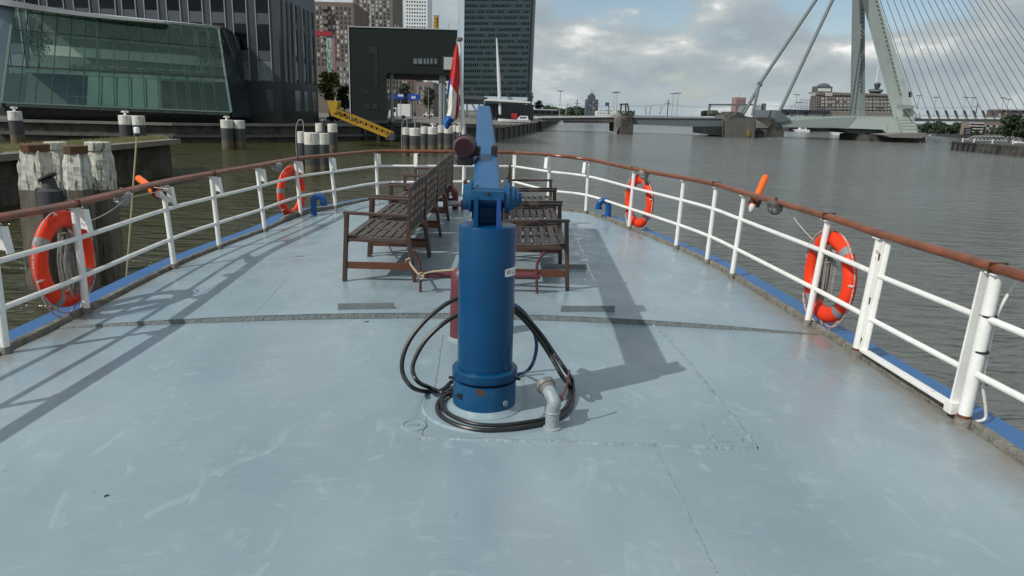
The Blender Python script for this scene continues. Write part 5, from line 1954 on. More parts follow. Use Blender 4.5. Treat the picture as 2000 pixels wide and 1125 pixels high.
for f_, h_ in ((0.10, 4.2), (0.90, 3.6)):
    c = gm0.lerp(gm1, f_) + V((0, 1.6, h_ * 0.75))
    pm = MB()
    for k_ in range(320):
        d = V((rr.gauss(0, .75), rr.gauss(0, .5), rr.gauss(0, .8)))
        pm.add([c + d + V((-.12, 0, 0)), c + d + V((.12, 0, .04)), c + d + V((rr.uniform(-.1, .1), 0, .25))], [(0, 1, 2)])
    pm.tube([c - UP * h_ * 0.75, c], 0.07, 6)
    pm.build('indoor_tree', 'leaf_dark', pv)
for f_ in (0.28, 0.37, 0.45):
    c = gb0.lerp(gb1, f_ * 0.55 + 0.12) + V((0, 1.6, 0))
    m = MB()
    m.lathe([(0.04, 0), (0.04, 0.95), (0.62, 0.97), (0.62, 1.02), (0, 1.02)], c, 14)
    m.build('round_table', 'steel_white', pv)

# ------------------------------------------------------------------ black gate building
YG = 100.0
gz0 = at(720, 234, YG).z
gt = thing('gate_building', 'black panelled gate-shaped building with long beam over an opening', 'building', V((at(720, 232, YG).x, YG, GZ)))
x0, x1 = at(683.5, 140, YG).x, at(756, 190, YG).x
x2 = at(893, 100, YG).x
zt_ = at(690, 53, YG).z
zt2 = at(893, 60, YG).z
zbm = at(800, 144, YG).z
m = MB()
m.prism([V((x0, YG, gz0)), V((x1, YG, gz0)), V((x1 - 4.4, YG + 22, gz0)), V((x0, YG + 22, gz0))], (0, 0, zbm - gz0))
m.prism([V((x0, YG, zbm)), V((x2, YG, zbm)), V((x2 * 1.22 - 0.3, YG + 22, zbm)), V((x0, YG + 22, zbm))], (0, 0, zt_ - zbm))
m.build('wall', 'gate_panel', gt)
js = []
for i in range(1, 24):
    z = gz0 + (zt_ - gz0) * i / 24
    js.append((x0, z - 0.025, x1 if z < zbm else x2, z + 0.025, YG, 0.02))
many(gt, 'panel_joint', js, 'panel_joint')
gw = lambda a, b, c, d: (at(a, (c + d) / 2, YG).x, at((a + b) / 2, d, YG).z, at(b, (c + d) / 2, YG).x, at((a + b) / 2, c, YG).z, YG, 0.06)
many(gt, 'window', [gw(722, 737, 90, 106), gw(732, 738, 106, 122), gw(732, 738, 122, 143), gw(732, 738, 144, 169), gw(711, 722, 176, 183), gw(711, 723, 203, 214), gw(727, 738, 203, 214), gw(805, 857, 112, 127)], 'black_gap')
many(gt, 'pale_pane', [gw(808, 815, 114.5, 124.5), gw(817, 825, 114.5, 124.5), gw(828, 831, 115, 124.5), gw(834, 838, 117, 124.5), gw(840, 844, 115, 124.5), gw(849, 853, 115, 124.5)][0:6], 'win_light') if False else None
lp_ = []
for a, b in ((808, 815), (817, 825), (828, 832), (834, 838), (841, 845), (849, 853)):
    q = gw(a, b, 114.5, 124.5)
    lp_.append((q[0], q[1], q[2], q[3], YG - 0.06, 0.03))
many(gt, 'pale_pane', lp_, 'glass_pale')  # panes in a paler glass colour over the dark window
q = gw(864, 897, 109, 139)
many(gt, 'bay_frame', [(q[0], q[1], x2, q[3], YG, 0.12)], 'panel_joint')
q = gw(867, 897, 112, 136)
many(gt, 'bay_window', [(q[0], q[1], x2, q[3], YG - .12, 0.05)], 'roof_grey')
m = MB()
m.b2((x0 - 0.12, YG - 0.12, gz0), (x0 + 0.0, YG + 0.02, zt_ + 0.1))
m.b2((x0, YG - 0.1, zt_), (x2, YG + 0.5, zt_ + 0.12))
m.build('edge_trim', 'roof_grey', gt)
for px, w_ in ((765.5, 0.24), (861.5, 0.32), (867.5, 0.2)):
    p = at(px, 190, YG + 1)
    MB().tube([V((p.x, YG + 1, GZ - 1.6)), V((p.x, YG + 1, zbm + 0.1))], w_, 10).build('column', 'steel_grey', gt)
for i in range(7):
    x = x0 + (x1 + 6 - x0) * i / 6
    MB().tube([V((x, YG + 0.4, WATER - 1)), V((x, YG + 0.4, gz0 - 0.2))], 0.28, 8).build('stilt', 'facade_base', gt)
MB().b2((x0 - 0.2, YG - 0.4, gz0 - 0.42), (x1 + 0.3, YG + 22, gz0 - 0.01)).build('deck_slab', 'facade_base', gt)
# timber jetty slats under and beside the gate
tj = thing('timber_landing', 'black slatted timber landing at the water below the gate building', 'landing stage', V((at(835, 262, 100).x, 100, WATER)))
for i in range(7):
    z = WATER + 0.25 + i * 0.36
    a, b = at(765, 260, 101), at(965, 262, 106)
    MB().bar(V((a.x, 101, z)), V((b.x, 106, z)), 0.25, 0.2).build('timber', 'facade_base', tj)
for i in range(8):
    a, b = at(765, 260, 101), at(965, 262, 106)
    p = a.lerp(b, i / 7)
    MB().tube([V((p.x, p.y - .3, WATER - 1)), V((p.x, p.y - .3, WATER + 2.6))], 0.16, 8).build('post', 'timber_dark', tj)

# ------------------------------------------------------------------ yellow gangway
YY = 87.0
gw_ = thing('gangway', 'yellow lattice gangway sloping down to the water by the gate building', 'gangway', at(655, 220, YY))
u0_, u1_ = at(661, 215, YY), at(764, 259, YY)
l0_, l1_ = at(647, 223, YY), at(756, 267, YY)
for oy in (0, 1.6):
    o = V((0, oy, 0))
    m = MB()
    m.bar(u0_ + o, u1_ + o, 0.12, 0.12)
    m.bar(l0_ + o, l1_ + o, 0.18, 0.26)
    n = 10
    for i in range(n + 1):
        m.bar(u0_.lerp(u1_, i / n) + o, l0_.lerp(l1_, i / n) + o, 0.09, 0.09, up=bk_)
        if i < n:
            m.bar(u0_.lerp(u1_, i / n) + o, l0_.lerp(l1_, (i + 1) / n) + o, 0.06, 0.06, up=bk_)
    m.build('side_truss', 'yellow', gw_)
MB().bar(l0_ + V((0, .8, 0)), l1_ + V((0, .8, 0)), 1.6, 0.06).build('walkway', 'yellow', gw_)
m = MB()
m.prism([at(639, 196, YY), at(660, 199, YY), at(656, 222, YY), at(645, 222, YY)], (0, 1.7, 0))
m.build('head_frame', 'yellow', gw_)
MB().b2(at(753, 268, YY) + V((0, 0, -0.3)), at(768, 261, YY) + V((0, 1.6, 0))).build('end_roller', 'pole_dark', gw_)

# ------------------------------------------------------------------ street scene behind the gap and the gate
tree('pale green street tree behind the yellow gangway head', 643, 138, 200, 46, 128, GZ, 'leaf_light', 1100, 3, 'street trees near the gate building')
tree('dark green street tree left of the gate building wall', 671, 165, 214, 34, 122, GZ, 'leaf_dark', 900, 4, 'street trees near the gate building')
tree('dark tree seen through the gate opening behind the blue signs', 790, 165, 205, 40, 190, GZ, 'leaf_dark', 700, 6, 'street trees near the gate building')
tree('dark bushy tree seen through the gate opening on its right half', 838, 172, 212, 40, 185, GZ, 'leaf_dark', 700, 8, 'street trees near the gate building')


def car(label, px, py, Y, L, col, name='parked_car', h=1.45, group='vehicles on the quay'):
    p = at(px, py, Y)
    c = V((p.x, Y, GZ))
    t = thing(name, label, 'car', c, group)
    prof = [(-L / 2, 0.3), (-L / 2, 0.75), (-L * 0.30, 0.85), (-L * 0.18, h - .1), (-L * 0.1, h), (L * 0.22, h), (L * 0.36, 0.95), (L / 2, 0.85), (L / 2, 0.3)]
    MB().prism([c + V((x, 0, z)) for x, z in prof], (0, 1.7, 0)).build('body', col, t, bevel=0.05)
    MB().prism([c + V((-L * 0.16, -0.02, 0.9)), c + V((-L * 0.09, -0.02, h - .08)), c + V((L * 0.20, -0.02, h - .08)), c + V((L * 0.31, -0.02, 0.92))], (0, 0.03, 0)).build('side_window', 'glass_dark', t)
    for s_ in (-0.31, 0.31):
        MB().lathe([(0.31, 0), (0.31, 0.2)], c + V((s_ * L, 0.2, 0.31)), 16, M=Matrix.Rotation(R(90), 3, 'X')).build('wheel', 'motor_black', t)
    return t


car('dark car parked left of the gate building behind the gangway', 664, 214, 118, 4.4, 'car_dark')
car('silver grey car parked deeper behind the gangway head', 674, 211, 126, 4.4, 'steel_grey')
car('small white car far behind the gate opening', 836, 219, 225, 3.2, 'van_white')


def truck(label, px0, px1, pyt, Y):
    a, b = pbox(px0, px1, pyt, Y, 2.4, GZ + 0.6, yref=210)
    t = thing('box_truck', label, 'truck', V((a.x, Y, GZ)), 'vehicles on the quay')
    MB().b2(a + V((2.0, 0, 0)), b).build('cargo_box', 'van_white', t, bevel=0.05)
    MB().prism([a + V((0, 0.05, -0.1)), a + V((1.9, 0.05, -0.1)), a + V((1.9, 0.05, 1.9)), a + V((0.6, 0.05, 1.9)), a + V((0.0, 0.05, 0.9))], (0, 2.2, 0)).build('cab', 'van_white', t, bevel=0.05)
    MB().prism([a + V((0.4, 0.0, 0.95)), a + V((1.5, 0.0, 0.95)), a + V((1.5, 0.0, 1.6)), a + V((0.75, 0.0, 1.6))], (0, 0.04, 0)).build('cab_window', 'glass_dark', t)
    for s_ in (0.9, b.x - a.x - 1.5):
        MB().lathe([(0.45, 0), (0.45, 0.3)], V((a.x + s_, Y + 0.3, GZ + 0.45)), 16, M=Matrix.Rotation(R(90), 3, 'X')).build('wheel', 'motor_black', t)
    return t


truck('white box truck seen through the gate opening below the blue signs', 759, 801, 203, 165)
for k_, (a, b, yt, yb) in enumerate(((760.5, 774, 185.5, 193.5), (776, 789, 183.5, 193.5), (796, 819, 184, 195.5))):
    Y = 150
    p0, p1 = at(a, yb, Y), at(b, yt, Y)
    c = V(((p0.x + p1.x) / 2, Y, GZ))
    t = thing('road_sign', ['small blue road sign nearest the gate wall', 'blue road sign with white upper half in the gate opening', 'wide blue road sign with white emblem in the gate opening'][k_], 'road sign', c, 'blue road signs in the gate opening')
    MB().b2((p0.x, Y - 0.05, p0.z), (p1.x, Y + 0.05, p1.z)).build('panel', 'sign_blue', t, bevel=0.02)
    MB().tube([V((c.x, Y + 0.12, GZ)), V((c.x, Y + 0.12, p1.z))], 0.06, 8).build('post', 'steel_grey', t)
    if k_ == 1:
        MB().b2((p0.x + .15, Y - 0.07, (p0.z + p1.z) / 2), (p1.x - .15, Y - 0.055, p1.z - .12)).build('white_field', 'van_white', t)
    if k_ == 2:
        m = MB()
        zc_ = (p0.z + p1.z) / 2
        for dx, hh in ((-0.28, 0.25), (0.28, 0.25), (0, 0.1)):
            m.b2((c.x + dx - .12, Y - 0.07, zc_ - 0.22), (c.x + dx + .12, Y - 0.055, zc_ + hh))
        m.b2((c.x - .4, Y - 0.07, zc_ - .28), (c.x + .4, Y - 0.055, zc_ - .225))
        m.build('emblem', 'van_white', t)
    if k_ == 0:
        MB().b2((c.x - .3, Y - 0.07, (p0.z + p1.z) / 2 - .06), (c.x + .2, Y - 0.055, (p0.z + p1.z) / 2 + .08)).build('arrow_field', 'van_white', t)
# lamp posts and bollards on the plaza
for k_, (px, yt, yb, Y, lab) in enumerate(((774, 147, 222, 160, 'dark slim mast left in the gate opening'), (805.5, 147, 222, 158, 'dark slim mast in the middle of the gate opening'), (826, 160, 222, 170, 'grey lamp mast right of the wide blue sign'), (837, 175, 220, 175, 'short grey mast at the right of the gate opening'))):
    p, q = at(px, yt, Y), at(px, yb, Y)
    o = MB().tube([V((p.x, Y, GZ)), V((p.x, Y, p.z))], 0.09 if k_ < 2 else 0.07, 8).lathe([(0.14, 0), (0.14, 0.12)], (p.x, Y, p.z), 8).build('mast', 'pole_dark' if k_ < 2 else 'steel_grey', loc=(p.x, Y, GZ))
    tag(o, lab, 'mast', 'masts behind the gate opening')
bp_ = None
for i in range(6):
    px = 764 + i * 15.5
    p = onz(px, 223.5, GZ)
    o = MB().lathe([(0.16, 0), (0.16, 0.85), (0.12, 0.95), (0, 0.98)], V((p.x, p.y, GZ)), 10).build('bollard', 'pole_dark', loc=(p.x, p.y, GZ))
    tag(o, 'one of the small dark bollards in a row along the plaza edge', 'bollard', 'plaza bollards in the gate opening')


def tower(name, label, px0, px1, pyt, Y, dep, wall, cols_, rows, ww, wh, mats_, zb=GZ, pyb=None, margin=0.06, seed=1, group=None, cat='apartment tower'):
    a, b = pbox(px0, px1, pyt, Y, dep, zb, yref=(max(pyt, 0) + (pyb or 210)) / 2)
    t = thing(name, label, cat, V(((a.x + b.x) / 2, Y, zb)), group)
    MB().b2(a, b).build('wall', wall, t)
    rr = random.Random(seed)
    W, Hh = b.x - a.x, b.z - a.z
    z_lo = at((px0 + px1) / 2, pyb, Y).z if pyb else a.z + 3
    its = {mm: [] for mm in mats_}
    for r_ in range(rows):
        for c in range(cols_):
            x = a.x + W * (margin + (1 - 2 * margin) * (c + 0.5) / cols_)
            z = z_lo + (b.z - 1.2 - z_lo) * (r_ + 0.5) / rows
            w_ = W * (1 - 2 * margin) / cols_ * ww
            h_ = (b.z - z_lo) / rows * wh
            its[rr.choice(mats_)].append((x - w_ / 2, z - h_ / 2, x + w_ / 2, z + h_ / 2, Y, 0.06))
    for mm in its:
        if its[mm]:
            many(t, 'window', its[mm], mm, 60)
    return t, a, b


t, a, b = tower('apartment_tower', 'brown brick apartment tower behind the theatre sign', 612, 692, 4, 250, 25, 'brick_brown', 9, 13, 0.52, 0.62, ['win_dark', 'win_light', 'win_dark'], pyb=130, seed=2, group='residential towers behind the gate')
for i in range(8):      # balconies
    z = at(640, 16 + i * 14, 250).z
    MB().b2((at(631, 60, 250).x, 248.4, z - 0.5), (at(643, 60, 250).x, 250, z + 0.6)).build('balcony', 'brick_grey', t)
tower('apartment_tower', 'taller grey brown apartment tower rising out of the frame', 690, 767, -45, 290, 25, 'brick_grey', 9, 15, 0.5, 0.6, ['win_dark', 'win_dark', 'win_light'], pyb=75, seed=3, group='residential towers behind the gate')
tower('apartment_tower', 'slender white apartment tower behind the black gate building', 790, 835, -40, 420, 22, 'tower_white', 8, 15, 0.55, 0.45, ['glass_mid', 'glass_pale'], pyb=70, seed=4, group='residential towers behind the gate')
tower('apartment_block', 'low brown block seen through the gate opening', 752, 812, 138, 240, 20, 'brick_brown', 9, 5, 0.4, 0.55, ['win_dark', 'win_light'], pyb=196, seed=5, group='blocks behind the gate opening', cat='apartment block')
tower('apartment_block', 'reddish brown block on the right behind the gate opening', 812, 846, 160, 235, 20, 'scaffold', 8, 4, 0.4, 0.6, ['win_dark', 'win_light'], pyb=205, seed=6, group='blocks behind the gate opening', cat='apartment block')
tower('apartment_block', 'white block at the right edge of the gate opening', 844, 880, 142, 260, 20, 'tower_white', 7, 5, 0.4, 0.5, ['win_dark', 'glass_mid'], pyb=200, seed=7, group='blocks behind the gate opening', cat='apartment block')
tower('apartment_block', 'grey brown lower block right behind the street trees', 640, 700, 120, 215, 20, 'brick_grey', 8, 6, 0.4, 0.5, ['win_dark', 'win_light', 'win_light'], pyb=200, seed=8, group='blocks behind the gate opening', cat='apartment block')
# theatre sign
Ys = 160
ts = thing('theatre_sign', 'tall pale green vertical sign with letters below a red beam', 'sign', V((at(642, 150, Ys).x, Ys, GZ)))
a, b = pbox(638, 648.5, 70, Ys, 0.8, at(643, 190, Ys).z, yref=110)
MB().b2(a, b).build('panel', mat('sign_teal', (0.33, 0.43, 0.41), 0.5), ts)
tv, tf = text_verts('L', 1)
for ch, y in (('L', 88), ('U', 109), ('X', 129)):
    c = at(643.3, y, Ys)
    tv, tf = text_verts(ch, 2.3)
    MB().add([V((c.x + v_.x * 0.62, Ys - 0.03, c.z + v_.y * 1.05)) for v_ in tv], tf).build('letter', mat('letter_teal', (0.05, 0.13, 0.13), 0.5) if 'letter_teal' not in MATS else 'letter_teal', ts)
a, b = pbox(600, 647.5, 61, Ys, 1.2, at(640, 70, Ys).z, yref=66)
MB().b2(a - V((0, 0.3, 0)), b).build('red_beam', 'red_paint', ts)
a, b = pbox(649, 654, 71, Ys, 0.8, at(652, 170, Ys).z, yref=110)
MB().b2(a, b).build('edge_strip', mat('sign_pink', (0.30, 0.17, 0.19), 0.6), ts)
MB().tube([at(643, 186, Ys + .4), V((at(643, 190, Ys).x, Ys + .4, GZ))], 0.25, 8).build('post', 'pole_dark', ts)
# yellow stack beyond the gate roof
p = at(852, 58, 300)
q = at(852, 33, 300)
yk = thing('yellow_stack', 'yellow ribbed stack rising behind the gate building roof', 'stack', V((p.x, 300, GZ)))
m = MB().lathe([(0.95, 0), (0.95, q.z - GZ)], V((p.x, 300, GZ)), 14)
m.build('shaft', 'yellow', yk)
for i in range(4):
    MB().lathe([(1.1, 0), (1.1, 0.25)], V((p.x, 300, p.z + (q.z - p.z) * (i + 0.3) / 4)), 14).build('ring', 'yellow', yk)
MB().b2((p.x - 1.1, 299, q.z + .2), (p.x + 1.4, 300, q.z + .5)).build('top_bar', 'steel_grey', yk)
for k_, (px, yt) in enumerate(((724, 2), (876, 45), (772, 48), (778, 49))):
    Y = YG + 6
    p = at(px, 53, Y)
    o = MB().tube([V((p.x, Y, zt_)), V((p.x, Y, at(px, yt, Y).z))], 0.06 if k_ else 0.1, 6).lathe([(0.12, 0), (0.12, 0.08)], (p.x, Y, zt_ + .01), 6).build('roof_mast', 'roof_grey', loc=(p.x, Y, zt_))
    tag(o, ['tall thin mast on the left half of the gate roof', 'thin aerial at the right end of the gate roof', 'short aerial left of the white tower on the gate roof', 'short aerial just beside another left of the white tower'][k_], 'mast', 'aerials on the gate roof')

# ------------------------------------------------------------------ leaning green office tower
YK = 232.0
kt = thing('office_tower', 'leaning green grey office tower with rows of square windows', 'office tower', V((at(970, 215, YK).x, YK, GZ)))
ytp = -90


def kp(px0, px1, fy):      # px at y=0 -> px at y=200, fy 0..1 down the facade
    return px0 + (px1 - px0) * fy


def kpt(px0, px1, y, dy=0):
    d = ray(kp(px0, px1, y / 200.0), y)
    t_ = (YK + dy - (EYE.z - 3.7) * 0.12) / (d.y + 0.12 * d.z)
    return EYE + d * t_


m = MB()
yb_ = 203
bl_, br_, tl_, tr_ = kpt(908, 905, yb_), kpt(1037, 1027, yb_), kpt(908, 905, ytp), kpt(1037, 1027, ytp)
m.prism([bl_, br_, tr_, tl_], (0, 16, 0))
m.build('front_wall', 'kpn_green', kt)
m = MB()
m.prism([kpt(893.5, 897, yb_, 3), bl_ + V((0, .05, 0)), tl_ + V((0, .05, 0)), kpt(893.5, 897, ytp, 3)], (0, 6, 0))
m.build('side_wall', 'pale_blue_glass', kt)
m = MB()
m.prism([br_ + V((0, .05, 0)), kpt(1046.5, 1038, yb_, 5), kpt(1046.5, 1038, ytp, 5), tr_ + V((0, .05, 0))], (0, 6, 0))
m.build('end_wall', 'glass_mid', kt)
rr = random.Random(21)
fb1 = []
NR = 18
for r_ in range(NR):
    y0 = 8 + r_ * 11.6 - 22
    wlm = MB()

    def strip(mb_, c0, c1, ya, yb):
        q = [(908 + 129 * (c0 / 30), 905 + 122 * (c0 / 30)), (908 + 129 * (c1 / 30), 905 + 122 * (c1 / 30))]
        mb_.prism([kpt(*q[0], ya, -.05), kpt(*q[1], ya, -.05), kpt(*q[1], yb, -.05), kpt(*q[0], yb, -.05)], (0, 0.2, 0))
    strip(wlm, 0.1, 29.9, y0 + 8.0, y0 + 6.9)
    wlm.build('floor_band', 'kpn_mullion', kt)
    c = 0
    while c < 30:
        n = rr.randint(3, 11)
        wbm = MB()
        strip(wbm, c + 0.05, min(30, c + n) - 0.05, y0 + 4.2, y0)
        wbm.build('window_row', 'glass_dark', kt)
        c += n + rr.randint(1, 2)
for c in range(31):
    xf = c / 30
    MB().bar(kpt(908 + 129 * xf, 905 + 122 * xf, yb_ - 1, -.08), kpt(908 + 129 * xf, 905 + 122 * xf, ytp, -.08), 0.22, 0.14, up=bk_).build('mullion', 'kpn_green', kt)
for i in range(4):
    MB().bar(kpt(1040 + 1.8 * i, 1030 + 2.4 * i, yb_, 2), kpt(1040 + 1.8 * i, 1030 + 2.4 * i, ytp, 2), 0.16, 0.1, up=bk_).build('end_mullion', 'kpn_mullion', kt)
lpole = MB().tube([at(977, 224, 200), at(974, 150, 205), at(970, 75, 212)], [0.40, 0.52, 0.2], 14).build('leaning_prop', 'roof_grey', loc=at(977, 224, 200))
tag(lpole, 'white tapered leaning prop pole in front of the green office tower', 'prop pole')
# podium roof and plinth
pd = thing('podium_hall', 'low glass hall with white roof edge at the foot of the green office tower', 'hall', V((at(990, 222, 205).x, 205, GZ)))
a, b = pbox(945, 1042, 203, 203, 16, GZ, yref=210)
MB().b2(a, b).build('glass_wall', 'glass_mid', pd)
m = MB()
m.prism([at(938, 190, 200), at(1036, 198.5, 200), at(1036, 201.5, 200), at(938, 196, 200)], (0, 18, 0))
m.build('white_roof', 'steel_white', pd)
MB().b2(*pbox(945, 1030, 189, 206, 10, at(990, 196, 206).z, yref=192)).build('upper_band', 'pale_blue_glass', pd)
for i in range(14):
    x = at(948 + i * 6.8, 212, 202.8).x
    MB().b2((x - .08, 202.8, GZ), (x + .08, 203, b.z)).build('mullion', 'pole_dark', pd)
sc2 = thing('box_sculpture', 'stack of dark tilted boxes at the right foot of the green tower', 'structure', V((at(1035, 200, 215).x, 215, GZ)))
for y0, dx in ((181, 0), (187, 1.0), (193, -0.6)):
    a, b = pbox(1030 + dx, 1041 + dx, y0, 215, 3, at(1035, y0 + 5, 215).z, yref=190)
    MB().b2(a, b).build('box', 'pole_dark', sc2)
a, b = pbox(1030, 1039, 199, 215, 3, GZ, yref=205)
MB().b2(a, b).build('base', 'steel_grey', sc2)
# white steel canopy
cn = thing('steel_canopy', 'white steel canopy on braced legs right of the flagpole', 'canopy', V((at(925, 228, 125).x, 125, GZ)))
m = MB()
m.prism([at(848, 184, 125), at(938, 187, 125), at(950, 190, 125), at(938, 195, 125), at(848, 190, 125)], (0, 9, 0))
m.build('roof', 'roof_grey', cn)
MB().prism([at(895, 193, 126), at(944, 196, 126), at(945, 204, 126), at(895, 201, 126)], (0, 6, 0)).build('beam', 'steel_grey', cn)
for a, b in (((912, 203), (913, 227)), ((896, 202), (897, 227)), ((922, 203), (936, 227)), ((936, 204), (936, 226)), ((898, 203), (911, 227))):
    MB().bar(at(*a, 126), at(*b, 126), 0.26, 0.26).build('leg', 'steel_white', cn)
# tram
tr = thing('tram', 'long dark tram with pale roof crossing at the bridge end', 'tram', V((at(1030, 226, 232).x, 232, GZ)))
a, b = pbox(978, 1090, 214.5, 232, 2.6, at(1030, 225.5, 232).z, yref=220)
MB().b2(a, b).build('body', 'car_dark', tr, bevel=0.1)
MB().b2((a.x + .3, 231.9, b.z + .01), (b.x - .3, 234.5, b.z + .35)).build('roof', 'roof_grey', tr, bevel=0.05)
for i in range(9):
    x = a.x + (b.x - a.x) * (i + 0.15) / 9
    MB().b2((x, 231.94, (a.z + b.z) / 2 - .1), (x + (b.x - a.x) / 9 * 0.75, 231.99, b.z - .25)).build('window', 'glass_dark', tr)
# motorboat on the quay
mbp = onz(1004, 239.5, GZ)
bt = thing('motorboat', 'white motorboat with red cover lying ashore on the quay', 'motorboat', mbp)
sb = []
Lb = 3.6
hm = MB()
stn = [(-1.0, 0.05, 0.55), (-0.7, 0.45, 0.5), (-0.2, 0.75, 0.45), (0.5, 0.85, 0.42), (1.0, 0.8, 0.42)]
vv, ff = [], []
for x_, hw, sh in stn:
    for y_, z_ in ((-hw, sh + .25), (-hw * .8, .2), (0, 0.05), (hw * .8, .2), (hw, sh + .25)):
        vv.append(mbp + V((x_ * Lb, y_, z_)))
for i in range(4):
    for j in range(4):
        ff.append((i * 5 + j, (i + 1) * 5 + j, (i + 1) * 5 + j + 1, i * 5 + j + 1))
    ff.append((i * 5 + 4, (i + 1) * 5 + 4, (i + 1) * 5, i * 5))
ff.append((20, 21, 22, 23, 24))
hm.add(vv, ff)
hm.build('hull', 'van_white', bt)
MB().prism([mbp + V((0.6, -.55, 0.68)), mbp + V((3.2, -.55, 0.68)), mbp + V((3.0, -.55, 1.5)), mbp + V((1.3, -.55, 1.5))], (0, 1.1, 0)).build('cabin', 'van_white', bt, bevel=0.05)
for i in range(3):
    MB().b2(mbp + V((1.3 + .5 * i, -.58, 0.95)), mbp + V((1.7 + .5 * i, -.56, 1.3))).build('window', 'glass_dark', bt)
MB().b2(mbp + V((-0.6, -.5, 0.9)), mbp + V((0.7, .5, 2.0))).build('red_cover', 'red_paint', bt, bevel=0.08)
for i, (px, y) in enumerate(((944, 228), (985, 224), (1018, 224))):
    p = onz(px, y + 4, GZ)
    o = MB().tube([p, p + UP * 4.5], 0.07, 6).b2(p + V((-.25, -.1, 4.4)), p + V((.25, .1, 4.6))).build('lamp_post', 'pole_dark', loc=p)
    tag(o, ['slim lamp post beside the white canopy', 'slim lamp post beside the motorboat bow', 'slim lamp post behind the motorboat cabin'][i], 'lamp post', 'lamp posts on the tower quay')
tree('small dark tree right of the green tower foot', 1052, 196, 216, 24, 260, GZ, 'leaf_dark', 500, 15)
tree('low green tree line piece beyond the tram', 1073, 205, 217, 34, 330, GZ, 'leaf_far', 500, 16, trunk=False)
# ================================================================== the bridge
YB = 178.0
br = thing('cable_stayed_bridge', 'pale cable-stayed bridge with tall slanted pylon across the river', 'bridge', V((at(1775, 270, YB).x, YB, WATER)))


def ppoly(pxs, Y, dep, name, m_, par=None, **k):
    return MB().prism([at(x, y, Y) for x, y in pxs], (0, dep, 0)).build(name, m_, par or br, **k)


ppoly([(1516, 238), (1530, 249), (1636, 250), (1724, 253), (1732, 260), (1764, 260.5), (1754, 228), (1534, 228)], YB, 16, 'pylon_girder', 'bridge_pale')
ppoly([(1516, 239), (1512, 232), (1516, 215), (1523, 217), (1545, 234), (1530, 238)], YB - 0.6, 16.5, 'girder_nose', 'bridge_slate')
ppoly([(1518, 238), (1545, 234.5), (1674, 228.4), (1656, 248), (1530, 248)], YB - 0.08, 0.06, 'girder_shadow', 'bridge_mid')  # backstay's cast shadow painted as a thin darker sheet on the girder
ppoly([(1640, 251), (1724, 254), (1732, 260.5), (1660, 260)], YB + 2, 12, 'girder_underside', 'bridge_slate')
ppoly([(1754, 228), (1785, 228), (1793, 260), (1764, 260.5)], YB - 1.5, 8, 'pylon_foot', 'bridge_pale')
for y in (234, 240, 246, 252):
    ppoly([(1758 + (y - 234) * .1, y), (1787 + (y - 234) * .22, y - .2), (1787.3 + (y - 234) * .22, y + 0.5), (1758 + (y - 234) * .1, y + .6)], YB - 1.56, 0.05, 'foot_seam', 'bridge_mid')
# near leg: pale front, thin darker flank, rung rows
ppoly([(1757, 179), (1770, 229), (1785, 229), (1776.5, 179), (1716, 0), (1706, -40), (1699, -40), (1709, 0)], YB - 1.0, 6, 'near_leg', 'bridge_pale')
ppoly([(1690, -40), (1707, -40), (1711.5, -20), (1676, -180), (1650, -300), (1630, -300), (1660, -180)], YB - 0.8, 5, 'pylon_head', 'bridge_pale') if False else ppoly([(1664, -41), (1707, -41), (1676, -180), (1648, -310), (1626, -310), (1650, -180)], YB - 0.8, 5, 'pylon_head', 'bridge_pale')
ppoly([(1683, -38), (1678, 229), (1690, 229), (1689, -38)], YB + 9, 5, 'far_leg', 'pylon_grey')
rn = []
for i in range(22):
    y = 2 + i * 8.3
    for xx, Y_ in ((1668 - y * 0.024, YB + 13.5), (1684 - y * 0.018, YB + 8.9)):
        p = at(xx, y, Y_)
        rn.append((p.x - .2, p.z - .09, p.x + .2, p.z + .09, Y_, 0.35))
for i in range(22):
    y = 2 + i * 8.6
    for x0, x1, Y_ in ((1688.5, 1737.5, YB + 4.6), (1710.5, 1758, YB - 1)):
        xx = x0 + (x1 - x0) * y / 186
        p = at(xx, y, Y_)
        rn.append((p.x - .2, p.z - .09, p.x + .2, p.z + .09, Y_, 0.35))
many(br, 'step_iron', rn, 'pole_dark', 100)
# platform and cabin at the leg foot
ppoly([(1755, 204), (1786, 206), (1786, 212), (1755, 213)], YB - 2.2, 1, 'platform', 'bridge_mid')
ppoly([(1770, 214), (1779, 228), (1776, 228), (1766, 214)], YB - 2.4, 1, 'cable_duct', 'scaffold')
ppoly([(1774.5, 178), (1781, 180), (1781, 190), (1775, 190)], YB - 1, 1, 'signal_box', 'bridge_slate')
ppoly([(1776, 214), (1786, 212), (1794, 214), (1794, 224), (1776, 224)], YB - .5, 3, 'cabin', 'steel_white')
# backstays
def stay(a, b, r_, Ya=YB, Yb=YB, name='backstay', m_='backstay_steel'):
    MB().tube([at(*a, Ya), at(*b, Yb)], r_, 8).build(name, m_, br)


stay((1484, 163), (1655, -92), 0.42)
stay((1626, 0), (1523, 217), 0.42, YB, YB)
stay((1626, 0), (1664, -80), 0.42)
stay((1485, 164), (1452, 222), 0.42)
stay((1483, 165), (1469, 226), 0.36, YB - .6, YB - .6)
MB().bar(at(1481, 161, YB), at(1487, 168, YB), 0.7, 0.8, up=bk_).build('stay_clamp', 'bridge_slate', br)
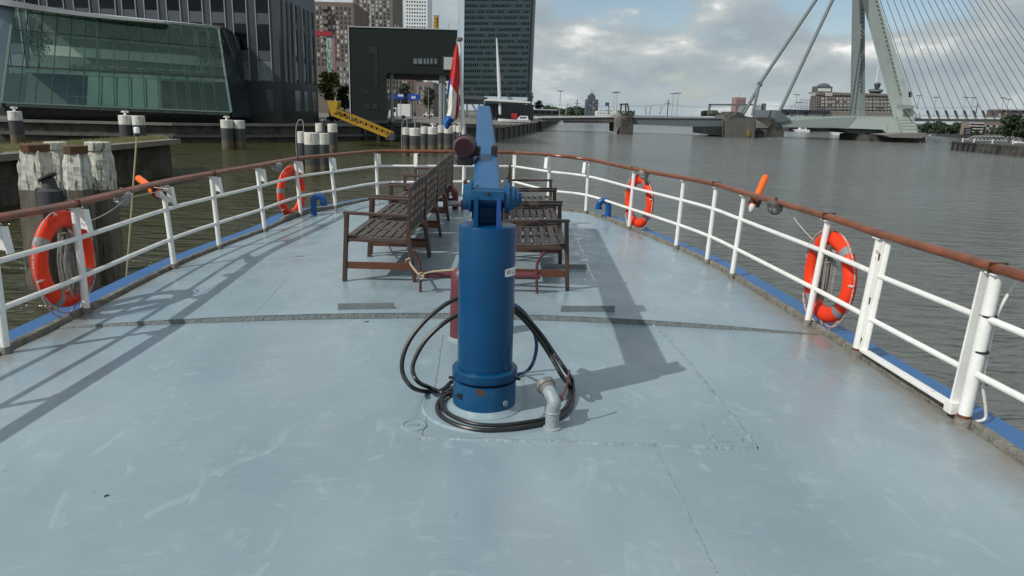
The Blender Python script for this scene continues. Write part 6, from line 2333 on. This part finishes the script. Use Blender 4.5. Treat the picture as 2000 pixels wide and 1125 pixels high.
# main span and stays
ppoly([(1785, 229), (1985, 230.5), (2700, 236), (2700, 239), (1985, 233), (1785, 232)], YB + 1, 14, 'main_span_edge', 'steel_white')
ppoly([(1786, 232), (1985, 233), (2700, 239), (2700, 246), (1985, 238), (1790, 237)], YB + 1.6, 12, 'main_span', 'bridge_mid')
for i in range(19):
    x0 = 1718.6 + 13.3 * i
    xd_ = 1797 + 18.0 * i
    h_ = (28.6 + 13.3 * i) / (0.217 + 0.0206 * i)
    sl = (xd_ - x0) / 228
    xa_, ya_ = x0 - sl * h_, -h_
    for oy in (0, 10) if i < 14 else (0,):
        MB().tube([at(xa_, max(ya_, -305), YB + 1.5) if ya_ > -305 else at(x0 - sl * 305, -305, YB + 1.5), at(xd_, 228, YB + 1 + oy)], 0.072, 5).build('stay_cable', 'stay_steel', br)
    if 0 < i < 13:
        MB().bar(at(xd_ - 4.2, 216, YB + .7), at(xd_ + 1.0, 229, YB + .7), 0.4, 0.4, up=bk_).build('stay_anchor', 'pole_dark', br)
# parapets: rail and posts
m = MB()
for a, b in (((1050, 226.5), (1200, 225.5)), ((1237, 226), (1416, 227)), ((1534, 224.5), (1752, 224.5)), ((1788, 225.5), (1985, 227)), ((1985, 227), (2400, 231))):
    m.bar(at(*a, YB - .2), at(*b, YB - .2), 0.08, 0.1)
    n = int((b[0] - a[0]) / 9)
    for i in range(n + 1):
        x = a[0] + (b[0] - a[0]) * i / n
        y = a[1] + (b[1] - a[1]) * i / n
        m.bar(at(x, y, YB - .2), at(x, 229 if x < 1985 else y + 3.5, YB - .2), 0.07, 0.07, up=bk_)
m.build('parapet', 'steel_grey', br)
# left approach spans, pier, bascule block
ppoly([(1046, 229), (1200, 227.6), (1200, 229.4), (1046, 230.8)], YB, 14, 'approach_edge', 'steel_white')
ppoly([(1052, 231), (1200, 229.6), (1200, 239), (1165, 236.5), (1060, 235)], YB + .3, 13, 'approach_span', 'timber_dark')
ppoly([(1237, 228.2), (1416, 229.5), (1416, 231.5), (1237, 230.2)], YB, 14, 'approach_edge', 'roof_grey')
ppoly([(1237, 230.4), (1416, 231.6), (1416, 249), (1335, 246.5), (1237, 243)], YB + .3, 13, 'approach_span', 'bridge_slate')
m = MB()
m.prism([V((p.x, p.y, WATER - 1)) for p in (at(1205, 260, YB - 1), at(1216, 260, YB - 3), at(1236, 260, YB - 1), at(1236, 260, YB + 14), at(1205, 260, YB + 14))], (0, 0, at(1220, 231, YB).z - WATER + 1))
m.build('pier', 'concrete_dark', br)
ppoly([(1202, 231), (1214, 222.5), (1216, 232), (1214, 240), (1205, 258), (1202, 258)], YB - 2, 12, 'pier_shoulder', 'concrete')
ppoly([(1214, 232), (1236, 224), (1236, 261), (1214, 261)], YB - 3.2, 3, 'pier_face', 'concrete_dark')
for a, b in (((1211, 222), (1214, 204)), ((1229, 222), (1226, 204)), ((1210, 204), (1227, 203)), ((1222, 216), (1222, 204))):
    MB().bar(at(*a, YB - 1), at(*b, YB - 1), 0.35, 0.35, up=bk_).build('gantry_bar', 'pole_dark', br)
bc = thing('bascule_block', 'dark concrete bascule block with upright timber fenders below the backstays', 'bridge pier', V((at(1450, 268, YB - 4).x, YB - 4, WATER)))
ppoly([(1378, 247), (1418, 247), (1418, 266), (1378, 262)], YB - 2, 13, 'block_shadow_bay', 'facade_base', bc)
ppoly([(1412, 250), (1416, 234), (1424, 231), (1431, 225), (1436, 224), (1441, 218), (1447, 220), (1456, 227), (1474, 230), (1474, 270), (1412, 267)], YB - 3, 14, 'block', 'concrete_dark', bc)
ppoly([(1474, 231), (1508, 229), (1522, 244), (1531, 254), (1531, 268), (1474, 269)], YB - 3, 14, 'block_wing', 'concrete_dark', bc)
ppoly([(1477, 233), (1500, 247), (1500, 250), (1477, 250)], YB - 3.2, .5, 'wing_buttress', 'concrete', bc)
for i in range(20):
    x = 1419 + i * 2.9
    p = at(x, 250, YB - 5)
    yt = 231.5 - (1 if i % 3 else 0) + (2 if i < 4 else 0)
    MB().bar(at(x - 0.3, yt, YB - 5), V((p.x, YB - 5, WATER - 0.5)), 0.33, 0.35, up=bk_).build('fender_timber', 'timber_dark', bc)
for y in (236, 250):
    MB().bar(at(1416, y, YB - 4.7), at(1476, y + 1.5, YB - 4.7), 0.4, 0.3).build('fender_waling', 'timber_dark', bc)
m = MB()
m.tube([at(1461, 264, YB - 5.4), at(1461, 252, YB - 5.4)], 0.14, 8)
m.tube([at(1463.5, 265, YB - 5.4), at(1463.5, 256, YB - 5.4)], 0.12, 8)
m.build('yellow_ladder', 'yellow', bc)
ppoly([(1392, 223), (1394, 215), (1402, 217), (1409, 224)], YB + 2, 4, 'machine_house', 'concrete_dark', bc)
for a, b in (((1383, 224), (1387, 204)), ((1384, 204.5), (1470, 204.5))):
    MB().bar(at(*a, YB), at(*b, YB), 0.4, 0.5, up=bk_).build('portal_bar', 'bridge_slate', bc)
ppoly([(1441, 222), (1452, 206), (1456, 208), (1447, 224)], YB - .3, 2, 'bracket', 'bridge_mid', bc)
# pylon base in the water
pbm = MB()
pw = [(1640, 272), (1655, 268), (1812, 262), (1812, 270), (1803, 278), (1760, 278)]
z0_, z1_ = WATER - 1, at(1780, 262, YB).z
pbm.prism([V((at(x, 268, Y_).x, Y_, z0_)) for x, Y_ in ((1639, YB + 6), (1700, YB - 2), (1802, YB - 6), (1808, YB + 12), (1645, YB + 14))], (0, 0, z1_ - z0_ - 0.4))
pbm.build('pylon_base', 'concrete_dark', br)
ppoly([(1725, 263.5), (1760, 260.5), (1811, 260), (1810, 265.5), (1800, 270), (1740, 268.5)], YB - 6.4, 10, 'base_rim', 'concrete')

# lamp posts, catenary poles on the bridge
for k_, (px, yt, lean) in enumerate(((1094, 178, 0), (1198.5, 181, 0), (1204.5, 180, 0), (1313, 183, 0), (1322.5, 182, 0), (1553, 185, 0), (1558, 200, 0), (1790.5, 187, 0), (1824, 190, 0), (1881, 190, 0), (1896, 191, 0), (1955, 191, 0), (1965, 194, 0))):
    Y = YB + (8 if k_ % 2 else 3)
    p0, p1 = at(px - 1.5, 228, Y), at(px, yt, Y)
    t = thing('lamp_post', ['tall twin lamp post before the left end of the bridge', 'first of two lamp posts above the left bridge pier', 'second of two lamp posts above the left bridge pier', 'left lamp post of the pair in the middle of the bascule span', 'right lamp post of the pair in the middle of the bascule span',
                                      'lamp post beside the scaffolded building on the bridge', 'short lamp post behind the tall one near the slanted backstay foot', 'lamp post close to the pylon leg', 'lamp post on the main span nearest the pylon', 'left lamp post of the middle pair on the main span', 'right lamp post of the middle pair on the main span', 'left lamp post of the far pair on the main span', 'right lamp post of the far pair on the main span'][k_], 'lamp post', V((p0.x, Y, p0.z)), 'lamp posts on the bridge')
    MB().tube([V((p0.x, Y, p0.z)), V((p0.x + 0.02, Y, p1.z))], 0.075, 6).build('post', 'steel_grey', t)
    MB().b2((p0.x - 0.75, Y - .15, p1.z - .06), (p0.x + 0.75, Y + .15, p1.z + .1)).build('lamp_arms', 'pole_dark', t)
for k_, (px, yt) in enumerate(((1126, 195), (1303, 195), (1905, 201))):
    p0, p1 = at(px, 228, YB + 5), at(px, yt, YB + 5)
    t = thing('catenary_pole', ['dark catenary pole left of the stepped tower', 'dark catenary pole on the bascule span', 'dark catenary pole on the main span'][k_], 'pole', V((p0.x, YB + 5, p0.z)), 'tram catenary poles')
    MB().tube([V((p0.x, YB + 5, p0.z)), V((p0.x, YB + 5, p1.z))], 0.12, 6).build('pole', 'pole_dark', t)
    MB().b2((p0.x - 0.8, YB + 4.95, p1.z - .9), (p0.x + .8, YB + 5.05, p1.z - .8)).build('arm', 'pole_dark', t)
cw = MB()
for y0, y1 in ((202.5, 203.5), (204.5, 206)):
    a, b, c, d = at(1060, y0 - 1, YB + 5), at(1303, y0 + 1, YB + 5), at(1460, y0 + 1, YB + 5), at(1905, y1 + 5, YB + 5)
    for p, q in ((a, b), (b, c), (c, d)):
        cw.tube([p.lerp(q, i / 8) - UP * 0.6 * math.sin(math.pi * i / 8) for i in range(9)], 0.02, 4)
o = cw.build('catenary_wire', 'pole_dark', loc=at(1303, 204, YB + 5))
tag(o, 'thin tram wires stretched above the bridge deck', 'wire')
# dark bus / train on the bridge
bu = thing('articulated_bus', 'long dark vehicle with glossy windows at the backstay foot on the bridge', 'bus', at(1570, 226, YB + 4))
a, b = pbox(1527, 1622, 214.5, YB + 4, 2.5, at(1570, 224.5, YB + 4).z, yref=220)
MB().b2(a, b).build('body', 'car_dark', bu, bevel=0.1)
for i in range(8):
    x = a.x + (b.x - a.x) * (i + 0.12) / 8
    MB().b2((x, YB + 3.94, (a.z + b.z) / 2), (x + (b.x - a.x) / 8 * 0.76, YB + 3.99, b.z - .15)).build('window', 'glass_mid', bu)
for i in (0.12, 0.5, 0.88):
    MB().lathe([(0.4, 0), (0.4, 0.3)], V((a.x + (b.x - a.x) * i, YB + 4.3, a.z + 0.1)), 14, M=Matrix.Rotation(R(90), 3, 'X')).build('wheel', 'motor_black', bu)

# ------------------------------------------------------------------ buildings across the river
FZ = -1.6
t, a, b = tower('stepped_tower', 'dark stepped high-rise far beyond the left bridge span', 1145, 1168, 194, 620, 14, mat('slate_far', (0.075, 0.095, 0.115), 0.6), 6, 8, 0.45, 0.5, ['win_dark', 'win_light'], FZ, pyb=220, seed=31, cat='high-rise')
MB().b2(*pbox(1149.5, 1163, 186, 622, 10, b.z - 1, yref=190)).build('upper_step', 'slate_far', t)
MB().b2(*pbox(1153, 1160, 182.5, 624, 6, b.z - 1, yref=190)).build('crown_step', 'slate_far', t)
for dx in (1155, 1158):
    MB().tube([at(dx, 184, 626), at(dx, 176, 626)], 0.15, 5).build('aerial', 'pole_dark', t)
t, a, b = tower('round_tower', 'pink brown high-rise behind the left foot of the backstays', 1436, 1456, 190, 420, 8, 'pink_brick', 6, 8, 0.4, 0.5, ['win_dark'], FZ, pyb=226, seed=32, cat='high-rise')
MB().tube([at(1444, 191, 424), at(1444, 183, 424)], 0.12, 5).build('aerial', 'pole_dark', t)
t, a, b = tower('chequered_block', 'white and dark chequered block beside the backstay foot', 1473, 1486, 201, 400, 8, 'tower_white', 5, 6, 0.55, 0.62, ['win_dark'], FZ, pyb=228, seed=33, cat='office block')
MB().b2(*pbox(1486, 1496, 202, 401, 8, FZ, yref=210)).build('side_wall', 'bridge_slate', t)
tower('low_building', 'low white building left of the bridge pier gantry', 1165, 1195, 217, 520, 10, 'tower_white', 6, 1, 0.5, 0.4, ['win_dark'], FZ, pyb=222, seed=34, group='low white buildings behind the bridge', cat='building')
tower('low_building', 'white silo-like building behind the pier gantry', 1198, 1206, 206, 500, 5, 'tower_white', 2, 1, 0.3, 0.2, ['win_dark'], FZ, pyb=218, seed=35, group='low white buildings behind the bridge', cat='building')
tower('low_building', 'low white shed right of the bascule block', 1495, 1515, 218, 380, 8, 'tower_white', 5, 1, 0.5, 0.4, ['win_dark'], FZ, pyb=224, seed=36, group='low white buildings behind the bridge', cat='building')
bs = thing('blue_sign', 'small blue square sign on a post left of the pier gantry', 'sign', at(1186, 222, 330))
MB().b2(*pbox(1182, 1190, 200, 330, 0.3, at(1186, 207, 330).z, yref=203)).build('panel', mat('sign_slate', (0.05, 0.09, 0.17), 0.5), bs)
MB().tube([at(1189, 203, 330.5), at(1189, 224, 330.5)], 0.2, 6).build('post', 'pole_dark', bs)
# scaffolded building
YS = 290
sb = thing('scaffolded_building', 'broad building wrapped in scaffolding behind the bridge pylon', 'building', V((at(1660, 225, YS).x, YS, FZ)))
a, b = pbox(1597, 1752, 184, YS, 8, FZ, yref=205)
MB().b2(a, b).build('wall', mat('scaf_dark', (0.055, 0.057, 0.06), 0.8, col2=(0.085, 0.085, 0.085), vs=0.2), sb)
MB().b2(*pbox(1596, 1750, 181.5, YS - 1, 9, b.z - .2, yref=190)).build('roof_slab', 'scaffold', sb)
a2, b2 = pbox(1597, 1625, 168.5, YS + 1, 6, b.z, yref=180)
MB().b2(a2, b2).build('roof_block', 'slate_far', sb)
MB().lathe([(2.6, 0), (2.1, 0.7), (1.0, 1.2), (0, 1.35)], V(((a2.x + b2.x) / 2 + 0.5, YS + 4, b2.z)), 20).build('dome_roof', 'slate_far', sb)
its = []
rr = random.Random(41)
for r_ in range(5):
    for c in range(22):
        px = 1590 + c * 7.2
        if 1660 < px < 1690 or (px < 1600 and r_ < 4):
            continue
        y = 191 + r_ * 6.6
        if rr.random() < 0.12:
            continue
        p, q = at(px, y + 3, YS), at(px + 5.0, y, YS)
        its.append((p.x, p.z, q.x, q.z, YS, 0.1))
many(sb, 'window_bay', its, 'window_white', 100)
p, q = at(1597, 178, YS + 1), at(1623, 173, YS + 1)
many(sb, 'white_band', [(p.x, p.z, q.x, q.z, YS + 1, 0.15)], 'window_white')
p, q = at(1583, 187, YS - 1), at(1593, 182, YS - 1)
p2, q2 = at(1611, 187, YS - 1), at(1626, 182, YS - 1)
many(sb, 'banner', [(p.x, p.z, q.x, q.z, YS - 1, 0.1), (p2.x, p2.z, q2.x, q2.z, YS - 1, 0.1)], 'window_white')
sf = MB()
for c in range(42):
    px = 1563 + c * 4.5
    yt = 192 if px < 1585 else 182
    sf.bar(at(px, yt, YS - 2.2), at(px, 227, YS - 2.2), 0.12, 0.12, up=bk_)
for r_ in range(8):
    y = 184 + r_ * 5.6
    sf.bar(at(1563 if y > 191 else 1585, y, YS - 2.2), at(1748, y + 2.5, YS - 2.2), 0.12, 0.2)
o = sf.build('scaffolding', mat('scaffold_tube', (0.27, 0.24, 0.22), 0.7), sb)
MB().b2(*pbox(1628, 1752, 219.5, YS - 3, 1, FZ, yref=222)).build('hoarding', 'scaffold', sb)
# observation tower
YE = 520
eu = thing('observation_tower', 'slender observation tower with dark crow nest cabin between the pylon legs', 'tower', V((at(1709, 190, YE).x, YE, FZ)))
c = at(1709.5, 183, YE)
zk = lambda y: at(1709.5, y, YE).z - FZ
kx = YE / FPX
MB().lathe([(2.2, 0), (1.8, zk(183))], V((c.x, YE, FZ)), 16).build('shaft', 'concrete', eu)
MB().lathe([(7.5 * kx, zk(183.5)), (11 * kx, zk(180)), (12.8 * kx, zk(176)), (12.8 * kx, zk(175)), (6 * kx, zk(174))], V((c.x, YE, FZ)), 24).build('crow_nest', 'slate_far', eu)
MB().lathe([(12.9 * kx, zk(178)), (12.95 * kx, zk(177))], V((c.x, YE, FZ)), 24).build('window_band', 'win_light', eu)
MB().lathe([(3.4 * kx, zk(175)), (4.5 * kx, zk(170)), (6 * kx, zk(165)), (5 * kx, zk(162)), (1.5 * kx, zk(161))], V((c.x + 0.6, YE, FZ)), 20).build('upper_cabin', 'pole_dark', eu)
MB().tube([at(1711, 162, YE), at(1716, 128, YE)], [0.55, 0.2], 8).build('mast', 'steel_white', eu)
# far right bank
t, a, b = tower('quay_apartments', 'brick apartment row rising above the main span', 1942, 2060, 216, 235, 4, mat('brick_mauve', (0.135, 0.105, 0.105), 0.85), 18, 2, 0.5, 0.5, ['win_light', 'win_dark'], FZ, pyb=229, seed=51, group='apartments on the far right bank', cat='apartment block')
MB().b2((a.x + 1, 234.5, b.z), (b.x, 239, b.z + 0.35)).build('roof_edge', 'roof_grey', t)
t, a, b = tower('quay_apartments', 'white and brown apartments below the main span', 1892, 1966, 236, 225, 4, mat('brick_tan', (0.20, 0.165, 0.14), 0.85), 11, 4, 0.68, 0.6, ['win_dark', 'win_dark', 'win_light'], FZ, pyb=262, seed=52, group='apartments on the far right bank', cat='apartment block')
for i in range(4):
    z = at(1910, 240.5 + i * 5.6, 224).z
    MB().b2((a.x, 224.2, z - .12), (a.x + (b.x - a.x) * 0.35, 225, z + .12)).build('balcony', 'window_white', t)
for k_, (px, w_, yt, yb, Y, n, lf) in enumerate(((1812, 34, 238, 262, 245, 700, 'leaf_far'), (1835, 36, 237, 262, 240, 700, 'leaf_far'), (1858, 36, 238, 263, 236, 700, 'leaf_far'), (1880, 32, 238, 264, 232, 700, 'leaf_far'))):
    tree('dark green tree %s under the main span' % ['nearest the pylon foot', 'second from the pylon foot', 'third from the pylon foot', 'nearest the white apartments'][k_], px, yt, yb, w_, Y, FZ, lf, n, 60 + k_, 'trees on the far right bank')
for k_, (px, w_, yt, yb, Y) in enumerate(((1976, 44, 224, 268, 140), (2006, 44, 228, 268, 138))):
    tree(['big dark tree on the stone pier before the apartments', 'big dark tree partly cut by the picture edge'][k_], px, yt, yb, w_, Y, -1.4, 'leaf_dark', 3200, 70 + k_, 'trees on the far right bank')
for k_, px in enumerate((1908, 1938, 1950)):
    tree('small tree before the white and brown apartments, %s' % ['left one', 'middle one', 'right one'][k_], px, 252, 263, 12, 222, FZ, 'leaf_dark', 220, 80 + k_, 'trees on the far right bank')
# woods at the horizon
rr = random.Random(91)
vv, ff = [], []
for i in range(2600):
    px = rr.uniform(1060, 1146) if i % 2 else rr.choice([rr.uniform(1370, 1400), rr.uniform(1500, 1580), rr.uniform(1160, 1240)])
    top = 213 + 5 * math.sin(px * 0.11) * 0.5 + 3 * math.sin(px * 0.043 + 1)
    y = rr.uniform(top if px < 1146 else 217, 226)
    p = at(px, y, 700 + rr.uniform(-15, 15))
    q = 1.2
    d1 = V((rr.gauss(0, 1), rr.gauss(0, 1), rr.gauss(0, 1))).normalized() * q
    d2 = V((rr.gauss(0, 1), rr.gauss(0, 1), rr.gauss(0, 1))).normalized() * q
    i0 = len(vv)
    vv += [p - d1, p + d2, p + d1, p - d2]
    ff.append((i0, i0 + 1, i0 + 2, i0 + 3))
wo = struct(MB().add(vv, ff).build('distant_woods', 'leaf_far'), 'stuff')
# cranes on the horizon
for k_, (x0, x1, yt) in enumerate(((1108, 1105, 202), (1272, 1268, 205), (1268 - 8, 1262, 208), (1293, 1288, 206), (1168, 1166, 200), (1548, 1535, 205))):
    a, b = at(x1, 224, 650), at(x0, yt, 650)
    t = thing('harbour_crane', ['pale crane far left beyond the tram end', 'pale leaning crane before the bascule span', 'smaller pale crane left of a leaning one', 'pale crane near the catenary pole on the bascule span', 'thin crane right beside the stepped tower', 'low pale crane by the scaffolding edge'][k_], 'crane', a, 'harbour cranes on the horizon')
    MB().tube([a, b], [0.55, 0.3], 6).build('mast', 'steel_grey', t)
    MB().tube([b - UP * 2, b + V((3.5, 0, 1.5))], [0.3, 0.15], 5).build('jib', 'steel_grey', t)
# stone pier at the far right
s0, s1 = wat(1856, 293), wat(2000, 306.5)
szt = at(1859, 275.5, s0.y).z
sd2 = (s1 - s0).normalized()
sp3 = thing('stone_pier', 'dark stone pier with timber ribs at the right edge of the river', 'pier', V((s0.x, s0.y, WATER)))
e0, e1 = s0, s0 + sd2 * 40
bk2 = V((14, 26, 0))
MB().hexa([V((p.x, p.y, WATER - 1)) for p in (e0, e1, e1 + bk2, e0 + V((9.4, 14, 0)))] + [V((p.x, p.y, szt - .3)) for p in (e0, e1, e1 + bk2, e0 + V((9.4, 14, 0)))]).build('wall', 'concrete_dark', sp3)
MB().hexa([V((p.x, p.y, szt - .298)) for p in (e0 - V((.15, .15, 0)), e1 - V((0, .15, 0)), e1 + bk2, e0 + V((9.4, 14, 0)))] + [V((p.x, p.y, szt)) for p in (e0 - V((.15, .15, 0)), e1 - V((0, .15, 0)), e1 + bk2, e0 + V((9.4, 14, 0)))]).build('coping', 'concrete_dark', sp3)
for i in range(14):
    p = e0 + sd2 * (0.5 + i * 1.6)
    MB().bar(V((p.x, p.y - .2, WATER - .5)), V((p.x, p.y - .2, szt - .1)), 0.35, 0.35, up=bk_).build('rib', 'facade_base' if i < 5 else 'concrete_dark', sp3)
for k_, px in enumerate((1880, 1902, 1938, 1978)):
    p = onz(px, 276.5 + (px - 1859) * 0.045, szt)
    o = MB().lathe([(0.12, 0), (0.12, 0.45), (0.22, 0.5), (0.22, 0.62), (0, 0.66)], p, 12).build('bollard', 'steel_white', loc=p)
    tag(o, ['white bollard nearest the river end of the stone pier', 'second white bollard from the river end of the stone pier', 'white bollard in the middle of the stone pier', 'white bollard nearest the big trees on the stone pier'][k_], 'bollard', 'white bollards on the stone pier')
tg_ = thing('truss_gangway', 'white lattice gangway lying behind the stone pier', 'gangway', at(1890, 275, 150))
a0_, a1_, a2_, a3_ = at(1885, 273, 150), at(1995, 276, 150), at(1905, 265.5, 150), at(1985, 267, 150)
m = MB()
m.bar(a0_, a1_, 0.18, 0.18)
m.bar(a2_, a3_, 0.18, 0.18)
m.bar(a0_, a2_, 0.15, 0.15, up=bk_)
m.bar(a3_, a1_, 0.15, 0.15, up=bk_)
for i in range(11):
    f0, f1 = 0.16 + 0.76 * i / 11, 0.16 + 0.76 * (i + 1) / 11
    m.bar(a0_.lerp(a1_, f0), a2_.lerp(a3_, (i + .5) / 11), 0.08, 0.08, up=bk_)
    m.bar(a2_.lerp(a3_, (i + .5) / 11), a0_.lerp(a1_, f1), 0.08, 0.08, up=bk_)
m.build('lattice', 'roof_grey', tg_)
sg = thing('notice_board', 'black notice board with pale lines on posts behind the stone pier', 'sign', at(1889, 276, 160))
p, q = at(1881.5, 264, 160), at(1899, 250, 160)
MB().b2((p.x, 159.9, p.z), (q.x, 160.1, q.z)).build('board', 'letter_black', sg)
for i in range(4):
    z = p.z + (q.z - p.z) * (0.22 + 0.18 * i)
    MB().b2((p.x + .25, 159.86, z), (q.x - .3 - .12 * (i % 2), 159.895, z + .1)).build('text_line', 'steel_grey', sg)
for px in (1882, 1898):
    MB().tube([at(px, 263, 160.2), at(px, 277, 160.2)], 0.06, 6).build('post', 'pole_dark', sg)
# small boats across the river
def boat(label, px, py, Y, L, h_):
    p = V((at(px, py, Y).x, Y, WATER))
    t = thing('moored_boat', label, 'boat', p, 'boats moored across the river')
    MB().prism([p + V((-L / 2, 0, 0.9)), p + V((-L / 2 + .6, 0, 0.0)), p + V((L / 2 - .2, 0, 0.0)), p + V((L / 2, 0, 0.8))], (0, 1.8, 0)).build('hull', 'van_white', t)
    MB().prism([p + V((-L * .2, .3, 0.9)), p + V((L * .3, .3, 0.85)), p + V((L * .26, .3, 0.9 + h_)), p + V((-L * .1, .3, 0.9 + h_))], (0, 1.2, 0)).build('cabin', 'van_white', t)
    MB().b2(p + V((-L * .08, .26, 1.0 + h_ * .2)), p + V((L * .2, .29, 0.9 + h_ * .75))).build('window', 'glass_dark', t)


boat('white motor cruiser moored under the pylon girder near the pylon base', 1636, 257, 240, 2.6 * 1.6, 1.1)
boat('low white boat moored under the pylon girder near its nose', 1567, 253, 280, 6.0, 0.8)
boat('small white boat before the trees between pylon and stone pier', 1822, 266, 215, 3.0, 0.6)
boat('white boat right of the big trees at the picture edge', 1994, 272, 132, 4.0, 0.9)
